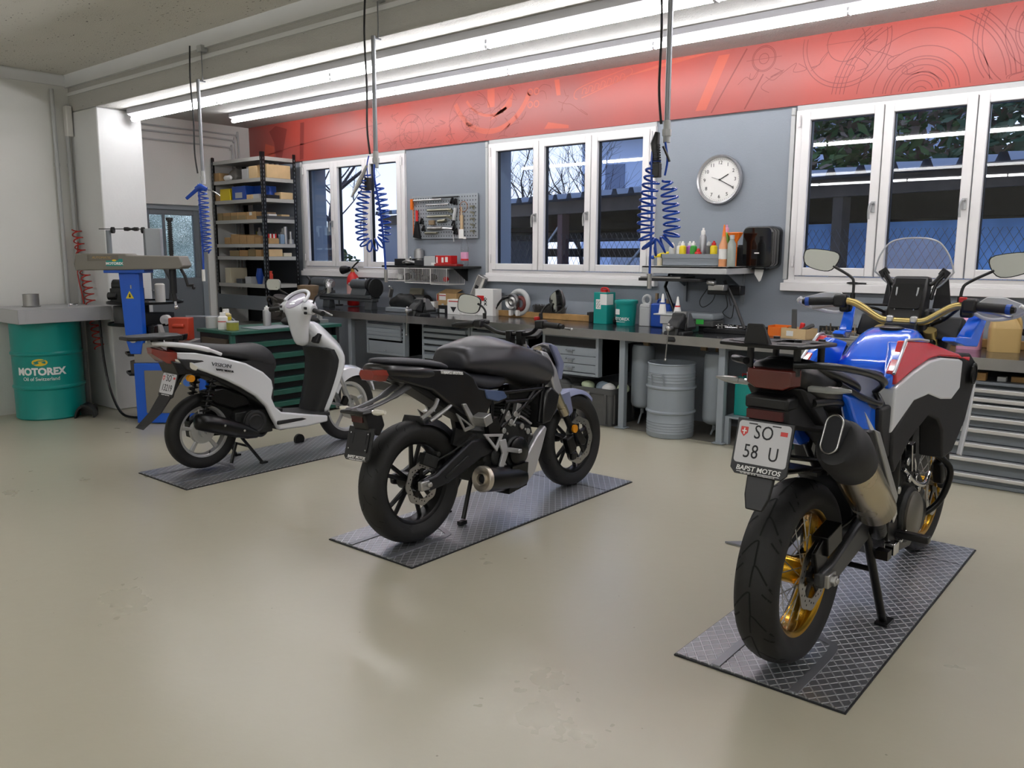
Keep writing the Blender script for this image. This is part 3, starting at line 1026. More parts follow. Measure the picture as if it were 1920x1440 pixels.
# front leg shield: horizontal sections (half outline from rear centre to front centre)
def hsec(z, w, yr_, ye, yf, yc):
    hp = [(0, yr_), (w * .6, yr_ + .005), (w, ye), (w * .97, ye + .035), (w * .55, (ye + yf) / 2 + .06), (0, yc)]
    return [(x, y, z) for x, y in hp] + [(-x, y, z) for x, y in hp[::-1] if x > 1e-5]


def dsec(*a):
    r = hsec(*a)
    return r


sh = [hsec(.245, .15, .9, .92, .95, 1.0), hsec(.36, .175, .95, .965, .99, 1.06), hsec(.5, .2, 1.0, 1.02, 1.06, 1.14), hsec(.62, .218, 1.03, 1.06, 1.1, 1.21), hsec(.71, .222, 1.02, 1.07, 1.13, 1.255), hsec(.78, .195, .97, 1.03, 1.1, 1.235), hsec(.86, .13, .9, .96, 1.03, 1.15), hsec(.93, .085, .86, .91, .98, 1.05), hsec(.98, .06, .84, .87, .92, .98)]
part(sc, 'leg_shield', M().rings(sh), KW, sub=1, smooth=60)
inn = []
for z, w, y in ((.27, .125, .885), (.4, .15, .935), (.55, .17, .985), (.68, .185, 1.005), (.76, .17, .975), (.775, .12, .96)):
    inn.append([(w, y + .01, z), (w * .85, y - .015, z), (.05, y - .025, z), (-.05, y - .025, z), (-w * .85, y - .015, z), (-w, y + .01, z), (-w, y + .06, z), (w, y + .06, z)])
part(sc, 'inner_leg_panel', M().rings(inn), K['matt'], smooth=50)
part(sc, 'glove_box', M().cbox((.085, .925, .85), (.07, .03, .075), rx=R(-25)), K['black'], bevel=.006)
# handlebar cover
hb = [(.785, .055, .86, .05), (.87, .072, .84, .06), (.96, .085, .83, .075), (1.02, .11, .835, .085), (1.06, .15, .84, .1), (1.1, .155, .85, .1), (1.13, .125, .87, .08), (1.145, .06, .88, .045)]
part(sc, 'handlebar_cover', M().rings([[(w * math.cos(2 * PI * k / 20), y + d * math.sin(2 * PI * k / 20), z) for k in range(20)] for z, w, y, d in hb]), KW, sub=1, smooth=60)
part(sc, 'instrument', M(TR((0, .815, 1.13), R(38))).lathe([(.085, -.02), (.085, .008), (.07, .012), (0, .012)], n=32), mat('instrument_dial', '#b9b3c4', .2, coat=.6), smooth=40)
part(sc, 'instrument_hood', M(TR((0, .82, 1.135), R(38))).tube([(.118 * math.cos(a), .1 * math.sin(a), .012) for a in [PI * k / 16 for k in range(-1, 18)]], .013, 10), KW, smooth=60)
for s in (1, -1):
    part(sc, 'switch_pod', M().tube([(s * .1, .83, 1.085), (s * .15, .83, 1.08), (s * .19, .832, 1.072)], [.05, .046, .036], 16), KW, bevel=.005)
b = M()
for s in (1, -1):
    for z in (1.05, 1.085):
        b.cbox((s * .15, .785, z), (.03, .012, .02))
part(sc, 'switch', b, K['black'], bevel=.004)


def sgrip(s):
    part(sc, 'grip', M().cyl((s * .185, .835, 1.07), (s * .31, .81, 1.055), .017, .018, n=14).cyl((s * .31, .81, 1.055), (s * .325, .808, 1.053), .02, n=14), K['rubber'])
    part(sc, 'brake_lever', M().tube(cr([(s * .17, .87, 1.07), (s * .22, .9, 1.06), (s * .3, .885, 1.045), (s * .345, .87, 1.04)], 4), .006, 8).ball((s * .347, .869, 1.04), .009, 6), K['alu'])


mir(sgrip)
mirror_unit(sc, [(-.14, .86, 1.09), (-.16, .87, 1.16), (-.27, .87, 1.2), (-.31, .86, 1.225)], (-.335, .85, 1.245), .135, .085, 0, R(15), hold='black', mt=K['alu'])
mirror_unit(sc, [(.14, .86, 1.09), (.16, .87, 1.16), (.25, .87, 1.2), (.3, .86, 1.225)], (.325, .85, 1.24), .135, .085, 0, R(-34), hold='black', mt=K['alu'])
# front fender and forks
fs = []
for k in range(15):
    t = k / 14
    a = R(20 + 118 * t)
    q = V((math.cos(a), math.sin(a)))
    r = .305 + .012 * math.sin(PI * t)
    w = .03 + .055 * min(1, t * 2.2)
    dr = .02 + .1 * t ** 1.3
    P_ = lambda x, rr_: (x, 1.255 + rr_ * q.x, .272 + rr_ * q.y)
    fs.append([P_(-w, r - dr), P_(-w * .85, r - .004), P_(0, r + .016), P_(w * .85, r - .004), P_(w, r - dr), P_(w * .9, r - dr), P_(w * .75, r - .014), P_(0, r), P_(-w * .75, r - .014), P_(-w * .9, r - dr)])
part(sc, 'front_fender', M().rings(fs), KW, smooth=60)
fk = M()
for s in (1, -1):
    fk.tube([(s * .07, 1.08, .68), (s * .07, 1.13, .56)], .016, 12).tube([(s * .07, 1.12, .58), (s * .07, 1.235, .3)], .022, 12).cbox((s * .07, 1.245, .275), (.03, .05, .05))
part(sc, 'fork', fk, K['silver'], smooth=50)
part(sc, 'brake_caliper', M().cbox((.07, 1.19, .33), (.04, .05, .08), rx=R(-30)), K['satin'], bevel=.008)
part(sc, 'valve', M().tube([(.02, 1.27, .08), (.03, 1.275, .11)], .005, 6).tube([(.02, .03, .1), (.03, .035, .13)], .005, 6), K['black'])
# lettering on the right flank
def flank(p):
    return V((.163 + p.z - .02 * max(0, -(p.x - .0)) * 0, p.x, p.y))


TW = Matrix(((0, 0, 1, .163), (.97, -.22, 0, 0.075), (-.22, .97, 0, .735), (0, 0, 0, 1)))
KVI = mat('grey_badge_ink', '#55575b', .4)
text('VISION', .04, 'lettering', KVI, sc, Matrix.Translation((-.004, 0, 0)) @ TW, shear=.4, bold=0, sx=1.2, ext=.003)
text('BAPST MOTOS', .02, 'lettering', K['ink'], sc, TW @ Matrix.Translation((.02, -.036, -.002)), bold=.0006, ext=.003)
# ---------------------------------------------------------------- black naked bike
KTK = mat('matt_graphite_tank', '#3b3b3f', .33, .3)
KBK = mat('satin_black_bodywork', '#121214', .3, coat=.25)
KRS = mat('dark_rider_seat', '#303138', .6, bump=(300, .12))
KFG = mat('bluish_grey_fender', '#757b96', .45)
KSV = mat('silver_bellypan', '#c2c2c5', .35, .6)
KGF = mat('bronze_fork_tube', '#b3aa92', .25, .85)

nk = thing('naked_motorcycle', 'matt black naked motorcycle on the middle floor lift', 'motorcycle', (-3.06, 2.87, .012), rot=(0, R(-2.6), 0))


def yspokes(n, rr, mt, wd=.011, th=.018):
    def f(root):
        m = M()
        for k in range(n):
            a = 2 * PI * k / n + .1
            for da in (-.16, .16):
                p0 = (0, .03 * math.cos(a), .03 * math.sin(a))
                p1 = (.0, rr * math.cos(a + da), rr * math.sin(a + da))
                m.tube([p0, p1], [wd * 1.25, wd], 6)
        m.build('spokes', mt, root)
    return f


def wave_disc(root, x, r, r_in=.62, carrier=K['satin']):
    m = M()
    disc(m, x, (0, 0, 0), r * r_in, r, n=96, wavy=.004)
    d = m.build('brake_disc', K['steel'], root)
    h = M()
    for k in range(30):
        a = 2 * PI * k / 30
        rr_ = r * (.72 + .14 * (k % 3) / 2)
        h.cyl((x - .0026, rr_ * math.cos(a), rr_ * math.sin(a)), (x + .0026, rr_ * math.cos(a), rr_ * math.sin(a)), .0042, n=6)
    h.build('vent_hole', K['ink'], root)
    c = M()
    for k in range(5):
        a = 2 * PI * k / 5 + .3
        c.cbox((x - .004, r * .4 * math.cos(a), r * .4 * math.sin(a)), (.008, r * .62, .022), rx=a)
    c.cyl((x - .012, 0, 0), (x, 0, 0), r * .28, n=20)
    c.build('disc_carrier', carrier, root)


KBR = mat('black_alloy_rim', '#121213', .35, .4)
rw_, ty = wheel(nk, 'wheel', (0, 0, .318), .318, .152, .222, KBR, 5, yspokes(5, .218, KBR), .06, .045)
wave_disc(rw_, .083, .112, .7)
pat = [[(.02, 0), (.12, .10), (.3, .16)], [(-.02, .15), (-.12, .25), (-.3, .31)], [(.36, .02), (.44, .07)], [(-.36, .17), (-.44, .22)]]
grooves(ty, .318, .152, .222, pat, 14, .0035)
fw_, ty = wheel(nk, 'wheel', (0, 1.4, .303), .303, .115, .22, KBR, 5, yspokes(5, .216, KBR), .05, .035)
wave_disc(fw_, .072, .15, .74)
grooves(ty, .303, .115, .22, pat, 13, .003)

# swingarms
for s in (1, -1):
    o = [(-.035, .345), (.06, .355), (.2, .42), (.34, .485), (.42, .482), (.52, .45), (.52, .38), (.42, .375), (.3, .335), (.14, .29), (.02, .28), (-.035, .295)]
    part(nk, 'swingarm', M().slab(o, [s * (.13 if p[0] < .15 else .125) for p in o], s * .095), mat('swingarm_grey', '#26272b', .34, .5), bevel=.012, seg=3)
part(nk, 'swingarm_trim', M().slab([(.12, .335), (.3, .415), (.31, .405), (.13, .32)], .1325, .12), K['castiron'], bevel=.003)
part(nk, 'axle_block', M().cbox((.118, -.02, .315), (.03, .06, .05)).cyl((.13, 0, .318), (.15, 0, .318), .016, n=6), K['alu'], bevel=.006)
part(nk, 'rear_caliper', M().cbox((.088, .045, .43), (.05, .1, .06), rx=R(-25)).tube(cr([(.1, .09, .42), (.13, .2, .46), (.13, .36, .52)], 5), .006, 6).cyl((.08, .1, .455), (.115, .1, .455), .014, n=10), K['castiron'], bevel=.008)
# hugger
hg = []
for k in range(13):
    a = R(14 + k * 5.8)
    r = .342
    q = V((math.cos(a), math.sin(a)))
    w = .085
    hg.append([(-w, r * q.x - q.x * .04, .318 + r * q.y - q.y * .04), (-w * .8, r * q.x, .318 + r * q.y), (w * .8, r * q.x, .318 + r * q.y), (w, r * q.x - q.x * .04, .318 + r * q.y - q.y * .04), (w * .85, (r - .012) * q.x - q.x * .03, .318 + (r - .012) * q.y - q.y * .03), (-w * .85, (r - .012) * q.x - q.x * .03, .318 + (r - .012) * q.y - q.y * .03)])
part(nk, 'hugger', M().rings(hg).cbox((.1, .3, .5), (.02, .16, .09), rx=R(-20)), K['black'], smooth=50)
# muffler low on the right
mfc = V((.135, .41, .262))
ax = V((.015, .95, -.16)).normalized()
part(nk, 'muffler', M().tube([mfc, mfc + ax * .03, mfc + ax * .24, mfc + ax * .32], [.07, .073, .075, .06], 28).slab([(.6, .3), (.74, .3), (.72, .17), (.56, .15)], .19, .05), K['satin'], smooth=50)
fm = M(Matrix.Translation(mfc) @ ax.to_track_quat('Z', 'Y').to_matrix().to_4x4())
fm.lathe([(.073, .01), (.073, -.012), (.066, -.018), (.045, -.008), (.036, -.006), (.036, -.02), (.03, -.022), (.026, -.012), (.022, .02), (.0, .02)], n=36)
part(nk, 'muffler_end_cap', fm, mat('muffler_cap_steel', '#cfc6b8', .32, .8), 'pale metal muffler end cap', smooth=50)
part(nk, 'muffler_outlet', M().tube([mfc - ax * .012, mfc + ax * .02], .021, 16), K['ink'])
part(nk, 'engine', M().box(-.13, .12, .45, .84, .22, .44).slab([(.5, .5), (.62, .56), (.86, .5), (.9, .36), (.8, .22), (.5, .22), (.44, .36)], .12, -.12).cyl((.12, .68, .36), (.155, .68, .36), .098, n=28).cyl((.1, .55, .36), (.14, .55, .36), .06, n=20), K['castiron'], bevel=.012)
part(nk, 'clutch_cover', M().lathe([(.082, 0), (.082, .014), (.07, .022), (.0, .024)], c=(.155, .69, .37), a='x', n=28), K['satin'], smooth=50)
cy = M(TR((0, .78, .5), R(-28)))
cy.box(-.09, .09, -.06, .06, -.05, .14)
for k in range(8):
    cy.box(-.1, .1, -.07, .07, -.03 + k * .02, -.022 + k * .02)
part(nk, 'cylinder', cy, K['castiron'], bevel=.003)
ec = M()
for p in ((.125, .6, .5), (.13, .66, .54), (.125, .76, .5), (.12, .82, .46), (.13, .7, .58), (.12, .62, .6)):
    ec.cyl(p, (p[0] + .012, p[1], p[2]), .018, n=10).cyl((p[0] + .01, p[1] + .02, p[2] - .02), (p[0] + .02, p[1] + .02, p[2] - .02), .008, n=6)
ec.tube(cr([(.12, .6, .62), (.13, .66, .52), (.12, .75, .56), (.13, .85, .5)], 5), .007, 8).cbox((.12, .64, .57), (.03, .05, .06), rx=.4).cbox((.115, .74, .6), (.03, .04, .07), rx=-.3)
part(nk, 'engine_fitting', ec, K['alu'], 'bright metal engine fittings', bevel=.003)
# bellypan
for s in (1, -1):
    o = [(.96, .475), (.985, .455), (.93, .34), (.85, .21), (.78, .165), (.68, .18), (.66, .235), (.59, .255), (.58, .325), (.72, .315), (.79, .33), (.88, .42)]
    part(nk, 'bellypan', M().slab(o, [s * (.145 if p[1] > .3 else .15) for p in o], [s * .1] * len(o)), KSV, bevel=.01, seg=3)
part(nk, 'bellypan_vent', M().slab([(.73, .245), (.765, .245), (.755, .2), (.715, .2)], .153, .12).slab([(.61, .30), (.74, .29), (.74, .278), (.61, .285)], .1525, .12), K['black'], bevel=.004)
# frame and subframe
fr = M()
for s in (1, -1):
    for p, q in (((.50, .72), (.98, .695)), ((.98, .7), (.58, .52)), ((.52, .72), (.5, .5)), ((.86, .64), (.62, .66)), ((.66, .65), (.56, .52)), ((.9, .7), (.8, .62)), ((.98, .72), (.93, .5))):
        fr.tube([(s * .125, *p), (s * .125, *q)], .013, 8)
    fr.tube([(s * .125, .98, .71), (s * .05, 1.03, .8)], .016, 8)
    fr.cbox((s * .125, .515, .5), (.035, .09, .16), rx=R(12))
part(nk, 'frame', fr, K['satin'], smooth=50)
for s in (1, -1):
    o = [(-.2, .915), (-.05, .92), (.30, .872), (.36, .84), (.40, .77), (.50, .745), (.66, .70), (.62, .66), (.5, .655), (.46, .585), (.34, .62), (.2, .70), (.08, .79), (-.08, .845), (-.16, .87)]
    xx = [.07, .1, .13, .135, .14, .14, .13, .13, .13, .125, .12, .115, .11, .1, .085]
    part(nk, 'side_cover', M().slab(o, [s * x for x in xx], [s * (x - .05) for x in xx]), KBK, bevel=.012, seg=3)
part(nk, 'subframe', M().slab([(-.1, .87), (.3, .82), (.5, .7), (.52, .56), (.42, .56), (.2, .68), (0, .8)], .075, -.075), K['matt'], bevel=.01)
part(nk, 'fuel_rail_cover', M().slab([(.44, .755), (.6, .725), (.63, .685), (.55, .672), (.46, .70)], .145, .1), mat('bluish_cover', '#4a5a7d', .4), bevel=.006)
# tail
part(nk, 'tail_cowl', M().rings(loft_sym([(-.245, [(0, .91), (.06, .912), (.075, .935), (.05, .955), (0, .958)]), (-.18, [(0, .87), (.085, .875), (.1, .925), (.08, .958), (0, .965)]), (0, [(0, .83), (.1, .84), (.115, .9), (.1, .938), (0, .945)]), (.2, [(0, .80), (.11, .81), (.125, .86), (.11, .895), (0, .9)])])), KBK, sub=1, smooth=60)
part(nk, 'tail_lamp', M().rings(loft_sym([(-.258, [(0, .878), (.04, .88), (.055, .905), (.04, .926), (0, .928)]), (-.235, [(0, .87), (.065, .872), (.085, .902), (.068, .928), (0, .931)]), (-.2, [(0, .868), (.075, .87), (.098, .9), (.08, .927), (0, .931)])])), KLENS, 'dark red tail lamp', smooth=40)
ps = [(-.22, [(0, .955), (.06, .955), (.075, .968), (.05, .982), (0, .985)]), (-.1, [(0, .94), (.095, .94), (.108, .958), (.08, .975), (0, .978)]), (.08, [(0, .91), (.105, .915), (.118, .935), (.09, .952), (0, .955)]), (.2, [(0, .885), (.1, .885), (.112, .905), (.085, .925), (0, .928)]), (.24, [(0, .875), (.08, .875), (.09, .89), (.06, .905), (0, .908)])]
part(nk, 'pillion_seat', M().rings(loft_sym(ps)), KRS, sub=1, smooth=60)
rs_ = [(.31, [(0, .80), (.10, .81), (.12, .845), (.09, .872), (0, .875)]), (.38, [(0, .75), (.125, .76), (.15, .81), (.11, .85), (0, .853)]), (.5, [(0, .73), (.13, .74), (.155, .785), (.11, .825), (0, .828)]), (.62, [(0, .73), (.12, .735), (.14, .775), (.09, .815), (0, .82)]), (.7, [(0, .75), (.08, .75), (.1, .78), (.06, .81), (0, .815)])]
part(nk, 'rider_seat', M().rings(loft_sym(rs_)), KRS, sub=1, smooth=60)
def tq(y, zb, wb, zw, w, zs, ws, zt, wt):
    return (y, [(0, zb), (wb, zb + .005), (w, zw), (w * .99, zw + .03), (ws, zs), (ws - .012, zs + .012), (wt, zt), (0, zt + .004)])


tk = [tq(.31, .87, .1, .90, .118, .945, .1, .968, .05), tq(.325, .862, .12, .895, .135, .965, .112, .985, .055), tq(.36, .855, .125, .895, .15, .98, .122, 1.005, .055), tq(.47, .83, .135, .885, .178, .975, .148, 1.03, .06), tq(.56, .81, .14, .88, .19, .972, .165, 1.038, .062), tq(.66, .785, .14, .865, .2, .965, .18, 1.02, .07), tq(.78, .745, .135, .85, .205, .945, .182, .978, .085), tq(.93, .70, .13, .80, .19, .895, .17, .915, .09), tq(1.03, .69, .125, .765, .17, .855, .155, .872, .09), tq(1.08, .69, .12, .75, .155, .82, .14, .838, .09)]
part(nk, 'fuel_tank', M().rings(loft_sym(tk)), KTK, sub=1, smooth=60)
for s in (1, -1):
    part(nk, 'side_shroud', M().slab([(.93, .925), (1.0, .905), (1.08, .80), (1.14, .665), (1.1, .63), (1.05, .68), (1.0, .80), (.96, .86)], [s * x for x in (.15, .15, .155, .15, .145, .15, .165, .17)], s * .11), KSV, 'silver strip beside the fuel tank', bevel=.008)
    part(nk, 'radiator_shroud', M().slab([(1.02, .70), (1.1, .645), (1.07, .56), (1.0, .49), (.93, .485), (.95, .6), (.97, .68)], [s * .16] * 7, s * .1), KBK, bevel=.012)
part(nk, 'radiator', M().box(-.11, .11, .94, .98, .46, .72), K['matt'])
# headlight
part(nk, 'headlight', M(TR((0, 1.17, .845), R(-90 - 8))).lathe([(.04, -.12), (.085, -.08), (.1, -.02), (.1, .02), (.09, .04), (.0, .045)], n=32), K['satin'], smooth=50)
part(nk, 'headlight_lens', M(TR((0, 1.215, .84), R(-98))).lathe([(.088, 0), (.08, .01), (0, .016)], n=32), KCLR)
part(nk, 'headlight_shroud', M().slab([(1.07, .95), (1.13, .93), (1.2, .82), (1.17, .72), (1.12, .73), (1.14, .82)], .125, .095).slab([(1.07, .95), (1.13, .93), (1.2, .82), (1.17, .72), (1.12, .73), (1.14, .82)], -.095, -.125), KFG, bevel=.008)
# forks, fender
for s in (1, -1):
    fk = M()
    lo = M()
    fk.tube([(s * .098, .965, .93), (s * .098, 1.225, .5)], .027, 14).tube([(s * .098, 1.195, .55), (s * .098, 1.225, .5)], .031, 14)
    lo.tube([(s * .098, 1.22, .51), (s * .098, 1.3, .375)], .021, 14)
    lo.slab([(1.27, .44), (1.33, .42), (1.43, .3), (1.41, .275), (1.37, .28)], s * .115, s * .085)
    part(nk, 'fork_tube', fk, KGF, 'bronze upper fork tube', smooth=50)
    part(nk, 'fork_slider', lo, K['satin'], bevel=.004)
part(nk, 'triple_clamp', M().box(-.12, .12, .93, 1.02, .9, .925).box(-.12, .12, 1.03, 1.1, .745, .775), K['satin'], bevel=.01)
fs = []
for k in range(15):
    a = R(48 + k * 6.5)
    r = .33
    t = k / 14
    q = V((math.cos(a), math.sin(a)))
    w = .05 + .02 * math.sin(PI * t)
    fs.append([(-w, 1.4 + (r - .035) * q.x, .303 + (r - .035) * q.y), (-w * .75, 1.4 + (r - .006) * q.x, .303 + (r - .006) * q.y), (0, 1.4 + r * q.x, .303 + r * q.y), (w * .75, 1.4 + (r - .006) * q.x, .303 + (r - .006) * q.y), (w, 1.4 + (r - .035) * q.x, .303 + (r - .035) * q.y), (0, 1.4 + (r - .01) * q.x, .303 + (r - .01) * q.y)])
part(nk, 'front_fender', M().rings(fs).slab([(1.2, .62), (1.3, .63), (1.33, .5), (1.25, .45)], .085, .07).slab([(1.2, .62), (1.3, .63), (1.33, .5), (1.25, .45)], -.07, -.085), KFG, smooth=60)
part(nk, 'front_caliper', M().cbox((.095, 1.27, .3), (.05, .07, .11), rx=R(20)).cbox((.1, 1.3, .22), (.03, .05, .05)), K['satin'], bevel=.01)
part(nk, 'amber_reflector', M().cyl((.122, 1.285, .40), (.135, 1.285, .40), .026, n=20), KAMB, 'round amber fork reflector')
# handlebar
bp_ = [(-.39, .80, 1.075), (-.24, .835, 1.085), (-.13, .875, 1.03), (0, .885, 1.02), (.13, .875, 1.03), (.24, .835, 1.085), (.39, .80, 1.075)]
part(nk, 'handlebar', M().tube(cr(bp_, 7), .012, 10), K['satin'], smooth=60)
part(nk, 'bar_clamp', M().box(-.06, -.02, .865, .91, .96, 1.04).box(.02, .06, .865, .91, .96, 1.04).cyl((-.04, .88, .92), (-.04, .88, 1.0), .014, n=10).cyl((.04, .88, .92), (.04, .88, 1.0), .014, n=10), K['satin'], bevel=.006)
part(nk, 'ignition_lock', M().cyl((0, .96, .92), (0, .95, .965), .024, n=18).cyl((0, .955, .96), (0, .94, 1.03), .012, n=10), K['alu'])
part(nk, 'instrument', M(TR((0, 1.03, 1.01), R(30))).prism(rrect(.15, .08, .02), 'z', -.012, .012), K['black'], bevel=.004)


def ngrip(s):
    part(nk, 'grip', M().tube([(s * .27, .826, 1.083), (s * .395, .798, 1.076)], .0165, 14).cyl((s * .395, .798, 1.076), (s * .42, .792, 1.074), .013, n=12), K['rubber'])
    part(nk, 'switch_block', M().cbox((s * .235, .832, 1.083), (.06, .05, .05)).cbox((s * .22, .87, 1.09), (.04, .05, .03)), K['black'], bevel=.01)
    part(nk, 'lever', M().tube(cr([(s * .22, .88, 1.085), (s * .28, .905, 1.075), (s * .36, .885, 1.06), (s * .42, .865, 1.055)], 4), .006, 8).ball((s * .425, .863, 1.055), .009, 6), K['alu'] if s > 0 else K['satin'])


mir(ngrip)
part(nk, 'engine_switch', M().cbox((.2, .845, 1.115), (.03, .03, .022)), K['red'], 'red engine stop switch', bevel=.005)
mpo = [(.062, .045), (.02, .062), (-.045, .058), (-.07, .03), (-.07, -.03), (-.045, -.055), (.03, -.05), (.062, -.02)]
mirror_unit(nk, [(-.215, .86, 1.11), (-.215, .87, 1.15), (-.24, .875, 1.18), (-.275, .87, 1.2)], (-.335, .86, 1.195), .14, .1, R(12), R(14), cr([(x * 1.15, z) for x, z in mpo], 4, True))
mirror_unit(nk, [(.215, .86, 1.11), (.215, .87, 1.15), (.24, .875, 1.18), (.27, .87, 1.195)], (.325, .86, 1.205), .14, .1, R(-20), R(-26), cr([(-x * 1.15, z) for x, z in mpo], 4, True))
# foot pegs and plates
def tri(m, x, P, th=.012, k=.55):
    c = V((sum(p[0] for p in P) / 3, sum(p[1] for p in P) / 3))
    inner = [(c.x + (p[0] - c.x) * k, c.y + (p[1] - c.y) * k) for p in P]
    rs = [[(x, *p) for p in P], [(x + th, *p) for p in P], [(x + th, *p) for p in inner], [(x, *p) for p in inner]]
    m.rings(rs, cap=False, close=True)


for s in (1, -1):
    m = M()
    tri(m, s * .15, [(.40, .515), (.565, .49), (.505, .4)])
    part(nk, 'heel_guard', m, KSV, bevel=.003)
    part(nk, 'foot_peg', M().cbox((s * .2, .6, .395), (.1, .028, .022)).slab([(.52, .46), (.58, .46), (.6, .38), (.54, .28), (.5, .27), (.55, .38)], s * .165, s * .148), KSV, bevel=.004)
    m = M()
    tri(m, s * .145, [(.2, .66), (.26, .55), (.34, .56)], k=.5)
    m.slab([(.25, .70), (.28, .7), (.36, .58), (.33, .56)], s * .155, s * .14).cbox((s * .19, .36, .605), (.09, .06, .055), rx=.3)
    part(nk, 'pillion_peg', m, K['alu'], bevel=.004)
part(nk, 'grab_hook', M().tube(cr([(.1, .12, .74), (.11, .08, .70), (.1, .0, .655)], 4), .012, 8).tube(cr([(.1, .22, .70), (.11, .17, .68), (.1, .06, .635)], 4), .011, 8), K['alu'])
part(nk, 'side_stand', M().tube([(-.1, .5, .26), (-.2, .45, .02)], .012, 8).cbox((-.205, .445, .01), (.04, .07, .014)).tube([(.0, .46, .24), (.02, .36, .03)], .013, 8).cbox((.02, .35, .012), (.03, .05, .02)), K['satin'])
# licence plate arm
am = M()
for s in (1, -1):
    am.tube(cr([(s * .05, .1, .845), (s * .045, .0, .83), (s * .04, -.15, .775), (s * .035, -.3, .742), (s * .03, -.36, .745)], 5), [.024] * 10 + [.017] * 11, 8, flat=.6)
part(nk, 'plate_arm', am, mat('arm_grey', '#77777b', .4, .4), smooth=60)
part(nk, 'plate_bracket', M().box(-.085, .085, -.37, -.27, .722, .742).slab([(-.34, .735), (-.22, .72), (-.2, .65), (-.24, .6), (-.31, .64)], .055, -.055), K['black'], bevel=.01)
part(nk, 'reflector', M().box(-.04, .04, -.332, -.325, .68, .71), mat('dark_red_reflector', '#3d1a18', .25))
plate_swiss(nk, 'plate_holder', TR((0, -.325, .585), R(72)), .175, .13, '', '', .03, black=True)
for s in (1, -1):
    part(nk, 'indicator', M().cyl((s * .08, -.3, .732), (s * .1, -.3, .732), .009, n=8).tube([(s * .095, -.3, .732), (s * .12, -.3, .733), (s * .165, -.295, .735)], [.014, .016, .009], 10), KCLR)
text('BAPST MOTOS', .022, 'lettering', K['inkwhite'], nk, Matrix(((0, 0, 1, .126), (.985, -.14, 0, .21), (-.14, .985, 0, .868), (0, 0, 0, 1))), bold=.0005, ext=.012)
# ---------------------------------------------------------------- blue, red and white adventure bike
KAB = mat('glossy_blue_paint', '#1b6af2', .14, coat=.9)
KAR = mat('glossy_red_paint', '#c01c28', .16, coat=.8)
KAW = mat('pearl_white_paint', '#d8dae0', .22, coat=.7)
KGR = mat('gold_anodised_rim', '#b98e2b', .2, 1)
KBR2 = mat('gold_handlebar', '#c2ac6c', .28, .75)
KSEA = mat('slate_seat_cover', '#3d4352', .62, bump=(350, .1))
KCAN = mat('brushed_muffler_steel', '#b6aa90', .26, 1, rvar=(5, .08), var=(4, .06))
KVIS = NT('clear_windscreen')
KVIS.b.inputs['Base Color'].default_value = (1, 1, 1, 1)
KVIS.b.inputs['Roughness'].default_value = .03
KVIS.b.inputs['Alpha'].default_value = .13
KVIS = KVIS.m
KEDGE = mat('windscreen_edge', '#c6cacc', .15, alpha=.75)
KHG = mat('translucent_hand_guard', '#e3e5e8', .25, alpha=.8)

ad = thing('adventure_motorcycle', 'tall blue, red and white adventure motorcycle on the nearest floor lift', 'motorcycle', (-1.06, 2.87, .012), R(-1.8))


def wires(rr, n, hubw):
    def f(root):
        m = M()
        for k in range(n):
            a = 2 * PI * k / n
            s = 1 if k % 2 else -1
            da = .55 if k % 4 < 2 else -.55
            m.tube([(s * hubw, .045 * math.cos(a + da), .045 * math.sin(a + da)), (s * .012, rr * math.cos(a), rr * math.sin(a))], .0022, 5)
        m.build('spokes', K['alu'], root)
        q = M()
        for k in range(n):
            a = 2 * PI * k / n
            s = 1 if k % 2 else -1
            q.cyl((s * .012, rr * math.cos(a), rr * math.sin(a)), (s * .014, (rr - .018) * math.cos(a), (rr - .018) * math.sin(a)), .0042, n=6)
        q.build('spoke_nipple', K['chrome'], root)
    return f


rw_, ty = wheel(ad, 'wheel', (0, 0, .352), .338, .156, .238, KGR, 0, wires(.226, 32, .05), .055, .05)
pat = [[(-.45, .20), (-.16, .0), (-.03, -.05), (.0, .0), (.02, .2)], [(.45, .45), (.16, .25), (.03, .2), (.0, .25), (-.02, .42)], [(-.43, .3), (-.25, .2)], [(.43, .02), (.25, -.06)]]
grooves(ty, .338, .156, .238, pat, 12, .006)
wave_disc(rw_, .082, .128, .66, K['ink'])
M().lathe([(.0, -.07), (.07, -.07), (.085, -.055), (.07, -.045), (.0, -.045)], a='x', n=36).build('sprocket', K['castiron'], rw_)
fw_, ty = wheel(ad, 'wheel', (0, 1.585, .352), .35, .095, .277, KGR, 0, wires(.265, 36, .04), .045, .035)
wave_disc(fw_, .065, .155, .76)
grooves(ty, .35, .095, .277, pat, 13, .004)

KSA = mat('swingarm_cast_grey', '#4b4c4e', .4, .6)
for s in (1, -1):
    o = [(-.05, .385), (.05, .395), (.3, .475), (.55, .54), (.6, .5), (.58, .43), (.35, .375), (.08, .315), (-.05, .325)]
    part(ad, 'swingarm', M().slab(o, s * .135, s * .1), KSA, bevel=.012, seg=3)
part(ad, 'axle_adjuster', M().cbox((.14, .0, .352), (.02, .07, .05)).cyl((.14, .0, .352), (.165, .0, .352), .022, n=6).cyl((.15, 0, .352), (.172, 0, .352), .012, n=12), K['alu'], bevel=.004)
part(ad, 'rear_caliper', M().cbox((.1, .06, .48), (.06, .13, .075), rx=R(12)).tube(cr([(.1, .1, .49), (.13, .2, .52), (.12, .4, .56)], 5), .007, 6).slab([(-.04, .36), (.02, .35), (.06, .47), (.0, .5), (-.08, .46)], .115, .1), K['satin'], bevel=.01)
part(ad, 'chain', M().tube(cr([(-.06, -.02, .44), (-.06, .3, .5), (-.06, .58, .53)], 6), .011, 4).tube(cr([(-.06, -.02, .27), (-.06, .3, .36), (-.06, .58, .43)], 6), .011, 4), K['castiron'])
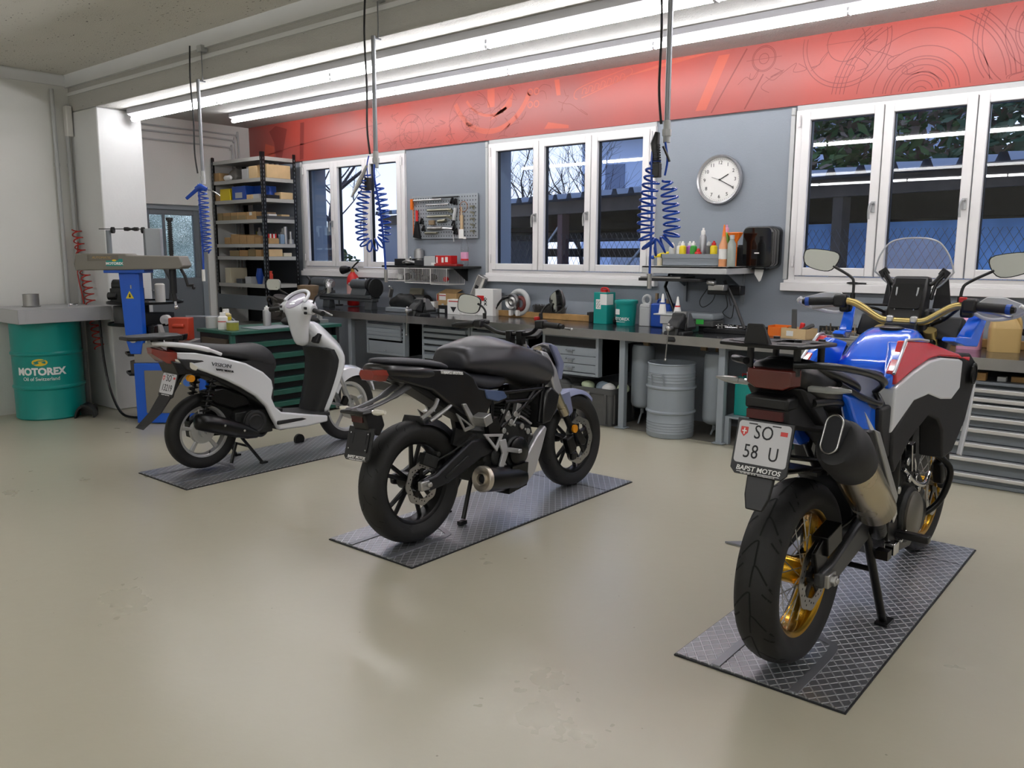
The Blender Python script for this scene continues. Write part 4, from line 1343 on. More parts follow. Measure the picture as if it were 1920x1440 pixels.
part(ad, 'rear_shock', M().tube(coil_pts((.0, .47, .48), (.0, .38, .82), .042, 7), .009, 6).cyl((0, .5, .42), (0, .36, .88), .02, n=12), K['ink'])
part(ad, 'shock_spring', M().tube(coil_pts((-.13, .28, .37), (-.13, .42, .62), .018, 9), .005, 6), K['castiron'])
# muffler on the right
c0, c1 = V((.2, .245, .57)), V((.2, -.05, .808))
axd = (c1 - c0).normalized()
part(ad, 'muffler', M().tube([c0 - axd * .02, c0, c0 + (c1 - c0) * .5, c1], [.06, .074, .076, .076], 32), KCAN, smooth=50)
T0 = Matrix.Translation(c1) @ axd.to_track_quat('Z', 'Y').to_matrix().to_4x4()
cap = []
for h, a, b, dy in ((-.03, .082, .082, 0), (.02, .085, .088, 0), (.07, .085, .096, -.004), (.12, .076, .095, -.012), (.15, .06, .085, -.016), (.155, .045, .07, -.016)):
    cap.append([(a * math.cos(2 * PI * k / 32), dy + b * math.sin(2 * PI * k / 32), h) for k in range(32)])
part(ad, 'muffler_end_cap', M(T0).rings(cap), K['matt'], smooth=50)
# oval outlet facing back
fx = V((-.2, -.93, .34)).normalized()
oc = V((.187, -.192, .915))
To = Matrix.Translation(oc) @ fx.to_track_quat('Z', 'Y').to_matrix().to_4x4()
part(ad, 'muffler_outlet', M(To).prism(rrect(.058, .125, .028, 8), 'z', -.05, .004), K['ink'])
part(ad, 'outlet_ring', M(To).tube([(*p, .004) for p in rrect(.06, .127, .029, 8)], .0035, 8, close=True), K['steel'])
part(ad, 'heat_shield', M().slab([(.05, .9), (.1, .885), (.36, .6), (.33, .545), (.3, .575), (.305, .605)], [.245] * 6, [.228] * 6), K['silver'], bevel=.006)
part(ad, 'shield_bracket', M().slab([(.0, .9), (.05, .9), (.3, .6), (.24, .56)], .236, .2), K['black'], bevel=.008)
part(ad, 'exhaust_pipe', M().tube(cr([(.2, .25, .56), (.17, .42, .43), (.1, .6, .36), (.05, .85, .3), (.05, 1.05, .36), (.04, 1.1, .55)], 6), .026, 14), K['castiron'], smooth=50)
# engine
part(ad, 'engine', M().slab([(.5, .38), (.58, .3), (.95, .26), (1.08, .34), (1.05, .5), (.9, .62), (.68, .62), (.52, .52)], .15, -.15).cyl((.14, .75, .42), (.19, .75, .42), .12, n=32).cyl((.14, .95, .37), (.18, .95, .37), .075, n=24), K['castiron'], bevel=.015)
part(ad, 'clutch_cover', M().lathe([(.1, 0), (.1, .012), (.085, .024), (.0, .026)], c=(.188, .75, .42), a='x', n=32), mat('engine_cover_grey', '#6e6a62', .4, .6), smooth=50)
cy = M(TR((0, .95, .6), R(-20)))
cy.box(-.13, .13, -.09, .09, -.06, .16)
part(ad, 'cylinder_block', cy, K['castiron'], bevel=.01)
ef = M()
for p in ((.16, .62, .55), (.17, .72, .58), (.165, .84, .56), (.16, .9, .5), (.17, .68, .66), (.15, .8, .68)):
    ef.cyl(p, (p[0] + .015, p[1], p[2]), .018, n=10)
ef.tube(cr([(.16, .7, .62), (.175, .8, .55), (.19, .9, .52), (.18, 1.0, .55)], 5), .011, 8).tube(cr([(.15, .76, .72), (.17, .8, .64), (.16, .86, .58)], 5), .008, 8).cbox((.16, .78, .66), (.03, .04, .12), rx=.2)
part(ad, 'engine_fitting', ef, K['chrome'], 'bright metal engine fittings', bevel=.003)
part(ad, 'skid_plate', M().slab([(.6, .3), (.66, .24), (1.0, .2), (1.2, .36), (1.16, .44), (.98, .28)], .13, -.13), K['satin'], bevel=.012)
for s in (1, -1):
    part(ad, 'crash_bar', M().tube(cr([(s * .2, 1.0, .64), (s * .25, 1.06, .56), (s * .22, 1.05, .42), (s * .15, 1.0, .34)], 6), .014, 10), K['satin'], smooth=60)
fr = M()
for s in (1, -1):
    fr.tube(cr([(s * .13, .45, .8), (s * .14, .62, .78), (s * .14, .95, .92), (s * .06, 1.12, 1.08)], 6), .022, 10).tube(cr([(s * .14, .62, .8), (s * .15, .6, .6), (s * .14, .58, .4)], 5), .026, 10).tube(cr([(s * .11, .5, .84), (s * .11, .1, .97), (s * .1, -.15, 1.0)], 5), .015, 8).tube([(s * .13, .52, .6), (s * .11, .15, .95)], .013, 8)
part(ad, 'frame', fr, K['satin'], smooth=50)
part(ad, 'inner_body', M().slab([(.05, 1.0), (.4, .95), (.62, 1.0), (1.0, 1.1), (1.12, 1.05), (1.05, .75), (.6, .68), (.42, .72), (.2, .86)], .105, -.105), K['matt'], bevel=.02)
# pegs
for s in (1, -1):
    part(ad, 'foot_peg', M().cbox((s * .235, .62, .37), (.13, .04, .03)).slab([(.5, .5), (.56, .52), (.64, .4), (.6, .34), (.52, .36)], s * .175, s * .155), K['black'], bevel=.006)
    part(ad, 'peg_plate', M().slab([(.44, .56), (.5, .58), (.56, .47), (.52, .44)], s * .19, s * .176).tube(cr([(s * .19, .62, .34), (s * .2, .72, .42), (s * .2, .76, .48)], 4), .009, 8).cbox((s * .18, .55, .33), (.04, .06, .05)).tube([(s * .18, .48, .46), (s * .2, .45, .56)], .012, 8), K['chrome'], bevel=.004)
part(ad, 'centre_stand', M().tube([(.12, .4, .44), (.165, .56, .005)], .017, 10).tube([(-.12, .4, .44), (-.165, .56, .005)], .017, 10).tube([(.14, .47, .25), (-.14, .47, .25)], .012, 8).cbox((.168, .57, .006), (.05, .09, .012)).cbox((-.168, .57, .006), (.05, .09, .012)).cbox((.17, .48, .32), (.05, .05, .035)), K['satin'], smooth=50)
# tail section
part(ad, 'tail_body', M().rings(loft_sym([(-.272, [(0, 1.06), (.09, 1.06), (.11, 1.1), (.1, 1.15), (0, 1.155)]), (-.12, [(0, .98), (.1, .985), (.13, 1.05), (.11, 1.14), (0, 1.15)]), (.1, [(0, .92), (.11, .93), (.13, .99), (.11, 1.06), (0, 1.07)]), (.35, [(0, .86), (.12, .87), (.14, .93), (.1, .98), (0, .99)])])), K['black'], sub=1, smooth=60)
part(ad, 'tail_lamp', M().rings([[(x * .075, -.275, 1.085 + z * .032) for x, z in ((-1, 1), (1, 1), (1, -.5), (.6, -1), (-.6, -1), (-1, -.5))], [(x * .095, -.24, 1.085 + z * .036) for x, z in ((-1, 1), (1, 1), (1, -.5), (.6, -1), (-.6, -1), (-1, -.5))]]), mat('smoked_red_lens', '#54221e', .1, coat=.5), 'dark red tail lamp', bevel=.004)
part(ad, 'rear_tail_panel', M().slab([(-.24, 1.06), (-.1, 1.03), (.0, .93), (-.03, .9), (-.18, 1.0)], .1, -.1), K['matt'], bevel=.01)
for s in (1, -1):
    part(ad, 'indicator', M().tube([(s * .1, -.19, 1.055), (s * .15, -.19, 1.056)], .011, 8).tube([(s * .145, -.19, 1.056), (s * .165, -.19, 1.057), (s * .2, -.187, 1.058), (s * .235, -.183, 1.06)], [.014, .017, .015, .006], 8, flat=.8), mat('smoky_clear_lens', '#8e8f8e', .08, coat=.6), smooth=40)
    part(ad, 'side_cover', M().slab([(.05, 1.01), (.2, .99), (.36, .92), (.4, .85), (.36, .74), (.28, .75), (.14, .88)], [s * x for x in (.14, .15, .16, .17, .17, .165, .15)], s * .1), KAB, bevel=.015, seg=3)
    part(ad, 'side_stripe', M().slab([(.2, .93), (.3, .84), (.36, .75), (.33, .75), (.26, .84)], [s * x for x in (.156, .168, .1725, .1715, .165)], s * .12), KAW, bevel=.002)
# seat, pillion seat
part(ad, 'pillion_seat', M().rings(loft_sym([(-.2, [(0, 1.12), (.08, 1.12), (.1, 1.14), (.07, 1.165), (0, 1.17)]), (0, [(0, 1.05), (.12, 1.05), (.14, 1.085), (.1, 1.115), (0, 1.12)]), (.18, [(0, .99), (.14, .99), (.16, 1.03), (.12, 1.065), (0, 1.07)]), (.24, [(0, .97), (.12, .97), (.13, .99), (.1, 1.02), (0, 1.03)])])), K['black'], sub=2)
part(ad, 'rider_seat', M().rings(loft_sym([(.16, [(0, .97), (.12, .96), (.15, .99), (.12, 1.03), (0, 1.04)]), (.24, [(0, .93), (.14, .91), (.17, .95), (.13, 1.0), (0, 1.005)]), (.4, [(0, .90), (.15, .86), (.18, .91), (.13, .985), (0, .99)]), (.56, [(0, .90), (.15, .84), (.165, .91), (.115, 1.01), (0, 1.02)]), (.68, [(0, .93), (.12, .88), (.135, .95), (.09, 1.05), (0, 1.06)]), (.72, [(0, .97), (.08, .94), (.1, .98), (.06, 1.05), (0, 1.06)])])), KSEA, sub=2)
for s in (1, -1):
    part(ad, 'seat_side', M().slab([(.3, .93), (.45, .93), (.5, .82), (.42, .72), (.36, .76), (.3, .86)], s * .182, s * .14), K['matt'], bevel=.01)
# tank
def tks(y, zb, w, zm, pw, zt):
    return (y, [(0, zb), (w * .95, zb), (w, zm), (pw + .018, zt - .03), (pw, zt - .004), (pw * .75, zt), (0, zt + .004)])


tk = [tks(.6, .95, .135, .99, .07, 1.03), tks(.615, .95, .145, 1.0, .08, 1.06), tks(.7, .95, .17, 1.02, .095, 1.095), tks(.82, .96, .19, 1.05, .1, 1.145), tks(.93, .97, .2, 1.06, .1, 1.176), tks(1.0, .99, .195, 1.06, .095, 1.176), tks(1.02, 1.0, .17, 1.05, .085, 1.15)]
part(ad, 'fuel_tank', M().rings(loft_sym(tk)), KAB, sub=1, smooth=60)
for s in (1, -1):
    sk = [(.385, .99), (.385, 1.035), (.47, 1.1), (.56, 1.155), (.66, 1.13), (.7, 1.0)]
    part(ad, 'tank_skirt', M().slab(sk, [s * x for x in (.178, .182, .187, .17, .13, .19)], [s * x for x in (.15, .15, .14, .1, .08, .14)]), KAB, bevel=.012, seg=3)
part(ad, 'fuel_cap', M().lathe([(.05, 0), (.05, .01), (.035, .016), (0, .016)], c=(0, .94, 1.168), n=24), K['satin'])
KSIL = mat('silver_pinstripe', '#b9bec4', .3, .6)
for s in (1, -1):
    fx_ = lambda L: [s * (.17 + .2 * (y - .3)) for y, z in L]
    red = [(.41, 1.005), (.40, 1.055), (.566, 1.16), (.72, 1.145), (.88, 1.095), (.985, 1.075), (.98, 1.05), (.88, 1.075), (.74, 1.09), (.65, 1.085), (.53, 1.05)]
    part(ad, 'red_tank_panel', M().slab(red, [s * (.192 + .2 * (y - .41) - .05 * max(0, (z - 1.08) / .08)) for y, z in red], [s * (.155 + .19 * (y - .41) - .05 * max(0, (z - 1.08) / .08)) for y, z in red]), KAR, bevel=.008, seg=3)
    wh = [(.405, .995), (.53, 1.045), (.65, 1.08), (.74, 1.085), (.885, 1.07), (.92, 1.06), (.915, .945), (.85, .905), (.76, .915), (.66, .945), (.55, .93), (.40, .82)]
    part(ad, 'white_side_panel', M().slab(wh, [s * (.193 + .2 * (y - .41)) for y, z in wh], [s * (.13 + .15 * (y - .41)) for y, z in wh]), KAW, bevel=.008, seg=3)
    part(ad, 'pinstripe', M().tube([(s * (.188 + .2 * (y - .41)) - s * .045 * max(0, (z - 1.06) / .1), y, z) for y, z in ((.395, 1.05), (.48, 1.11), (.56, 1.163), (.66, 1.16), (.72, 1.15))], .006, 6), KSIL)
    bl = [(.89, 1.09), (.985, 1.085), (1.06, 1.03), (1.05, .97), (.99, .80), (.9, .68), (.82, .66), (.8, .78), (.76, .83), (.68, .86), (.55, .78), (.45, .66), (.42, .72), (.42, .82), (.55, .94), (.66, .955), (.76, .925), (.85, .915), (.915, .95), (.915, 1.05)]
    part(ad, 'side_fairing', M().slab(bl, [s * (.19 + .2 * (y - .41)) for y, z in bl], [s * (.13 + .12 * (y - .41)) for y, z in bl]), K['matt'], bevel=.008)
    part(ad, 'fairing_badge', M().lathe([(.045, 0), (.045, .006), (.036, .006), (.036, .002), (0, .002)], c=(s * .318 if s > 0 else -.318, 1.0, 1.0), a='x', n=28), K['satin'])
    part(ad, 'white_edge', M().slab([(1.05, .98), (1.07, .98), (1.02, .8), (.93, .66), (.91, .67), (.99, .8)], s * .318, s * .3), KAW, bevel=.003)
    part(ad, 'blue_shroud', M().slab([(.93, 1.135), (1.02, 1.11), (1.12, 1.10), (1.24, 1.245), (1.2, 1.25), (1.08, 1.14), (.95, 1.15)], [s * x for x in (.255, .28, .3, .31, .3, .28, .25)], [s * x for x in (.2, .22, .24, .26, .25, .22, .2)]), KAB, bevel=.006, seg=3)
    part(ad, 'wind_deflector', M().rings([[(s * .08, 1.22, 1.25), (s * .15, 1.26, 1.25), (s * .148, 1.268, 1.25), (s * .078, 1.23, 1.25)], [(s * .095, 1.23, 1.375), (s * .13, 1.26, 1.385), (s * .128, 1.268, 1.385), (s * .093, 1.24, 1.375)]]), K['black'], bevel=.002)
    part(ad, 'cockpit_cover', M().slab([(1.12, 1.12), (1.2, 1.12), (1.26, 1.2), (1.2, 1.22)], s * .22, s * .06), K['matt'], bevel=.012)
# cockpit: display, brackets, windscreen
part(ad, 'dash_housing', M().slab([(1.08, 1.2), (1.2, 1.2), (1.22, 1.39), (1.16, 1.395), (1.09, 1.26)], .075, -.075).slab([(1.11, 1.14), (1.2, 1.12), (1.25, 1.25), (1.13, 1.25)], .09, -.09), K['black'], bevel=.012)
part(ad, 'dash_screen', M(TR((0, 1.108, 1.305), R(62))).prism(rrect(.13, .12, .012), 'z', 0, .004), mat('dash_glass', '#1c1d20', .12, coat=.5))
part(ad, 'dash_rail', M().tube([(-.04, 1.09, 1.245), (-.045, 1.12, 1.345)], .004, 6).tube([(.04, 1.09, 1.245), (.045, 1.12, 1.345)], .004, 6), K['ltgrey'])
for s in (1, -1):
    part(ad, 'screen_bracket', M().tube(cr([(s * .06, 1.17, 1.36), (s * .09, 1.18, 1.365), (s * .125, 1.19, 1.415)], 4), .01, 8).tube(cr([(s * .085, 1.17, 1.29), (s * .1, 1.18, 1.36), (s * .13, 1.19, 1.40)], 4), .008, 8).cbox((s * .128, 1.19, 1.408), (.04, .012, .035), ry=s * .6), K['black'], bevel=.003)
half = [(.0, 1.335), (.06, 1.335), (.1, 1.345), (.16, 1.405), (.165, 1.42), (.15, 1.475), (.128, 1.515), (.1, 1.545), (.055, 1.56), (0, 1.563)]
half = [(p.x, p.y) for p in cr(half, 4)]
ys = lambda x, z: 1.16 + .12 * (1.563 - z) / .23 * -.6 + .09 - 1.6 * x * x * .5 + .0
outl = [(x, z) for x, z in half] + [(-x, z) for x, z in half[::-1][1:-1]]
n_ = 7
rs = []
for j in range(n_ + 1):
    k = 1 - j / n_
    rs.append([(x * k, 1.21 - .25 * (z - 1.4) * k - .9 * (x * k) ** 2 - .25 * 0, 1.45 + (z - 1.45) * k) for x, z in outl])
m = M()
m.rings(rs, cap=False)
o = part(ad, 'windscreen', m, KVIS, 'clear windscreen', recalc=True, smooth=180)
so = o.modifiers.new('thick', 'SOLIDIFY')
so.thickness = .003
M().tube([(x, 1.21 - .25 * (z - 1.4) - .9 * x * x, z) for x, z in outl], .0038, 6, close=True).build('screen_edge', KEDGE, o, smooth=60)
# handlebar
KH = V((.0, .0, .0))
bp_ = [(-.3, 1.055, 1.275), (-.24, 1.06, 1.277), (-.19, 1.065, 1.262), (-.1, 1.075, 1.205), (-.05, 1.078, 1.197), (.05, 1.078, 1.197), (.1, 1.075, 1.205), (.19, 1.065, 1.262), (.24, 1.06, 1.277), (.3, 1.055, 1.275)]
part(ad, 'handlebar', M().tube(cr(bp_, 6), .0165, 14), KBR2, 'gold handlebar', smooth=60)
part(ad, 'bar_clamp', M().slab([(1.05, 1.19), (1.06, 1.222), (1.1, 1.222), (1.105, 1.19)], .065, .035).slab([(1.05, 1.19), (1.06, 1.222), (1.1, 1.222), (1.105, 1.19)], -.035, -.065), K['alu'], bevel=.008)
part(ad, 'bar_clamp_base', M().box(-.07, .07, 1.05, 1.11, 1.12, 1.192), K['black'], bevel=.01)
part(ad, 'cable_loom', M().tube(cr([(-.22, 1.08, 1.265), (-.15, 1.14, 1.262), (-.05, 1.17, 1.255), (.02, 1.16, 1.22)], 6), .006, 6).tube(cr([(.22, 1.08, 1.26), (.16, 1.12, 1.21), (.1, 1.16, 1.18)], 6), .007, 6).tube(cr([(-.26, 1.09, 1.27), (-.14, 1.17, 1.24), (-.08, 1.2, 1.2)], 6), .007, 6), K['black'])


def agrip(s):
    part(ad, 'grip', M().tube([(s * .3, 1.055, 1.275), (s * .41, 1.04, 1.27)], .019, 16), K['rubber'])
    part(ad, 'bar_end', M().cyl((s * .41, 1.04, 1.27), (s * .428, 1.037, 1.269), .021, n=16), K['bluecan'], 'blue ring at the grip end')
    part(ad, 'bar_weight', M().cyl((s * .428, 1.037, 1.269), (s * .442, 1.035, 1.268), .018, .012, n=16), K['satin'])
    part(ad, 'switch_block', M().cbox((s * .27, 1.06, 1.278), (.06, .055, .06)).cbox((s * .255, 1.085, 1.25), (.05, .05, .05)), K['black'], bevel=.012)
    part(ad, 'brake_lever', M().tube(cr([(s * .24, 1.1, 1.262), (s * .3, 1.13, 1.255), (s * .38, 1.115, 1.24), (s * .42, 1.1, 1.235)], 4), .007, 8), K['alu'])
    fr_ = [(s * .24, 1.14, 1.262), (s * .3, 1.165, 1.222), (s * .36, 1.165, 1.218), (s * .44, 1.12, 1.24), (s * .475, 1.07, 1.268), (s * .455, 1.05, 1.285)]
    part(ad, 'hand_guard', M().rings([[(s * x, y, z), (s * x, y + .012, z), (s * x2, y2 + .012, z2), (s * x2, y2, z2)] for (x, y, z), (x2, y2, z2) in (((.24, 1.14, 1.255), (.25, 1.145, 1.235)), ((.31, 1.16, 1.312), (.32, 1.17, 1.212)), ((.38, 1.15, 1.312), (.38, 1.165, 1.215)), ((.45, 1.11, 1.29), (.45, 1.12, 1.238)), ((.478, 1.06, 1.275), (.48, 1.065, 1.255)))]), KHG, bevel=.003, smooth=50)
    part(ad, 'guard_frame', M().tube(cr(fr_, 5), .0085, 8), KAW, smooth=60)


mir(agrip)
part(ad, 'engine_switch', M().cbox((.245, 1.045, 1.302), (.03, .02, .022)), K['red'], 'red engine stop switch', bevel=.004)
mpo = cr([(.085, .012), (.06, .042), (-.06, .048), (-.085, .02), (-.07, -.03), (-.0, -.052), (.055, -.045)], 3, True)
mirror_unit(ad, [(-.225, 1.08, 1.28), (-.228, 1.09, 1.36), (-.25, 1.1, 1.39), (-.33, 1.1, 1.435)], (-.385, 1.09, 1.465), .17, .1, R(4), R(8), [(x, z) for x, z, *_ in [tuple(p) for p in mpo]])
mirror_unit(ad, [(.225, 1.08, 1.28), (.228, 1.09, 1.345), (.25, 1.1, 1.375), (.34, 1.1, 1.425)], (.40, 1.09, 1.45), .17, .1, R(-4), R(-8), [(-x, z) for x, z, *_ in [tuple(p) for p in mpo]])
# fork, front fender, headlight
for s in (1, -1):
    part(ad, 'fork_tube', M().tube([(s * .105, 1.12, 1.16), (s * .105, 1.36, .72)], .028, 14), KBR2, 'gold fork tube', smooth=50)
    part(ad, 'fork_slider', M().tube([(s * .105, 1.34, .76), (s * .105, 1.56, .36)], .024, 14), K['satin'], smooth=50)
part(ad, 'triple_clamp', M().box(-.13, .13, 1.08, 1.18, 1.09, 1.12), K['satin'], bevel=.01)
fs = []
for k in range(15):
    a = R(30 + k * 9)
    q = V((math.cos(a), math.sin(a)))
    w = .045 + .03 * math.sin(PI * k / 14)
    r = .40
    fs.append([(-w, 1.585 + (r - .05) * q.x, .352 + (r - .05) * q.y), (-w * .8, 1.585 + r * q.x, .352 + r * q.y), (0, 1.585 + (r + .012) * q.x, .352 + (r + .012) * q.y), (w * .8, 1.585 + r * q.x, .352 + r * q.y), (w, 1.585 + (r - .05) * q.x, .352 + (r - .05) * q.y), (0, 1.585 + (r - .008) * q.x, .352 + (r - .008) * q.y)])
part(ad, 'front_fender', M().rings(fs), KAW, smooth=60)
part(ad, 'headlight', M().rings(loft_sym([(1.18, [(0, 1.0), (.15, 1.02), (.17, 1.12), (.12, 1.24), (0, 1.26)]), (1.32, [(0, .98), (.13, 1.0), (.15, 1.1), (.1, 1.19), (0, 1.2)]), (1.42, [(0, .98), (.06, 1.0), (.08, 1.06), (.05, 1.11), (0, 1.12)])])), K['black'], bevel=.01)
part(ad, 'front_caliper', M().cbox((.1, 1.5, .45), (.05, .08, .12), rx=R(20)), K['satin'], bevel=.01)
# luggage rack and grab rails
plan = [(-.155, -.30), (-.13, -.375), (-.05, -.395), (.05, -.395), (.13, -.375), (.155, -.30), (.15, -.1), (.105, -.02), (.06, .06), (-.06, .06), (-.105, -.02), (-.15, -.1)]
holes = [[(-.13, -.27), (-.12, -.33), (-.05, -.345), (-.04, -.28)], [(.04, -.28), (.05, -.345), (.12, -.33), (.13, -.27)], [(-.125, -.12), (-.125, -.23), (-.07, -.23), (-.07, -.1)], [(.07, -.1), (.07, -.23), (.125, -.23), (.125, -.12)], [(-.04, -.02), (-.04, -.2), (.04, -.2), (.04, -.02)]]


def rackz(y):
    return 1.205 - .09 * max(0, y + .2) - .02 * max(0, -(y + .3)) * 0


m = M()
m.rings([[(x, y, rackz(y) - .006) for x, y in plan], [(x, y, rackz(y) + .006) for x, y in plan]])
part(ad, 'luggage_rack', m, K['satin'], bevel=.004)
h = M()
for q in holes:
    h.rings([[(x, y, rackz(y) + .0058) for x, y in q], [(x, y, rackz(y) + .0068) for x, y in q]])
part(ad, 'rack_slot', h, K['ink'], 'dark slots in the luggage rack')
part(ad, 'rack_lip', M().rings([[(-.045, -.385, 1.2), (.045, -.385, 1.2), (.045, -.35, 1.2), (-.045, -.35, 1.2)], [(-.028, -.395, 1.275), (.028, -.395, 1.275), (.026, -.385, 1.275), (-.026, -.385, 1.275)]]), K['matt'], bevel=.006)
for x, y in ((-.08, -.25), (.08, -.25), (-.08, -.05), (.08, -.05)):
    part(ad, 'rack_post', M().cyl((x, y, 1.1), (x, y, rackz(y) + .014), .012, n=10), K['black'])
for s in (1, -1):
    part(ad, 'grab_rail', M().tube(cr([(s * .14, .34, .985), (s * .19, .27, 1.03), (s * .205, .12, 1.075), (s * .185, -.1, 1.12), (s * .14, -.24, 1.14), (s * .08, -.28, 1.14)], 6), [.012] * 6 + [.015] * 25, 10, flat=.8).tube(cr([(s * .14, .34, .985), (s * .175, .3, .95), (s * .16, .18, .98), (s * .13, .0, 1.05)], 5), .011, 8), mat('grab_rail_alloy', '#2e2f31', .3, .7), smooth=60)
part(ad, 'number_plate_lamp', M().box(-.075, .075, -.29, -.2, .985, 1.03), K['black'], bevel=.01)
part(ad, 'reflector', M().box(-.062, .062, -.298, -.286, .955, .985), mat('deep_red_reflector', '#45191b', .2))
part(ad, 'plate_arm', M().slab([(-.29, 1.0), (-.2, 1.03), (-.02, 1.0), (.1, .93), (.06, .86), (-.14, .9), (-.27, .93)], .07, -.07), K['matt'], bevel=.015)
part(ad, 'mudguard', M().rings([[(-.05, -.29, .8), (.05, -.29, .8), (.05, -.27, .8), (-.05, -.27, .8)], [(-.045, -.325, .70), (.045, -.325, .70), (.045, -.31, .70), (-.045, -.31, .70)], [(-.03, -.345, .655), (.03, -.345, .655), (.03, -.33, .655), (-.03, -.33, .655)]]), K['black'], bevel=.006)
part(ad, 'plate_stay', M().tube([(.05, -.29, .84), (.09, .06, .76)], .009, 8).tube([(.05, -.3, .78), (.09, .06, .74)], .008, 8).slab([(.0, .8), (.12, .85), (.14, .72), (.02, .72)], .1, .06), K['satin'])
part(ad, 'inner_fender', M().rings([[(-.085, .338 * 1.1 * math.cos(R(a)), .352 + .338 * 1.1 * math.sin(R(a))), (.085, .338 * 1.1 * math.cos(R(a)), .352 + .338 * 1.1 * math.sin(R(a))), (.085, .338 * 1.14 * math.cos(R(a)), .352 + .338 * 1.14 * math.sin(R(a))), (-.085, .338 * 1.14 * math.cos(R(a)), .352 + .338 * 1.14 * math.sin(R(a)))] for a in range(15, 100, 8)]), K['black'], smooth=50)
plate_swiss(ad, 'licence_plate', TR((0, -.3, .872), R(74)), .185, .145, 'SO', '58  U', .036)
# ---------------------------------------------------------------- floor lifts
def tread_mat():
    t = NT('diamond_tread_plate')
    tc = t.new('TexCoord')
    sx = t.new('SeparateXYZ')
    t.link(tc.outputs['Object'], sx.inputs[0])
    k = 2 * PI / .036
    x, y = sx.outputs[0], sx.outputs[1]
    a = t.math('SINE', t.math('MULTIPLY', t.math('MULTIPLY_ADD', x, 1.0, t.math('MULTIPLY', y, .75)), k / 1.25))
    b = t.math('SINE', t.math('MULTIPLY', t.math('SUBTRACT', x, t.math('MULTIPLY', y, .75)), k / 1.25))
    m = t.math('MAXIMUM', a, b)
    f = t.new('MapRange', i_0=0.0)
    t.link(m, f.inputs[0])
    f.inputs[1].default_value, f.inputs[2].default_value = .82, .96
    n = t.new('TexNoise', i_Scale=4.0, i_Detail=5.0)
    t.link(tc.outputs['Object'], n.inputs['Vector'])
    c = t.mix(n.outputs[0], lin('#85878c'), lin('#b4b6bb'))
    c = t.mix(t.math('MULTIPLY', f.outputs[0], .7), c, lin('#eef0f4'))
    t.link(c, t.b.inputs['Base Color'])
    t.b.inputs['Metallic'].default_value = .85
    t.link(t.math('MULTIPLY_ADD', n.outputs[0], .2, .26), t.b.inputs['Roughness'])
    bp = t.new('Bump', i_Strength=.7, i_Distance=.004)
    t.link(f.outputs[0], bp.inputs['Height'])
    t.link(bp.outputs[0], t.b.inputs['Normal'])
    return t.m


KT = tread_mat()
KFL = mat('flat_steel_bar', '#8e9096', .4, .7)
LW, LL = .636, 2.0


def lift(label, x, y):
    root = thing('floor_lift', label, 'motorcycle lift', (x, y, 0), group='flush floor lifts')
    M().box(0, LW, 0, LL, .0005, .006).build('frame', K['ink'], root)
    M().box(.006, LW - .006, .006, LL - .3, .006, .011).build('tread_plate', KT, root)
    M().box(.006, LW - .006, LL - .29, LL - .006, .006, .011).build('end_plate', KT, root)
    u = [(.165, .01), (.165, .44), (.2, .49), (.30, .5), (.4, .47), (.455, .40), (.455, .01)]
    L = [(p.x, p.y) for p in cr(u, 5)]
    m = M()
    o, i = [], []
    for k, p in enumerate(L):
        q = V(L[min(k + 1, len(L) - 1)]) - V(L[max(k - 1, 0)])
        nn = V((-q.y, q.x)).normalized() * .016
        o.append((p[0] + nn.x, p[1] + nn.y))
        i.append((p[0] - nn.x, p[1] - nn.y))
    for k in range(len(L) - 1):
        m.rings([[(*o[k], .011), (*i[k], .011), (*i[k], .015), (*o[k], .015)], [(*o[k + 1], .011), (*i[k + 1], .011), (*i[k + 1], .015), (*o[k + 1], .015)]])
    m.build('wheel_clamp_bar', KFL, root, smooth=0)
    return root


lift('flush diamond plate lift under the white scooter', -5.502, 2.598)
lift('flush diamond plate lift under the black naked motorcycle', -3.432, 2.607)
l3 = lift('flush diamond plate lift under the blue and red adventure motorcycle', -1.406, 2.649)
M().prism([(-.40, 1.27), (-.02, 1.62), (-.02, 1.25)], 'z', .002, .012).build('side_flap', KFL, l3)
o = M().lathe([(.03, -.015), (.043, -.012), (.043, .012), (.03, .015)], a='x', n=24).build('caster_wheel', K['rubber'], loc=(-5.42, 3.86, .036))
tag(o, 'small black rubber caster wheel behind the scooter floorboard', 'caster wheel')
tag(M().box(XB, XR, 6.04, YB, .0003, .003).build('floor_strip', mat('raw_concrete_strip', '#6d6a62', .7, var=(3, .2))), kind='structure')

# ---------------------------------------------------------------- workbench
BZ, BY = .85, 5.94
wt = thing('workbench', 'long workbench with steel edged dark top along the window wall', 'workbench', (0, 0, 0))
M().box(-8.35, 2.2, BY + .012, 6.73, BZ - .07, BZ).build('top_sheet', K['worktop'], wt, bevel=.003)
M().box(-8.35, 2.2, BY, BY + .012, BZ - .072, BZ + .002).build('edge_trim', K['steel'], wt)


def leg(x, label, full=True):
    M().box(x - .028, x + .028, 6.02, 6.075, .01, BZ - .07).box(x - .05, x + .05, 5.995, 6.09, .003, .012).box(x - .02, x + .02, 6.075, 6.7, BZ - .11, BZ - .07).build('leg', K['cab'], wt, bevel=.004)


leg(-3.79, 'grey square bench leg left of the grey steel barrel')
leg(-2.87, 'grey square bench leg right of the grey steel barrel, beside the teal can')
leg(-7.42, 'grey square bench leg in the dark space left of the hanging drawers')
leg(.6, 'grey square bench leg at the far right of the worktop')

KBRT = mat('bright_handle_strip', '#dcdcde', .3, .55)
KHS = mat('cabinet_shadow_gap', '#26292c', .8)


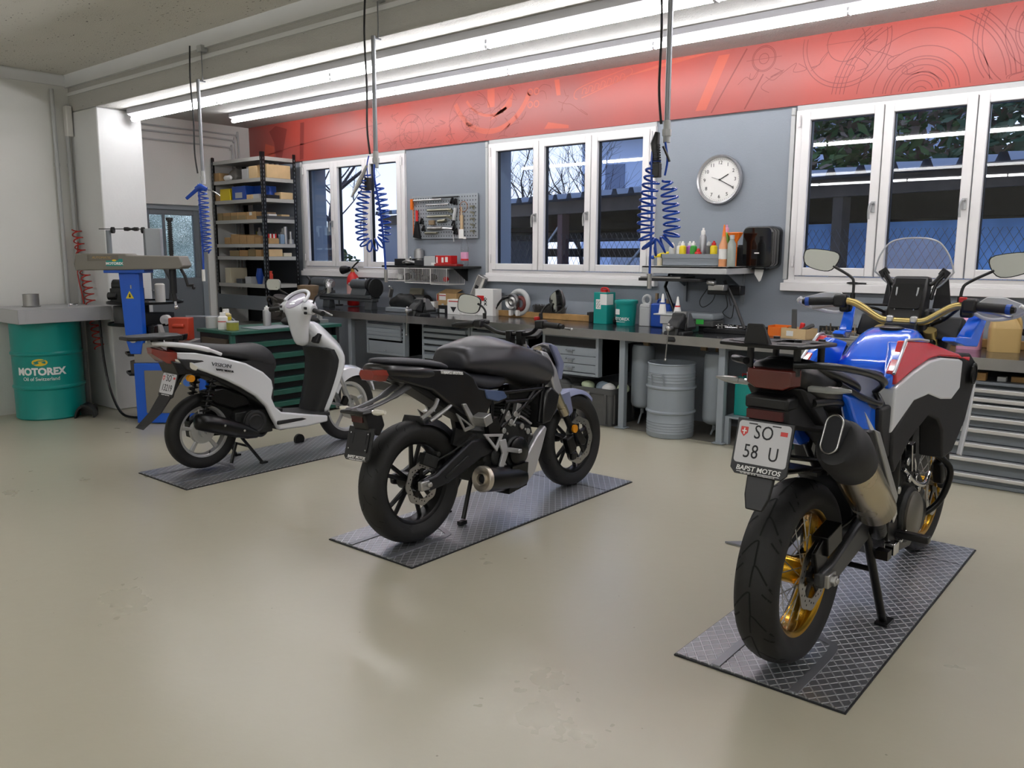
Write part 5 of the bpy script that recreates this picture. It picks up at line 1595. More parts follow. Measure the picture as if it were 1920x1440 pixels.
def drawer_unit(label, x0, x1, y0, y1, z0, z1, zs, m=None, flap=None, group=None, lip=True, handle='lip', side=None):
    m = m or K['cab']
    root = thing('drawer_cabinet', label, 'drawer cabinet', ((x0 + x1) / 2, y0, z0), group=group)
    T = Matrix.Translation((-(x0 + x1) / 2, -y0, -z0))
    M(T).box(x0, x0 + .03, y0, y1, z0, z1).box(x1 - .03, x1, y0, y1, z0, z1).box(x0, x1, y0 + .06, y1, z0, z1).box(x0 + .03, x1 - .03, y0, y0 + .06, z1 - .02, z1).box(x0 + .03, x1 - .03, y0, y0 + .06, z0, z0 + .025).build('body', m, root, bevel=.003)
    for a, b in zs:
        d = M(T).box(x0 + .033, x1 - .033, y0 + .012, y0 + .06, a, b).build('drawer', m, root, bevel=.002)
        if handle == 'lip':
            M(T).prism([(y0 + .012, b - .004), (y0 - .022, b - .012), (y0 - .022, b - .016), (y0 - .012, b - .05), (y0 - .004, b - .05), (y0 + .012, b - .02)], 'x', x0 + .035, x1 - .05).build('pull_strip', m, d)
            M(T).box(x0 + .036, x1 - .04, y0 + .005, y0 + .012, b - .072, b - .05).build('grip_gap', KHS, d)
        elif handle == 'bar':
            M(T).prism([(y0 - .028, b - .002), (y0 + .012, b), (y0 + .012, b - .035), (y0 - .02, b - .03)], 'x', x0 + .005, x1 - .005).build('pull_strip', KBRT, d, bevel=.006)
            M(T).cyl(((x0 + x1) / 2, y0 - .027, b - .018), ((x0 + x1) / 2, y0 - .031, b - .018), .004, n=8).build('lock_stud', K['ink'], d)
        elif handle == 'cup':
            c = (x0 + x1) / 2
            M(T).tube([(c - .045, y0 + .012, b - .03), (c - .04, y0 - .01, b - .035), (c + .04, y0 - .01, b - .035), (c + .045, y0 + .012, b - .03)], .004, 6).cbox((c, y0 + .008, b - .045), (.05, .008, .035)).build('handle', K['greyplas'], d)
    return root, T


u, T = drawer_unit('grey drawer unit hung under the worktop below the left bench vise', -7.14, -6.52, 6.03, 6.6, .40, .775, [(.70, .745), (.66, .70), (.62, .66), (.575, .617)], K['cab'])
M(T).box(-7.107, -6.553, 6.035, 6.07, .425, .565).build('flap', K['cab'], u, bevel=.003)
M(T).cyl((-6.83, 6.035, .445), (-6.83, 6.022, .445), .008, n=10).build('knob', K['chrome'], u)
zz = [(.685, .735), (.615, .678), (.545, .608), (.455, .538), (.365, .448), (.275, .358), (.18, .268), (.03, .172)]
drawer_unit('tall grey drawer cabinet under the worktop, left one of the pair behind the black motorcycle', -6.36, -5.665, 6.13, 6.7, .003, .775, zz, group='twin grey drawer cabinets')
drawer_unit('tall grey drawer cabinet under the worktop, right one of the pair behind the black motorcycle', -5.655, -4.96, 6.13, 6.7, .003, .775, zz, group='twin grey drawer cabinets')
u, T = drawer_unit('small grey four-drawer box hung under the worktop above the plastic crates', -4.66, -4.04, 6.03, 6.55, .42, .775, [(.60, .675), (.525, .595), (.45, .52)], handle='cup')
M(T).box(-4.63, -4.07, 6.03, 6.09, .68, .755).build('dark_recess', K['ink'], u)
M(T).box(-4.627, -4.073, 6.042, 6.09, .425, .445).build('bottom_rail', K['cab'], u)
zr = [(.60, .655), (.555, .595), (.475, .55), (.395, .47), (.295, .39), (.197, .29), (.09, .192), (.02, .085)]
u, T = drawer_unit('wide grey drawer cabinet with shiny full-width handles under the worktop at the right', -1.24, .2, 5.99, 6.6, .003, .695, zr, K['cabdk'], handle='bar')
M(T).cyl((-.75, 5.99, .675), (-.75, 5.985, .675), .012, n=12).build('lock', K['alu'], u)
for k, (x, w, d, h) in enumerate(((-1.08, .09, .06, .05), (-.95, .05, .05, .03), (-.86, .08, .05, .035), (-.68, .08, .06, .07), (-.48, .1, .06, .06), (-.3, .09, .06, .05))):
    o = M().cbox((0, 0, h / 2), (w, d, h)).build('wooden_block', K['wood'] if k != 1 else K['ltgrey'], loc=(x, 6.05 + .02 * (k % 3), .697), bevel=.002)
    tag(o, ['dark wooden block at the left end on top of the wide drawer cabinet', 'small pale block on top of the wide drawer cabinet', 'flat wooden block beside the pale one on the wide drawer cabinet', 'upright wooden block on the wide drawer cabinet under the gold jug', 'wooden block on the wide drawer cabinet at the right picture edge', 'wooden block at the far right on the wide drawer cabinet'][k], 'block', 'blocks on the drawer cabinet')

# grey plastic crates
def crate(label, x0, x1, y0, y1, h, fill):
    root = thing('plastic_crate', label, 'crate', ((x0 + x1) / 2, (y0 + y1) / 2, .003), group='grey plastic crates')
    w, d = x1 - x0, y1 - y0
    r0 = [(x, y) for x, y in rrect(w * .94, d * .92, .03)]
    r1 = [(x, y) for x, y in rrect(w, d, .03)]
    ri = [(x, y) for x, y in rrect(w - .014, d - .014, .025)]
    M().rings([[(x, y, 0) for x, y in r0], [(x, y, h) for x, y in r1], [(x, y, h) for x, y in ri], [(x * .94, y * .92, .01) for x, y in ri]]).build('tub', K['dkgrey'], root)
    m = M()
    m.rings([[(x * 1.025, y * 1.03, h - .05) for x, y in r1], [(x * 1.025, y * 1.03, h) for x, y in r1], [(x, y, h) for x, y in r1], [(x, y, h - .05) for x, y in r1]], cap=False, close=True)
    for s in (-.36, .36):
        m.box(s * w - .012, s * w + .012, -d / 2 - .008, -d / 2 + .03, .02, h - .04)
        m.box(w / 2 - .02, w / 2 + .008, s * d - .012, s * d + .012, .02, h - .04)
    m.build('rim', K['dkgrey'], root, bevel=.003)
    M().cbox((-w * .12, -d / 2 - .01, h * .83), (.09, .003, .04)).build('sticker', K['alu'], root)
    return root, w, d, h


c, w, d, h = crate('dark grey plastic crate of crumpled wipes next to the left bench leg', -4.30, -3.87, 5.99, 6.42, .33, 1)
c2, *_ = crate('dark grey plastic crate behind the black motorcycle front wheel', -4.78, -4.33, 6.02, 6.42, .33, 0)
q = random.Random(4)
for k in range(7):
    m = M().ball((0, 0, 0), (.07, .06, .045), 6)
    for i, v in enumerate(m.v):
        m.v[i] = v * (1 + .35 * noise.noise(V(v) * 22 + V((k, 0, 0)))) 
    x = -4.2 + .11 * (k % 4) if k < 4 else -4.7 + .12 * (k - 4)
    o = m.build('crumpled_cloth', [mat('pale_green_cloth', '#b9c4a4', .9), mat('pale_blue_cloth', '#9fb0bf', .9), K['paper']][k % 3] if k < 4 else K['dkgrey'], loc=(x, 6.12 + .06 * (k % 2), .325), sub=1)
    tag(o, ['pale green crumpled cloth at the left of the wipes crate', 'pale blue crumpled cloth in the wipes crate', 'white crumpled cloth in the wipes crate', 'pale green crumpled cloth at the right of the wipes crate', 'dark crumpled cloth in the crate behind the front wheel, leftmost', 'dark crumpled cloth in the crate behind the front wheel, middle', 'dark crumpled cloth in the crate behind the front wheel, nearest the wipes crate'][k], 'cloth', 'cloths in the crates')

# compressed-air tanks and barrel
for k, (x, z0, z1) in enumerate(((-3.71, .165, .735), (-3.02, .11, .71))):
    root = thing('air_tank', ['grey cylindrical air tank hung beside the left bench leg', 'grey cylindrical air tank hung right of the barrel'][k], 'air tank', (x, 6.24, 0), group='grey air tanks')
    r = .098
    M().lathe([(0, z0), (.06, z0 + .004), (.088, z0 + .02), (r, z0 + .05), (r, z1 - .05), (.088, z1 - .015), (.05, z1), (0, z1)], n=32, cap=False).build('body', K['cab'], root, smooth=50)
    M().cyl((0, 0, z0 - .05), (0, 0, z0 + .005), .014, n=10).tube([(0, 0, z0 - .03), (.0, -.06, .03)], .008, 8).build('drain_pipe', K['greyplas'], root)
    M().cyl((0, 0, z1 - .005), (0, 0, .80), .012, n=10).cbox((.06 if k == 0 else -.09, -.05, .74), (.05, .03, .04)).build('valve', K['tan'], root)
root = thing('steel_barrel', 'open grey steel barrel with ribs and wire handle under the worktop', 'barrel', (-3.34, 6.08, .003))
r = .195
p = [(0, 0), (r - .005, 0), (r, .01)]
for k in range(5):
    p += [(r, .035 + k * .022), (r + .003, .041 + k * .022), (r, .047 + k * .022)]
p += [(r, .195), (r + .012, .205), (r + .012, .215), (r, .225), (r, .40), (r + .012, .41), (r + .012, .42), (r, .43)]
for k in range(4):
    p += [(r, .455 + k * .025), (r + .003, .461 + k * .025), (r, .467 + k * .025)]
p += [(r, .60), (r + .006, .607), (r, .614), (r - .008, .612), (r - .008, .02), (0, .02)]
M().lathe(p, n=48, cap=False).build('shell', K['cab'], root, smooth=30)
M().tube([(-.075, -.205, .53), (-.075, -.225, .53), (.03, -.222, .53), (.03, -.205, .53)], .005, 6).tube([(-.075, -.2, .53), (-.065, -.2, .44)], .005, 6).tube([(.03, -.205, .53), (.045, -.2, .44)], .005, 6).build('handle', K['greyplas'], root)
tag(M().box(-2.84, -2.6, 6.05, 6.35, .215, .23).box(-2.84, -2.8, 6.05, 6.09, .003, .215).build('low_shelf', K['cab']), 'small low grey shelf bracket beside the right bench leg', 'shelf')


def canister(label, loc, w, d, h, m, neck=K['red'], group=None):
    root = thing('canister', label, 'canister', loc, group=group)
    M().prism(rrect(w, d, .008), 'z', 0, h).build('body', m, root, bevel=.004)
    M().cyl((w * .2, 0, h), (w * .2, 0, h + .03), .018, n=14).tube([(-w * .3, 0, h), (-w * .3, 0, h + .02), (0, 0, h + .02)], .006, 6).build('cap', neck, root)
    return root


canister('teal rectangular oil can on the small low shelf', (-2.72, 6.2, .231), .17, .13, .305, K['teal'], K['red'])
o = canister('teal can standing on the floor behind the adventure bike number plate', (-2.42, 6.15, .003), .16, .16, .33, K['teal'], K['ltgrey'])
# ---------------------------------------------------------------- things on the worktop
def one(name, m, mt, label, cat, loc=(0, 0, 0), group=None, **kw):
    return tag(m.build(name, mt, loc=loc, **kw), label, cat, group)


# fire extinguisher on the wall
fe_ = thing('fire_extinguisher', 'red fire extinguisher hanging on the wall under the left window', 'fire extinguisher', (-8.07, 6.62, .86))
r = .075
M().lathe([(0, 0), (r - .01, 0), (r, .015), (r, .30), (r * .93, .34), (r * .7, .375), (.03, .395), (.028, .41), (0, .41)], n=28, cap=False).build('cylinder', K['red'], fe_, smooth=50)
M().lathe([(r + .001, .12), (r + .001, .26)], n=28, cap=False).build('label_band', mat('extinguisher_label', '#c9a09a', .5), fe_)
M().cyl((0, 0, .4), (0, 0, .45), .022, n=12).build('valve', mat('brass', '#b5904a', .3, .9), fe_)
M().tube([(-.01, 0, .455), (.05, 0, .5), (.11, 0, .535)], .01, 6).tube([(0, 0, .45), (.06, 0, .45), (.1, 0, .42)], .009, 6).build('lever', K['black'], fe_)
M().tube([(0, 0, .44), (-.06, -.01, .445)], .012, 8).tube([(-.05, -.01, .445), (-.1, -.015, .44), (-.17, -.02, .43)], [.03, .045, .052], 16).build('horn', K['black'], fe_)

# bench lathe
lt = thing('bench_lathe', 'small grey bench lathe standing at the left of the worktop', 'lathe', (-7.72, 6.36, BZ))
KL = mat('lathe_grey', '#55595b', .35, .4)
M().box(-.62, .36, -.07, .07, .125, .165).box(-.62, .36, -.05, .05, .09, .125).build('bed', KL, lt, bevel=.006)
for x in (-.5, .28):
    M().prism([(-.05, 0), (.05, 0), (.035, .1), (-.035, .1)], 'x', x - .06, x + .06).build('foot', KL, lt, bevel=.004)
M().prism([(-.07, 0), (.07, 0), (.035, .1), (-.035, .1)], 'x', -.02, .26).build and M().prism([(-.075, .165), (.075, .165), (.045, .24), (-.045, .24)], 'x', .0, .26).tube([(-.02, 0, .285), (.26, 0, .285)], .062, 24).build('tailstock', KL, lt, bevel=.003)
M().cyl((-.1, 0, .285), (-.02, 0, .285), .02, n=12).cyl((-.02, 0, .285), (.0, 0, .285), .05, n=20).cyl((.05, 0, .34), (.05, 0, .36), .014, n=10).cyl((.2, 0, .34), (.2, 0, .36), .014, n=10).build('spindle', K['alu'], lt)
M().cyl((.26, 0, .285), (.3, 0, .285), .075, n=32).cyl((.3, 0, .285), (.34, 0, .285), .045, n=20).cyl((.36, 0, .25), (.38, 0, .25), .11, n=36).build('pulley', K['castiron'], lt, bevel=.004)
M().cyl((-.3, 0, .02), (-.3, 0, .09), .008, n=8).lathe([(.0, 0), (.045, .0), (.05, .01), (.045, .02), (0, .02)], c=(-.3, 0, .02), n=20).build('lock_wheel', K['black'], lt)
hs = M().box(-.68, -.48, -.09, .09, .165, .2).tube([(-.78, 0, .285), (-.5, 0, .285)], .07, 24).prism([(-.08, .2), (.08, .2), (.05, .27), (-.05, .27)], 'x', -.72, -.5)
hs.build('headstock', KL, lt, bevel=.004)
M().cyl((-.5, 0, .285), (-.44, 0, .285), .055, n=24).cyl((-.44, 0, .285), (-.4, 0, .285), .03, n=20).build('chuck', K['alu'], lt, bevel=.003)
one('crank_stand', M().cyl((0, 0, 0), (0, 0, .04), .02, n=12).tube([(0, 0, .03), (.01, 0, .16), (.03, 0, .27)], .008, 8).cbox((.02, 0, .2), (.02, .05, .1), ry=.3).ball((.0, 0, .27), .014, 6), K['alu'], 'thin metal crank stand right of the bench lathe', 'stand', (-7.18, 6.42, BZ))
one('grey_tray', M().box(-.3, .3, -.14, .14, 0, .05), K['greyplas'], 'low grey metal tray between the lathe and the vise', 'tray', (-6.78, 6.4, BZ), bevel=.008)
one('tan_cushion', M().cbox((0, 0, .11), (.2, .06, .19), rx=-.15), mat('olive_pad', '#6d6a5c', .8), 'olive square pad leaning on the wall behind the vise', 'pad', (-6.96, 6.63, BZ + .05), bevel=.02)
m = M().ball((0, 0, .09), (.2, .11, .1), 10)
for i, v in enumerate(m.v):
    m.v[i] = v + v.normalized() * .05 * noise.noise(v * 9)
one('dark_motor', m, K['castiron'], 'dark oily motor part heaped behind the left vise', 'motor', (-6.98, 6.45, BZ + .005), sub=1)
m = M().tube([(-.1, 0, .1), (.1, 0, .1)], .085, 24).cyl((-.13, 0, .1), (-.1, 0, .1), .06, n=20).cbox((0, 0, .02), (.14, .12, .04)).cyl((.1, 0, .1), (.16, 0, .1), .04, n=16)
one('electric_motor', m, K['castiron'], 'small dark electric motor behind the vise next to the purple box', 'motor', (-6.83, 6.58, BZ + .001), rot=None, bevel=.004)
# vises
def vise(label, loc, jaw=0):
    root = thing('bench_vise', label, 'vise', loc, group='bench vises')
    KV = K['castiron']
    M().prism([(-.09, 0), (.09, 0), (.08, .03), (-.08, .03)], 'x', -.09, .09).prism([(.02, .03), (.22, .03), (.2, .08), (.04, .1)], 'x', -.05, .05).build('base', KV, root, bevel=.008)
    M().slab([(-.12, .06), (.0, .03), (.02, .1), (.02, .17), (-.02, .18), (-.03, .14), (-.08, .11)], .055, -.055).slab([(-.13, -.05), (-.06, -.08), (.0, -.06), (.0, .05), (-.1, .07)], .045, -.045).build('front_jaw', KV, root, bevel=.015)
    M().slab([(.05, .05), (.2, .05), (.14, .12), (.1, .175), (.045, .18)], .06, -.06).build('rear_jaw', mat('vise_worn_grey', '#77787a', .4, .6), root, bevel=.01)
    M().box(-.055, .055, .02, .032, .14, .185).box(-.055, .055, .036, .048, .14, .185).build('jaw_plate', K['alu'], root)
    M().cyl((0, -.17, .06), (0, -.08, .06), .017, n=14).ball((0, -.17, .06), .023, 7).build('screw', K['alu'], root)
    M().cyl((0, -.165, .085), (-.02, -.165, -.19), .006, n=8).ball((0, -.165, .09), .013, 6).ball((-.02, -.165, -.195), .013, 6).build('handle_bar', K['steel'], root)
    return root


vise('bench vise clamped to the worktop edge above the hanging drawer unit', (-6.35, 6.08, BZ))
vise('bench vise clamped to the worktop edge above the open grey barrel', (-3.28, 6.06, BZ))


def carton(name, label, cat, loc, w, d, h, m, group=None, rz=0):
    return one(name, M().box(-w / 2, w / 2, -d / 2, d / 2, 0, h), m, label, cat, loc, group, bevel=.002, rot=(0, 0, rz))


G = 'boxes on the worktop'
o = carton('small_box', 'small white box with a purple side beside the cardboard box', 'box', (-6.68, 6.6, BZ), .17, .1, .115, K['paper'], G)
o.data.materials.append(K['purple'])
M().box(-.0865, -.0855, -.05, .05, 0, .115).box(-.086, -.04, -.051, -.0505, 0, .115).build('purple_side', K['purple'], o)
cb = carton('cardboard_box', 'brown cardboard box with open flap behind the black battery', 'box', (-6.4, 6.63, BZ), .28, .14, .215, K['card'], G)
M().cbox((-.05, .02, .225), (.26, .16, .004), rx=.35).build('flap', K['card'], cb)
M().box(-.12, -.02, -.0715, -.0705, .14, .21).build('sticker', K['paper'], cb)
M().box(-.12, -.02, -.0722, -.0712, .185, .195).build('red_line', K['red'], cb)
c2 = carton('white_carton', 'small white carton printed red peeping out left of the brown cardboard box', 'box', (-6.6, 6.69, BZ), .12, .07, .2, K['paper'], G)
M().box(-.05, .05, -.0362, -.0352, .12, .19).build('red_print', K['red'], c2)
bt = carton('car_battery', 'small black battery in front of the cardboard box', 'battery', (-6.37, 6.5, BZ), .14, .08, .09, K['black'], G)
M().cyl((-.04, 0, .09), (-.04, 0, .105), .012, n=10).cyl((.04, 0, .09), (.04, 0, .105), .012, n=10).build('terminal', K['ltgrey'], bt)
M().box(-.05, .03, -.0412, -.0402, .01, .05).build('sticker', K['ltgrey'], bt)
w1 = carton('white_carton', 'white carton with a black triangle mark in front of the row', 'box', (-6.2, 6.5, BZ), .18, .1, .16, K['paper'], G)
M().prism([(-.045, .08), (.045, .08), (0, .02)], 'y', -.0515, -.0505).build('triangle_mark', K['ink'], w1)
M().box(-.07, .07, -.0512, -.0502, .135, .145).build('red_line', K['red'], w1)
w2 = carton('white_carton', 'white carton with red corner print, partly behind the left mirror of the black motorcycle', 'box', (-6.02, 6.54, BZ), .19, .1, .205, K['paper'], G)
M().box(-.09, .02, -.0512, -.0502, .16, .195).build('red_print', K['red'], w2)
w3 = carton('white_carton', 'tallest white carton at the right end of the row of boxes', 'box', (-5.83, 6.6, BZ), .25, .14, .28, K['paper'], G)
M().box(-.11, .0, -.0712, -.0702, .155, .21).build('red_print', K['red'], w3)
M().tube([(.02 + .02 * math.cos(a * 1.7), -.071, .11 + a * .006 + .012 * math.sin(a * 2.3)) for a in range(14)], .004, 5).build('black_figure', K['ink'], w3)
for b in (c2, w2, w3):
    text('BOX' if False else '', .02, 'lettering', K['inkwhite'], b, Matrix()) if False else None

# hot-air lamp on the wall, brush, wooden strip
hl = thing('inspection_lamp', 'round grey lamp housing with a red coil leaning on the wall above the wooden strip', 'lamp', (-5.43, 6.63, 1.0))
M().torus((0, 0, 0), .115, .028, 'y', 36, 10).build('ring', K['ltgrey'], hl)
M().lathe([(.0, 0), (.03, -.012), (.05, -.005), (.075, -.02), (.085, 0), (.08, .05), (0, .05)], c=(-.05, -.06, .01), a='y', n=28).build('motor_cap', K['steel'], hl, smooth=40)
M().torus((.03, -.02, -.01), .06, .022, 'y', 24, 8).build('coil', mat('dark_red_coil', '#5a2420', .5), hl)
M().tube(cr([(-.09, -.06, .06), (-.15, -.08, .04), (-.24, -.06, -.03), (-.32, -.02, -.13)], 5), [.02] * 6 + [.012] * 5 + [.006] * 5, 8).build('cable', K['black'], hl)
for x in (-.07, .02):
    M().cbox((x, -.05, -.105), (.03, .05, .06)).build('foot', K['white'], hl, bevel=.006)
m = M()
q = random.Random(9)
for k in range(500):
    x = q.uniform(-.19, .19)
    p = V((x, q.uniform(-.03, .03), .0))
    m.tube([p, p + V((q.uniform(-.03, .03), q.uniform(-.02, .02), q.uniform(.05, .085)))], .0015, 3)
b = one('wire_tangle', m, K['brush'], 'grey tangle of thin wire lying on the wooden strip by the wall', 'wire', (-5.05, 6.64, BZ + .062), smooth=0)
b['kind'] = 'stuff'
one('bench_strip', M().box(-.78, .78, -.03, .03, 0, .06), K['wood'], 'long wooden strip along the wall behind the black motorcycle', 'wooden strip', (-5.08, 6.65, BZ), bevel=.004)
one('metal_lump', M().ball((0, 0, .03), (.03, .04, .035), 8), K['castiron'], 'small dark metal lump at the right end of the wooden strip', 'metal part', (-4.26, 6.62, BZ), bevel=.002)
one('hook_tool', M().cbox((0, 0, .05), (.05, .05, .1)).cbox((-.03, 0, .08), (.05, .03, .03)), K['castiron'], 'dark bracket standing left of the tall teal can', 'bracket', (-4.5, 6.6, BZ), bevel=.006)

tc_ = thing('oil_can', 'tall square teal oil can with a red cap on the worktop', 'oil can', (-4.33, 6.55, BZ))
M().prism(rrect(.15, .15, .01), 'z', 0, .295).build('body', K['teal'], tc_, bevel=.004)
M().box(-.045, .01, -.0765, -.0755, .14, .23).build('label_sticker', K['paper'], tc_)
M().box(.0, .0755, -.076, -.0755, .18, .28).box(.0755, .0765, -.07, .03, .18, .28).build('white_panel', K['paper'], tc_)
m = M()
for i in range(5):
    for j in range(6):
        if (i * 7 + j * 5) % 3:
            m.box(-.038 + i * .008, -.033 + i * .008, -.0772, -.0762, .15 + j * .012, .157 + j * .012)
m.build('print', K['ink'], tc_)
M().tube(cr([(-.04, 0, .295), (-.03, 0, .33), (.03, 0, .33), (.05, 0, .295)], 4), .008, 8).cyl((0, 0, .295), (0, 0, .32), .03, n=16).build('cap', K['red'], tc_)
tb = thing('plastic_bucket', 'round teal plastic bucket with lid on the worktop', 'bucket', (-4.09, 6.55, BZ))
M().lathe([(0, 0), (.085, 0), (.098, .2), (0, .2)], n=32).build('body', K['teal'], tb)
M().lathe([(0, .2), (.107, .2), (.108, .225), (.1, .232), (.095, .226), (0, .226)], n=32).build('lid', K['teal'], tb)
wr = lambda rr, a0, zb: (lambda p: V(((rr + p.z) * math.sin(p.x / rr + a0), -(rr + p.z) * math.cos(p.x / rr + a0), zb + p.y)))
text('MOTOREX', .038, 'lettering', K['inkwhite'], tb, None, wrap=wr(.096, R(-5), .06), bold=.0008)
text('Oil of Switzerland', .014, 'lettering', K['inkwhite'], tb, None, wrap=wr(.096, R(-5), .035))
pts = [V(((.0985) * math.sin(a), -.0985 * math.cos(a), z)) for z in (.1, .15) for a in [R(-45 + 5 * k) for k in range(9)]]
M().add(pts, [(k, k + 1, k + 10, k + 9) for k in range(8)]).build('label_sticker', K['paper'], tb, recalc=False)
gj = thing('oil_jug', 'grey plastic oil jug with a loop handle between the teal bucket and the blue jerrycan', 'jug', (-3.9, 6.6, BZ))
M().prism(rrect(.12, .1, .02), 'z', 0, .17).rings([[(x, y, .17) for x, y in rrect(.12, .1, .02)], [(x * .8, y * .9, .2) for x, y in rrect(.12, .1, .02)]]).build('body', K['ltgrey'], gj, bevel=.006)
M().torus((0, 0, .235), .04, .014, 'y', 20, 8).build('handle', K['ltgrey'], gj)
bj = thing('jerrycan', 'blue plastic jerrycan with a black cap beside the grey jug', 'jerrycan', (-3.72, 6.58, BZ))
M().prism(rrect(.2, .14, .03), 'z', 0, .215).build('body', K['bluecan'], bj, bevel=.015)
M().cyl((.05, 0, .215), (.05, 0, .25), .022, n=14).cyl((-.08, .02, .24), (-.08, .02, .3), .016, n=12).build('cap', K['tan'], bj)
M().tube([(-.06, 0, .215), (-.05, 0, .245), (.02, 0, .245), (.03, 0, .215)], .01, 8).build('handle', K['bluecan'], bj)
# small oil bottles on a white tray block at the vise
tr2 = one('white_tray', M().box(-.13, .13, -.05, .05, .0, .012).box(-.07, .07, -.04, .04, -.07, 0), K['ltgrey'], 'white tray block carrying two pointed bottles next to the right vise', 'tray', (-3.42, 6.16, .995), bevel=.004)
one('tray_post', M().box(-.05, .05, -.03, .03, 0, .075), K['ltgrey'], 'grey block under the white bottle tray', 'block', (-3.42, 6.16, BZ), bevel=.003)
for k, x in enumerate((-.07, .07)):
    b = thing('oiler_bottle', ['white pointed oiler bottle with a blue collar beside the right vise', 'white pointed oiler bottle with a red collar beside the right vise'][k], 'bottle', (-3.42 + x, 6.16, 1.007), group='pointed oiler bottles')
    M().lathe([(0, 0), (.034, 0), (.024, .08 - .02 * k), (.0, .08 - .02 * k)], n=18).build('body', K['paper'], b)
    M().lathe([(.022, 0), (.022, .012), (0, .012)], c=(0, 0, .08 - .02 * k), n=16).build('collar', [K['bluecan'], K['red']][k], b)
    M().lathe([(.018, 0), (.006, .07), (0, .075)], c=(0, 0, .092 - .02 * k), n=14).build('nozzle', K['paper'], b)
cs = thing('storage_case', 'clear lidded storage case with a green sticker under the wall shelf', 'case', (-3.42, 6.56, BZ + .04))
M().prism(rrect(.5, .24, .03), 'z', 0, .05).build('base', K['dkgrey'], cs, bevel=.008)
M().prism(rrect(.5, .24, .03), 'z', .05, .11).build('lid', mat('frosted_lid', '#9aa1a6', .25), cs, bevel=.02)
M().box(.1, .17, -.122, -.119, .02, .06).build('sticker', mat('green_sticker', '#3cb84a', .5), cs)
one('case_stand', M().box(-.24, .24, -.11, .11, 0, .04), K['black'], 'flat black case below the clear storage case', 'case', (-3.42, 6.58, BZ), bevel=.004)
one('green_tool_case', M().box(-.13, .13, -.07, .07, 0, .05), mat('dark_green_case', '#2d4a44', .4), 'flat dark green tool case in front of the clear storage case', 'case', (-3.4, 6.33, BZ), bevel=.006)
st = one('socket_tray', M().box(-.24, .24, -.1, .1, 0, .035).box(-.24, .24, .08, .1, .035, .06), K['black'], 'black socket tray with shiny sockets left of the orange box', 'socket tray', (-2.98, 6.48, BZ), bevel=.004)
q = random.Random(5)
for k in range(14):
    x, y = -.2 + .031 * k, q.uniform(-.06, .06)
    o = M()
    if k % 3 == 0:
        o.tube([(-.05, 0, .012), (.05, .02, .012)], .008, 8)
    else:
        o.cyl((0, 0, 0), (0, 0, .03), .012, n=10)
    one('socket', o, K['chrome'], 'shiny loose socket lying in the black socket tray' if k % 3 else 'shiny extension bar lying in the black socket tray', 'socket' if k % 3 else 'extension bar', (-2.98 + x, 6.48 + y, BZ + .036), 'sockets in the black tray' if k % 3 else 'bars in the black tray')
ob_ = one('orange_bin', M().box(-.08, .08, -.07, .07, 0, .004).box(-.08, -.075, -.07, .07, 0, .085).box(.075, .08, -.07, .07, 0, .085).box(-.08, .08, -.07, -.065, 0, .075).box(-.08, .08, .065, .07, 0, .085), K['orange'], 'small orange open bin on the worktop behind the luggage rack', 'bin', (-2.6, 6.5, BZ), bevel=.002)
cbx = one('open_carton', M().box(-.11, .11, -.08, .08, 0, .004).box(-.11, -.106, -.08, .08, 0, .08).box(.106, .11, -.08, .08, 0, .08).box(-.11, .11, -.08, -.076, 0, .08).box(-.11, .11, .076, .08, 0, .08), K['cardlt'], 'open pale cardboard carton of tools right of the orange bin', 'carton', (-2.42, 6.42, BZ), rot=(0, 0, R(-12)))
M().box(-.06, .0, -.082, -.0805, .02, .06).build('sticker', K['paper'], cbx)
one('phone_charger', M().cbox((0, 0, .12), (.04, .02, .2), rx=.1), K['dkgrey'], 'dark upright handset standing in the open pale carton', 'handset', (-2.47, 6.44, BZ + .006), bevel=.006)
one('red_tool', M().cbox((0, 0, .06), (.035, .03, .11), ry=.2), K['red'], 'red handled tool in the open pale carton', 'tool', (-2.41, 6.44, BZ + .006), bevel=.008)
one('grey_tool', M().cbox((0, 0, .07), (.12, .05, .03), ry=-.5), K['dkgrey'], 'grey power tool lying in the open pale carton', 'tool', (-2.37, 6.44, BZ + .01), bevel=.008)
rk = one('bit_rack', M().box(-.26, .26, -.03, .03, 0, .03).box(-.26, .26, .0, .03, .03, .055), K['steel'], 'steel rack holding a row of upright bits behind the adventure bike', 'bit rack', (-2.05, 6.58, BZ), bevel=.003)
for k in range(16):
    one('screw_bit', M().cyl((0, 0, 0), (0, 0, .05 + .02 * (k % 3)), .006, n=8).cyl((0, 0, 0), (0, 0, .02), .01, n=8), K['chrome'], 'upright steel bit in the bit rack behind the adventure bike', 'bit', (-2.29 + .031 * k, 6.565, BZ + .03), 'bits in the steel rack')
one('bench_strip', M().box(-.8, 1.9, -.03, .03, 0, .06), K['wood'], 'long wooden strip along the wall behind the adventure bike', 'wooden strip', (-1.35, 6.66, BZ), bevel=.004)
one('black_tin', M().prism(rrect(.14, .04, .01), 'z', 0, .05), K['black'], 'flat black box standing on the wooden strip right of the bit rack', 'box', (-1.83, 6.66, BZ + .061), bevel=.003)
one('bit_rack', M().box(-.26, .3, -.012, .012, 0, .085), K['castiron'], 'dark upright tool holder plate against the wall behind the bit rack', 'tool holder', (-2.1, 6.7, BZ), bevel=.002)


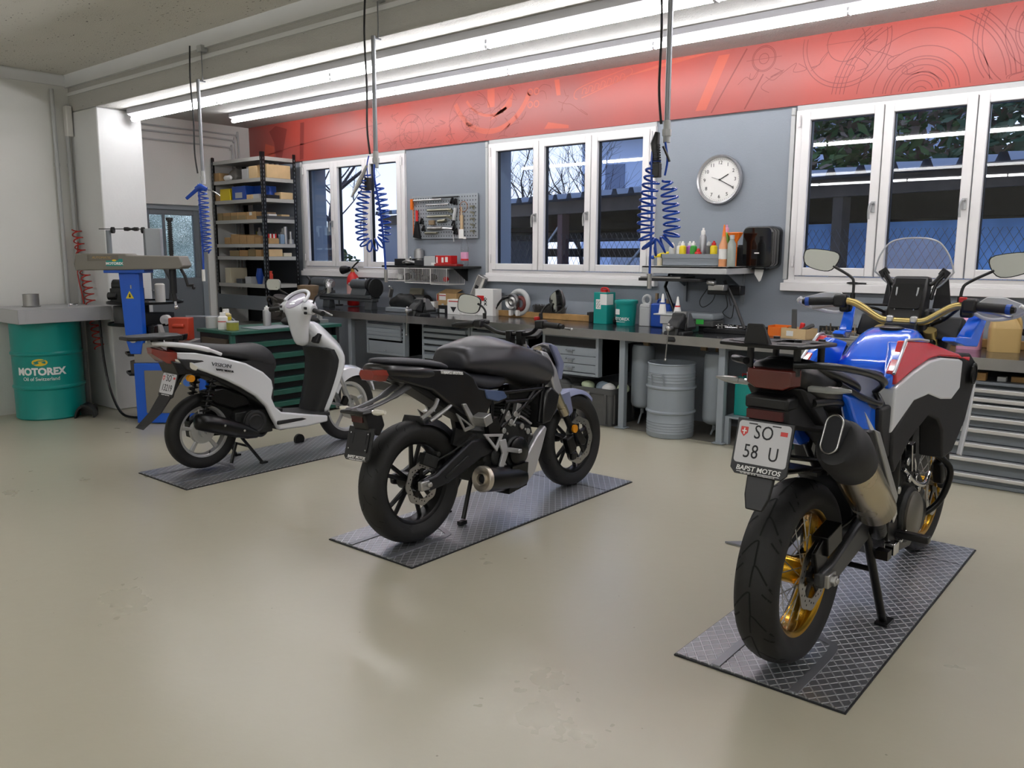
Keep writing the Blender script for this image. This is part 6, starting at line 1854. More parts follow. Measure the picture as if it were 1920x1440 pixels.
def jug(label, loc, w, d, h, m, rz=0):
    root = thing('plastic_jug', label, 'jug', loc, rz, 'plastic jugs by the right window')
    M().prism(rrect(w, d, .03), 'z', 0, h * .62).rings([[(x, y, h * .62) for x, y in rrect(w, d, .03)], [(x * .75 - w * .06, y * .8, h * .86) for x, y in rrect(w, d, .03)], [(x * .3 - w * .15, y * .4, h * .95) for x, y in rrect(w, d, .03)]]).build('body', m, root, bevel=.012)
    M().tube(cr([(w * .1, 0, h * .9), (w * .38, 0, h * .88), (w * .46, 0, h * .6), (w * .4, 0, h * .35)], 5), .016, 8).build('handle', m, root)
    M().cyl((-w * .15, 0, h * .94), (-w * .15, 0, h), .022, n=14).build('cap', K['ltgrey'], root)


jug('pinkish translucent plastic jug on the worktop near the right window', (-1.24, 6.5, BZ), .15, .12, .24, K['pink'])
jug('gold coloured plastic jug on the worktop near the right window', (-1.02, 6.45, BZ), .19, .12, .26, K['gold'], R(20))
jug('cream plastic jug on the worktop at the right picture edge', (-.72, 6.45, BZ), .18, .14, .3, K['cream'])
one('black_trowel', M().cbox((0, 0, .03), (.16, .02, .025), ry=.35).cbox((-.08, 0, .06), (.06, .015, .03), ry=-.5), K['black'], 'black tool lying on the wooden strip between the gold and cream jugs', 'tool', (-.88, 6.66, BZ + .061), bevel=.003)
one('metal_file', M().ball((0, 0, .01), (.05, .02, .01), 7).cyl((.03, 0, .01), (.1, 0, .008), .006, n=8), K['castiron'], 'small dark tool lying on the right window sill', 'tool', (-2.12, 6.69, WZ0 + .036))
# ---------------------------------------------------------------- things on the back wall
ck = thing('wall_clock', 'round white wall clock with a silver rim', 'clock', (-3.30, YB - .002, 2.13))
M().lathe([(.19, 0), (.208, -.01), (.21, -.03), (.2, -.045), (.187, -.04), (.183, -.02), (.183, 0)], a='y', n=64, cap=False).build('rim', mat('clock_rim', '#b6b6b9', .25, .7), ck, smooth=50)
M().lathe([(.186, -.006), (.186, -.016), (0, -.016)], a='y', n=64).build('dial', K['paper'], ck)
for h in range(1, 13):
    a = R(90 - 30 * h)
    text(str(h), .042, 'lettering', K['ink'], ck, TR((.142 * math.cos(a), -.0175, .142 * math.sin(a)), R(90)))
text('BRAUN' if False else '', .015, 'x', K['ink'], ck, Matrix()) if False else None
mk = M()
for k in range(60):
    a = R(6 * k)
    mk.cbox((.172 * math.cos(a), -.0168, .172 * math.sin(a)), (.008 if k % 5 else .012, .001, .0015), ry=-a)
mk.build('minute_mark', K['ink'], ck, smooth=0)


def hand(name, ang, l, w, back, y):
    M(TR((0, y, 0), 0, R(ang), 0)).box(-w / 2, w / 2, -.001, .001, -back, l).build(name, K['ink'], ck)


hand('hour_hand', 62, .09, .008, .0, -.019)
hand('minute_hand', 118, .135, .006, .0, -.021)
hand('second_hand', 288, .075, .003, .0, -.023)
M().cyl((0, -.017, 0), (0, -.026, 0), .007, n=12).build('hand_cap', K['ink'], ck)

pd = thing('paper_towel_dispenser', 'glossy black paper towel dispenser on the wall left of the right window', 'towel dispenser', (-2.86, YB - .001, 1.385))
pr_ = rrect(.275, .345, .05, 6, 0, .1725)
M().rings([[(x, 0, z) for x, z in pr_], [(x, -.15, z) for x, z in pr_], [(x * .92, -.19, .1725 + (z - .1725) * .94) for x, z in pr_]]).build('housing', mat('glossy_black', '#0b0b0d', .1, coat=.8), pd, smooth=50, bevel=.008, seg=3)
M().box(-.02, .02, -.193, -.19, .12, .13).build('badge', K['paper'], pd)
M().rings([[(-.05, -.1, .0), (.03, -.1, .0), (.03, -.095, 0), (-.05, -.095, 0)], [(-.045, -.11, -.05), (.02, -.1, -.05), (.02, -.095, -.05), (-.045, -.105, -.05)], [(-.0, -.12, -.11), (.01, -.11, -.1), (.01, -.105, -.1), (.0, -.115, -.11)]]).build('paper_tail', K['paper'], pd)
M().box(-.06, .06, -.14, -.06, -.008, .002).build('outlet', K['matt'], pd)

# right wall shelf
sh_ = thing('wall_shelf', 'light grey steel wall shelf between the middle and right windows', 'shelf', (-3.335, 6.2, 1.34))
M().box(-.39, .39, 0, .545, .045, .06).box(-.39, .39, 0, .004, 0, .06).box(.386, .39, 0, .545, 0, .06).box(-.39, -.386, 0, .545, 0, .06).build('board', K['ltgrey'], sh_, bevel=.002)
for x in (-.25, .29):
    M().box(x - .012, x + .012, .515, .545, -.26, .045).prism([(.1, .045), (.53, .045), (.53, -.12), (.5, -.12)], 'x', x - .004, x + .004).build('bracket', K['greyplas'], sh_)
bx = thing('storage_crate', 'long low grey plastic crate full of spray cans on the right wall shelf', 'crate', (-3.315, 6.41, 1.401))
M().box(-.28, .28, -.1, .1, 0, .006).box(-.28, .28, -.1, -.094, 0, .1).box(-.28, .28, .094, .1, 0, .1).box(-.28, -.274, -.1, .1, 0, .1).box(.274, .28, -.1, .1, 0, .1).build('tub', K['greyplas'], bx)
M().box(-.288, .288, -.108, -.1, .065, .1).box(-.288, .288, .1, .108, .065, .1).box(.28, .288, -.108, .108, .065, .1).box(-.288, -.28, -.108, .108, .065, .1).build('rim', K['greyplas'], bx)


def spray(label, loc, r, h, m, cap, band=None, group='spray cans on the wall shelf', name='spray_can'):
    root = thing(name, label, 'spray can', loc, group=group)
    M().lathe([(0, 0), (r, 0), (r, h * .72), (r * .93, h * .78), (r * .5, h * .83), (0, h * .83)], n=20).build('can', m, root, smooth=40)
    M().lathe([(r * .62, h * .8), (r * .6, h * .92), (r * .3, h * .94), (r * .28, h), (0, h)], n=16).build('cap', cap, root)
    if band:
        M().lathe([(r + .0006, h * .12), (r + .0006, h * .45)], n=20, cap=False).build('print_band', band, root)
    return root


cans = [(-.24, .0, .19, K['ltgrey'], K['paper'], K['yellow'], 'grey and yellow spray can at the left end of the shelf crate'),
        (-.185, .03, .2, K['paper'], K['ltgrey'], K['ink'], 'white spray can with dark print, second in the shelf crate'),
        (-.13, -.02, .2, K['yellow'], K['paper'], K['ink'], 'yellow spray can left of the purple one'),
        (-.09, .03, .2, mat('violet_can', '#9a4fa8', .35), K['paper'], None, 'purple spray can in the shelf crate'),
        (-.03, -.02, .2, mat('bright_green_can', '#2c8a2c', .35), K['paper'], K['yellow'], 'green spray can with a white cap in the shelf crate'),
        (.02, .05, .31, mat('grey_can', '#a5a5a8', .3, .5), K['paper'], None, 'tall grey spray can standing out of the shelf crate'),
        (.03, -.05, .14, K['red'], K['red'], None, 'low red can in the middle of the shelf crate'),
        (.10, .0, .2, K['dkgrey'], K['ltgrey'], K['yellow'], 'dark grey spray can with a yellow edge in the shelf crate'),
        (.155, -.02, .2, K['yellow'], K['red'], K['ink'], 'yellow spray can with a red cap in the shelf crate'),
        (.195, .04, .19, mat('lilac_can', '#a9a6cf', .35), K['red'], None, 'lilac spray can with a red cap in the shelf crate'),
        (.245, .02, .33, K['greencan'], K['pink'], None, 'tall green spray can with a pink cap at the right of the shelf crate')]
for x, y, h, m, c, b, l in cans:
    spray(l, (-3.315 + x, 6.41 + y, 1.408), .029, h, m, c, b)
bo = thing('spray_bottle', 'orange tinted bottle with a white neck in front of the tall green can', 'bottle', (-3.02, 6.28, 1.401))
M().lathe([(0, 0), (.036, 0), (.036, .17), (.02, .21), (.016, .24), (0, .24)], n=20).build('body', mat('orange_liquid', '#cf8f62', .25), bo)
M().lathe([(.017, .23), (.012, .28), (.006, .33), (0, .335)], n=14).build('nozzle', K['orange'], bo)
M().lathe([(.0365, .06), (.0365, .14)], n=20, cap=False).build('label_band', K['paper'], bo)
bo = thing('clear_bottle', 'clear bottle with dark print between the orange bottle and the orange funnel', 'bottle', (-2.945, 6.27, 1.401))
M().lathe([(0, 0), (.034, 0), (.034, .18), (.018, .21), (.016, .23), (0, .23)], n=20).build('body', mat('grey_bottle', '#8d938c', .2), bo)
M().lathe([(.019, .22), (.019, .25), (0, .25)], n=14).build('cap', K['ltgrey'], bo)
fn = thing('orange_funnel', 'orange funnel standing on the right wall shelf', 'funnel', (-2.99, 6.42, 1.401))
M().rings([[(x * .35, y * .35, 0) for x, y in rrect(.1, .07, .02)], [(x * .4, y * .4, .2) for x, y in rrect(.1, .07, .02)], [(x * 1.2, y * 1.1, .27) for x, y in rrect(.1, .07, .02)], [(x * 1.1, y * 1.0, .275) for x, y in rrect(.1, .07, .02)]]).build('cone', K['orange'], fn, smooth=30)
one('brush_block', M().box(-.04, .04, -.04, .04, 0, .16).box(-.03, .03, -.03, .03, .16, .175), K['black'], 'black ribbed box behind the orange funnel', 'box', (-3.0, 6.6, 1.401), bevel=.003)
tg = thing('grease_gun', 'yellow grease gun lying at the left end of the right wall shelf', 'grease gun', (-3.66, 6.4, 1.401))
M().lathe([(0, 0), (.03, 0), (.03, .07), (0, .07)], n=16).build('jar', K['cream'], tg)
M().tube([(.12, 0, .12), (.0, 0, .09), (-.06, 0, .075)], [.008, .018, .008], 10).build('body', K['yellow'], tg)
M().ball((-.08, 0, .07), .018, 6).build('tip', K['bluecan'], tg)

# folded screen and lamp arms under the shelf
ar = thing('swing_arm_rack', 'black folding arm with a flat screen hung under the right wall shelf', 'swing arm', (-3.36, 6.35, 1.2))
M().box(-.38, .2, -.18, .1, .075, .1).build('screen', K['black'], ar, bevel=.004)
M().box(-.36, .02, -.18, .08, .1, .112).build('silver_lid', K['steel'], ar)
M().tube([(-.34, .3, .14), (-.22, .0, .02), (-.02, -.1, -.28)], .014, 8).build('arm', K['black'], ar)
M().tube([(.28, .1, .08), (.4, .06, -.1), (.52, .0, -.3)], .013, 8).tube([(.28, .1, .08), (.36, .07, -.12)], .006, 6).build('arm', K['black'], ar)
M().cyl((.2, -.05, .07), (.27, -.05, .065), .025, n=14).cbox((.28, -.02, .03), (.14, .08, .05)).build('joint', K['steel'], ar, bevel=.005)
M().cbox((.24, .22, -.0), (.3, .1, .08)).build('power_strip', K['black'], ar, bevel=.008)
M().tube(cr([(.05, .3, .03), (-.05, .32, -.1), (-.02, .32, -.16), (.08, .3, -.1), (.12, .3, .02)], 6), .004, 5).tube(cr([(.2, .3, -.04), (.22, .3, -.14), (.18, .3, -.2), (.26, .3, -.24), (.28, .3, -.12)], 6), .004, 5).build('cable', K['black'], ar)

# left wall shelf with baskets
ls = thing('wall_shelf', 'narrow dark wall shelf with wire baskets between the left and middle windows', 'shelf', (-6.66, 6.45, 1.34))
M().box(-.68, .6, 0, .295, .0, .022).build('board', K['castiron'], ls)
M().prism([(.06, 0), (.285, 0), (.285, -.14), (.27, -.14)], 'x', -.3, -.29).prism([(.06, 0), (.285, 0), (.285, -.14), (.27, -.14)], 'x', .4, .41).build('bracket', K['castiron'], ls)


def basket(label, x0, x1, y0, y1, z0, z1):
    m = M()
    for z in (z0, z1):
        m.tube([(x0, y0, z), (x1, y0, z), (x1, y1, z), (x0, y1, z)], .004, 6, close=True)
    n = int((x1 - x0) / .022)
    for k in range(n + 1):
        x = x0 + (x1 - x0) * k / n
        m.tube([(x, y0, z1), (x, y0, z0), (x, y1, z0), (x, y1, z1)], .0018 if k % n else .004, 4)
    tag(m.build('wire_basket', K['white']), label, 'wire basket', 'wire baskets under the left wall shelf')


basket('leftmost white wire basket under the narrow wall shelf', -7.25, -6.93, 6.42, 6.7, 1.19, 1.335)
basket('middle white wire basket under the narrow wall shelf', -6.92, -6.52, 6.42, 6.7, 1.175, 1.335)
basket('rightmost white wire basket under the narrow wall shelf', -6.51, -6.27, 6.42, 6.7, 1.165, 1.335)
q = random.Random(3)
for k, (x, m, s, l) in enumerate(((-7.13, K['paper'], .05, 'crumpled white paper in the leftmost wire basket'), (-7.02, K['castiron'], .06, 'dark metal part in the leftmost wire basket'), (-6.83, K['castiron'], .06, 'dark part at the left of the middle wire basket'), (-6.72, K['dkgrey'], .05, 'grey part in the middle wire basket'), (-6.61, K['ink'], .06, 'black part at the right of the middle wire basket'), (-6.4, K['red'], .04, 'red part in the rightmost wire basket'))):
    mm = M().ball((0, 0, 0), (s * 1.1, s * .9, s * .7), 6)
    for i, v in enumerate(mm.v):
        mm.v[i] = v * (1 + .5 * noise.noise(v * 25 + V((k * 3, 0, 0))))
    one('spare_part', mm, m, l, 'part', (x, 6.55, 1.19 + s * .75), 'parts in the wire baskets', sub=1)
# on the left shelf
one('black_case', M().box(-.1, .1, -.08, .08, 0, .075), K['black'], 'flat black case at the left end of the narrow wall shelf', 'case', (-7.1, 6.6, 1.3625), bevel=.004)
m = M().tube([(-.09, 0, .03), (.0, -.02, .05), (.09, .02, .03)], .018, 8).cbox((.0, 0, .05), (.06, .05, .05), rz=.4).tube([(.02, 0, .05), (.07, -.04, .09)], .008, 6)
one('tool_heap', m, K['alu'], 'silver tool lying in front of the flat black case', 'tool', (-6.96, 6.52, 1.365))
one('dark_box', M().box(-.09, .09, -.08, .08, 0, .06), K['ink'], 'low dark box between the silver tool and the red and white boxes', 'box', (-6.78, 6.6, 1.3625), bevel=.004)
pc = thing('piston_cylinder', 'grey metal cylinder part behind the flat black case', 'metal part', (-6.97, 6.69, 1.3625))
M().lathe([(.05, 0), (.05, .05), (.04, .055), (.04, .075), (.055, .08), (.055, .17), (.035, .175), (.035, .19), (0, .19)], n=24).build('body', K['alu'], pc, smooth=40)
wb = carton('grey_white_box', 'pale box with a small label left of the red boxes', 'box', (-6.6, 6.55, 1.3625), .19, .1, .105, K['ltgrey'])
M().box(.02, .09, -.0515, -.0505, .01, .035).build('sticker', K['paper'], wb)
rb = carton('red_box', 'red printed box standing on the flat red case', 'box', (-6.4, 6.55, 1.3855), .24, .1, .09, K['red'])
M().box(-.1, -.08, -.0515, -.0505, .01, .075).box(.035, .075, -.0515, -.0505, .02, .075).box(-.02, .01, -.0515, -.0505, .015, .07).build('white_print', K['paper'], rb)
carton('red_case', 'flat dark red case under the red printed box', 'case', (-6.36, 6.55, 1.3625), .34, .11, .022, mat('dark_red', '#8e2320', .4))
pb = thing('water_bottle', 'clear plastic water bottle with a pinkish label on the narrow wall shelf', 'bottle', (-6.17, 6.6, 1.3625))
M().lathe([(0, 0), (.035, 0), (.042, .02), (.042, .09), (.039, .1), (.042, .11), (.042, .2), (.03, .25), (.02, .28), (.016, .3)], n=24, cap=False).build('body', K['glassy'], pb)
M().lathe([(.0425, .06), (.0425, .15)], n=24, cap=False).build('label_band', K['pink'], pb)
M().lathe([(.0427, .06), (.0427, .08)], n=24, cap=False).build('red_band', K['red'], pb)
M().lathe([(.018, .29), (.018, .315), (0, .315)], n=16).build('cap', K['paper'], pb)
fl = thing('work_light', 'silver work light tilted against the wall under the narrow shelf', 'lamp', (-6.0, 6.66, 1.14), rot=(0, R(25), R(12)))
M().box(-.05, .05, -.06, .02, -.13, .13).build('housing', K['steel'], fl, bevel=.006)
M().box(-.052, -.045, -.062, .0, -.12, .12).box(.02, .045, -.064, -.06, -.12, .12).build('lens', mat('bright_reflector', '#e9e7e0', .1, .6), fl)
M().box(-.03, .01, -.0625, -.06, -.02, .02).build('switch', K['black'], fl)
M().cbox((.09, 0, -.06), (.06, .04, .1)).build('stand', K['tan'], fl, bevel=.004)

# pegboard with tools
pg = thing('pegboard', 'grey perforated tool board on the wall between the left and middle windows', 'tool board', (-6.61, YB - .001, 1.66))
KPB = mat('pegboard_grey', '#9aa0a6', .4, .3)
M().box(-.49, .52, -.03, -.012, 0, .48).box(-.4, -.36, -.012, 0, .1, .38).box(.36, .4, -.012, 0, .1, .38).build('board', KPB, pg, bevel=.002)
hm = M()
for i in range(25):
    for j in range(11):
        x, z = -.465 + i * .04, .03 + j * .042
        hm.quads([[(x - .006, -.0305, z - .006), (x + .006, -.0305, z - .006), (x + .006, -.0305, z + .006), (x - .006, -.0305, z + .006)]])
hm.build('peg_hole', K['ink'], pg, smooth=0, recalc=False)['kind'] = 'stuff'
yp = YB - .055


def bar(name, label, x0, x1, z, r, mt, cat, ex=None):
    m = M().tube([(0, 0, 0), (x1 - x0, 0, 0)], r, 8)
    if ex:
        ex(m)
    one(name, m, mt, label, cat, (x0, yp, z), 'tools on the pegboard')


KTL = mat('tool_steel', '#8a8878', .35, .8)
bar('ratchet_bar', 'long steel bar along the top of the tool board', -7.05, -6.6, 2.09, .011, K['alu'], 'bar')
bar('ratchet_bar', 'thin dark bar at the top right of the tool board', -6.75, -6.35, 2.11, .008, K['castiron'], 'bar')
bar('torque_bar', 'steel bar, second row from the top of the tool board', -6.85, -6.5, 2.035, .008, K['alu'], 'bar')
bar('torque_wrench', 'torque wrench in the upper middle of the tool board', -6.83, -6.45, 1.975, .013, KTL, 'wrench', lambda m: m.cbox((.36, 0, -.012), (.08, .02, .035), ry=.3))
bar('torque_wrench', 'torque wrench in the centre of the tool board', -6.83, -6.46, 1.905, .013, KTL, 'wrench', lambda m: m.cbox((.35, 0, -.01), (.09, .02, .03), ry=.35))
bar('hand_drill', 'silver cylinder tool in the lower middle of the tool board', -6.82, -6.6, 1.775, .02, K['steel'], 'tool', lambda m: m.tube([(.22, 0, 0), (.4, 0, -.01)], .012, 6))
bar('brass_bar', 'short brass coloured bar at the bottom of the tool board', -6.87, -6.68, 1.725, .013, KTL, 'bar')
one('small_block', M().cbox((0, 0, 0), (.08, .03, .05)), K['tan'], 'tan block in the middle of the tool board', 'block', (-6.76, yp, 1.84), 'tools on the pegboard', bevel=.004)
one('pipe_tool', M().tube([(-.06, 0, 0), (.06, 0, .01)], .02, 8), KTL, 'short brass coloured tool right of the tan block', 'tool', (-6.6, yp, 1.85), 'tools on the pegboard')
one('orange_clamp', M().cbox((0, 0, 0), (.03, .03, .12)).tube([(.02, 0, -.05), (.02, 0, -.36)], .006, 6), K['orange'], 'orange handled rod tool at the left edge of the tool board', 'tool', (-7.08, yp, 2.05), 'tools on the pegboard', bevel=.004)
rd = thing('dust_brush', 'black hand brush with a red handle hanging left on the tool board', 'brush', (-7.0, yp, 1.88), group='tools on the pegboard')
M().tube([(0, 0, .1), (0, 0, -.02)], .016, 8).build('handle', K['red'], rd)
M().rings([[(-.015, -.012, -.02), (.015, -.012, -.02), (.015, .012, -.02), (-.015, .012, -.02)], [(-.05, -.02, -.2), (.055, -.02, -.22), (.055, .015, -.22), (-.05, .015, -.2)]]).build('bristles', K['black'], rd)
one('white_syringe', M().tube([(0, 0, 0), (-.03, 0, -.13)], .02, 8).tube([(-.03, 0, -.13), (-.045, 0, -.24), (-.03, 0, -.36)], .006, 6), K['ltgrey'], 'pale syringe with a thin tube on the right of the tool board', 'syringe', (-6.39, yp, 1.99), 'tools on the pegboard')
one('wire_loop', M().torus((0, 0, 0), .055, .004, 'y', 20, 6).tube([(-.05, 0, 0), (-.06, 0, -.14)], .005, 6), mat('copper', '#9a6a48', .35, .9), 'copper coloured wire loop on the tool board', 'wire', (-6.27, yp, 2.0), 'tools on the pegboard')
one('file_tool', M().cyl((0, 0, 0), (0, 0, .13), .018, n=10).cyl((0, 0, .13), (0, 0, .22), .006, n=8).tube([(.0, 0, 0), (.0, 0, -.05)], .02, 8), mat('pale_wood', '#bda481', .6), 'pale wooden file handle above the water bottle', 'tool', (-6.3, yp, 1.78), 'tools on the pegboard')
one('white_tag', M().cbox((0, 0, 0), (.07, .004, .1)), K['paper'], 'white paper tag hanging above the water bottle', 'tag', (-6.29, yp - .02, 1.71), 'tools on the pegboard')
for k in range(5):
    one('steel_clip', M().cbox((0, 0, 0), (.05, .03, .018), ry=.2 * (k % 2)).tube([(.02, 0, 0), (.02, 0, -.035)], .006, 6), KTL, ['top', 'second', 'third', 'fourth', 'bottom'][k] + ' steel clip in the column at the right of the tool board', 'clip', (-6.15, yp + .008, 2.0 - k * .065), 'clips on the pegboard')
for k, (x, z) in enumerate(((-6.43, 1.83), (-6.42, 1.78), (-6.4, 1.74), (-6.93, 1.86), (-6.9, 1.78), (-6.45, 2.07), (-6.4, 2.06))):
    one('black_pliers', M().cbox((0, 0, 0), (.02, .025, .07), ry=.5).cbox((.02, 0, -.01), (.015, .02, .06), ry=-.3), K['satin'], 'dark pliers ' + ['right of the centre', 'just below the right centre', 'low at the right', 'at the left beside the brush', 'lower left beside the brush', 'at the top right', 'at the far top right'][k] + ' of the tool board', 'pliers', (x, yp, z), 'tools on the pegboard', bevel=.003)
# ---------------------------------------------------------------- drum, steel table, tyre machine
dr = thing('oil_drum', 'tall teal oil drum under the steel table by the left wall', 'drum', (-8.15, 3.08, .002))
r = .288
M().lathe([(0, 0), (r - .006, 0), (r + .003, .012), (r, .02), (r, .27), (r + .011, .285), (r + .011, .297), (r, .312), (r, .575), (r + .011, .59), (r + .011, .602), (r, .617), (r, .86), (r + .004, .872), (r - .006, .88), (0, .88)], n=56, cap=False).build('shell', K['teal'], dr, smooth=35)
wp = lambda a0, zb: (lambda p: V(((r + .001 + p.z) * math.sin(p.x / r + a0), -(r + .001 + p.z) * math.cos(p.x / r + a0), zb + p.y)))
text('MOTOREX', .088, 'lettering', K['inkwhite'], dr, None, wrap=wp(R(56), .44), bold=.004, sx=.96)
text('Oil of Switzerland', .046, 'lettering', K['inkwhite'], dr, None, wrap=wp(R(56), .375), sx=.92)
lg = [(.065 * math.cos(a), .032 * math.sin(a)) for a in [2 * PI * k / 24 for k in range(24)]]
w_ = wp(R(56), .525)
M().add([w_(V((x, y, 0))) for x, y in lg] + [w_(V((0, 0, 0)))], [(k, (k + 1) % 24, 24) for k in range(24)]).build('yellow_logo', K['inkyellow'], dr, recalc=False)
P_ = cr([(-.05, -.016), (-.01, -.005), (-.02, .012), (.03, .018), (.05, .03)], 5)
M().tube([w_(V((p[0], p[1], .001))) for p in P_], .004, 5).build('logo_swirl', K['teal'], dr)
st_ = thing('steel_table', 'shallow steel basin table resting on the teal drum', 'table', (-8.12, 3.13, .884))
M().box(-.34, .34, -.4, .4, .118, .124).box(-.34, .34, -.4, -.394, 0, .124).box(-.34, .34, .394, .4, 0, .124).box(.334, .34, -.4, .4, 0, .124).box(-.34, -.334, -.4, .4, 0, .124).build('basin', mat('basin_grey', '#b3b4b6', .38, .25), st_, bevel=.004)
M().tube([(.1, .12, .124), (.1, .12, .14), (.1, .2, .14), (.1, .2, .124)], .006, 6).build('handle', K['chrome'], st_)
tag(M().lathe([(.0, 0), (.075, 0), (.078, .006), (.066, .008), (.066, .115), (.06, .115), (.06, .01), (0, .01)], n=32).build('steel_can', K['steel'], loc=(-8.2, 3.0, 1.009)), 'open shiny steel can on the steel table', 'can')
m = M()
ar_ = [(.085 * math.cos(R(a)), .12 * math.sin(R(a))) for a in range(0, 181, 12)]
ai_ = [(.07 * math.cos(R(a)), .1 * math.sin(R(a))) for a in range(0, 181, 12)]
m.rings([[(x, 0, z) for x, z in ar_ + ai_[::-1]], [(x, .16, z) for x, z in ar_ + ai_[::-1]]]).box(-.085, .085, .15, .16, 0, .1)
tag(m.build('foot_pedal', K['black'], loc=(-7.75, 3.2, .003), rot=(0, 0, R(55)), smooth=50), 'black arched foot pedal housing at the foot of the teal drum', 'pedal')
for nm, pts, rr, mt_, lb in (('red_hose', coil_pts((-8.33, 3.5, 1.72), (-8.0, 3.49, .6), .042, 19), .006, K['redhose'], 'red spiral air hose hanging in front of the pillar'),
                             ('power_cable', cr([(-7.98, 3.5, .9), (-7.95, 3.5, .5), (-7.85, 3.5, .2), (-7.6, 3.48, .02), (-7.3, 3.5, .02)], 6), .012, K['black'], 'black cable curving down from the steel table to the tyre machine')):
    tag(M().tube(pts, rr, 6).build(nm, mt_), lb, 'hose' if 'hose' in nm else 'cable')
tag(M().tube(cr([(-8.36, 3.52, 1.6), (-8.42, 3.52, 1.3), (-8.36, 3.52, 1.1), (-8.26, 3.5, .92)], 6), .007, 6).build('red_hose', K['redhose']), 'smooth red hose hanging left of the red spiral hose', 'hose')

tc2 = thing('tyre_changer', 'blue and grey tyre changing machine behind the scooter tail', 'tyre changer', (-7.135, 3.392, 0), R(41))
KHD = mat('machine_grey', '#77736b', .5)
M().box(0, .62, 0, .5, .01, .54).build('base', K['blue'], tc2, bevel=.006)
M().box(.09, .56, -.012, 0, .1, .48).build('front_panel', KHD, tc2, bevel=.006)
M().box(-.005, .44, .03, .48, .54, .715).build('upper_box', mat('machine_box_grey', '#85827c', .5), tc2, bevel=.006)
M().prism([(-.03, .62), (.06, .62), (.09, .78), (.09, 1.33), (-.085, 1.33), (-.06, .74)], 'y', .02, .1).build('column', K['blue'], tc2, bevel=.004)
M().box(-.19, .16, -.03, .16, 1.325, 1.36).build('saddle', K['blue'], tc2, bevel=.004)
M().prism([(-.41, 1.345), (.47, 1.36), (.5, 1.385), (.47, 1.47), (.03, 1.475), (.02, 1.49), (-.4, 1.49), (-.42, 1.4)], 'y', -.06, .16).build('swing_arm', KHD, tc2, bevel=.012)
M().box(-.3, -.04, -.064, -.06, 1.43, 1.48).build('name_panel', mat('machine_panel', '#6d685e', .5), tc2, bevel=.002)
text('AUTOMATIC', .028, 'lettering', mat('gold_ink', '#a98a4a', .5), tc2, TR((-.18, -.065, 1.455), R(90)), shear=.2)
M().box(-.145, -.005, -.0635, -.06, 1.385, 1.445).build('sticker', K['teal'], tc2)
text('MOTOREX', .03, 'lettering', K['inkwhite'], tc2, TR((-.075, -.0645, 1.405), R(90)), bold=.001)
M(TR((-.075, -.064, 1.432), R(90))).prism([(.018 * math.cos(a), .008 * math.sin(a)) for a in [PI * k / 8 for k in range(16)]], 'z', 0, .001).build('yellow_logo', K['inkyellow'], tc2)
M().prism([(-.035, 1.105), (.035, 1.105), (0, 1.17)], 'y', .0175, .02).build('warning_sign', K['yellow'], tc2)
M().prism([(-.008, 1.115), (.01, 1.115), (.004, 1.145), (-.004, 1.145)], 'y', .0165, .0175).build('warning_mark', K['ink'], tc2)
M().prism([(.37, .36), (.41, .36), (.39, .395)], 'y', -.0135, -.012).build('warning_sign', K['yellow'], tc2)
M(TR((.46, -.0125, .375), R(90))).lathe([(.035, 0), (.035, .002), (0, .002)], n=24).build('blue_sign', mat('sign_blue', '#3f6fc0', .5), tc2)
th = M().cyl((.367, .05, 1.47), (.367, .05, 1.78), .016, n=12)
for k in range(16):
    th.cyl((.367, .05, 1.49 + k * .018), (.367, .05, 1.498 + k * .018), .022, n=12)
th.cyl((.367, .05, 1.77), (.367, .05, 1.795), .032, n=6)
th.build('lift_screw', K['castiron'], tc2)
M().cyl((.367, .05, 1.36), (.367, .05, 1.15), .03, n=16).cyl((.367, .05, 1.15), (.375, .05, 1.08), .02, n=12).build('tool_shaft', K['black'], tc2)
M().cyl((.375, .05, 1.08), (.38, .05, 1.03), .012, n=10).ball((.38, .05, 1.03), .02, 6).build('mount_head', K['chrome'], tc2)
M().tube([(.46, .0, 1.36), (.49, 0, 1.3), (.51, .0, 1.22), (.56, .0, 1.22)], .014, 8).ball((.56, 0, 1.2), .016, 6).build('lever', K['black'], tc2)
M().cyl((.02, .0, .755), (.02, -.03, .755), .032, n=18).box(.01, .02, .015, .02, 1.19, 1.22).build('pivot_bolt', K['steel'], tc2)
M().slab([(.2, .74), (.24, .76), (.2, .80), (.12, .80)], .0, .42).build and M().prism([(.05, .735), (.42, .735), (.43, .79), (.28, .775), (.06, .8)], 'y', .06, .16).box(.1, .16, .1, .2, .78, .86).build('clamp_jaw', K['satin'], tc2, bevel=.006)
M().prism([(.09, .75), (.2, .75), (.17, .86), (.13, .86)], 'y', .18, .26).build('clamp_block', K['ltgrey'], tc2, bevel=.006)
M().cyl((-.2, .14, 1.49), (-.2, .14, 1.69), .022, n=10).cyl((.12, .14, 1.475), (.12, .14, 1.7), .022, n=10).build('rear_post', K['greyplas'], tc2)
M().box(.13, .26, .1, .16, 1.47, 1.705).build('control_box', mat('control_box_grey', '#a3a8ae', .5), tc2, bevel=.004)
M().cyl((-.28, .14, 1.7), (.13, .14, 1.7), .004, n=6).cyl((-.17, .14, 1.69), (-.15, .14, 1.69), .028, n=14).cyl((.09, .14, 1.69), (.11, .14, 1.69), .028, n=14).build('cross_rod', K['castiron'], tc2)
M().tube([(-.06, .14, 1.7), (-.03, .14, 1.7), (.0, .14, 1.7), (.03, .14, 1.7), (.06, .14, 1.7)], [.016, .018, .008, .018, .016], 10).build('black_grip', K['black'], tc2)
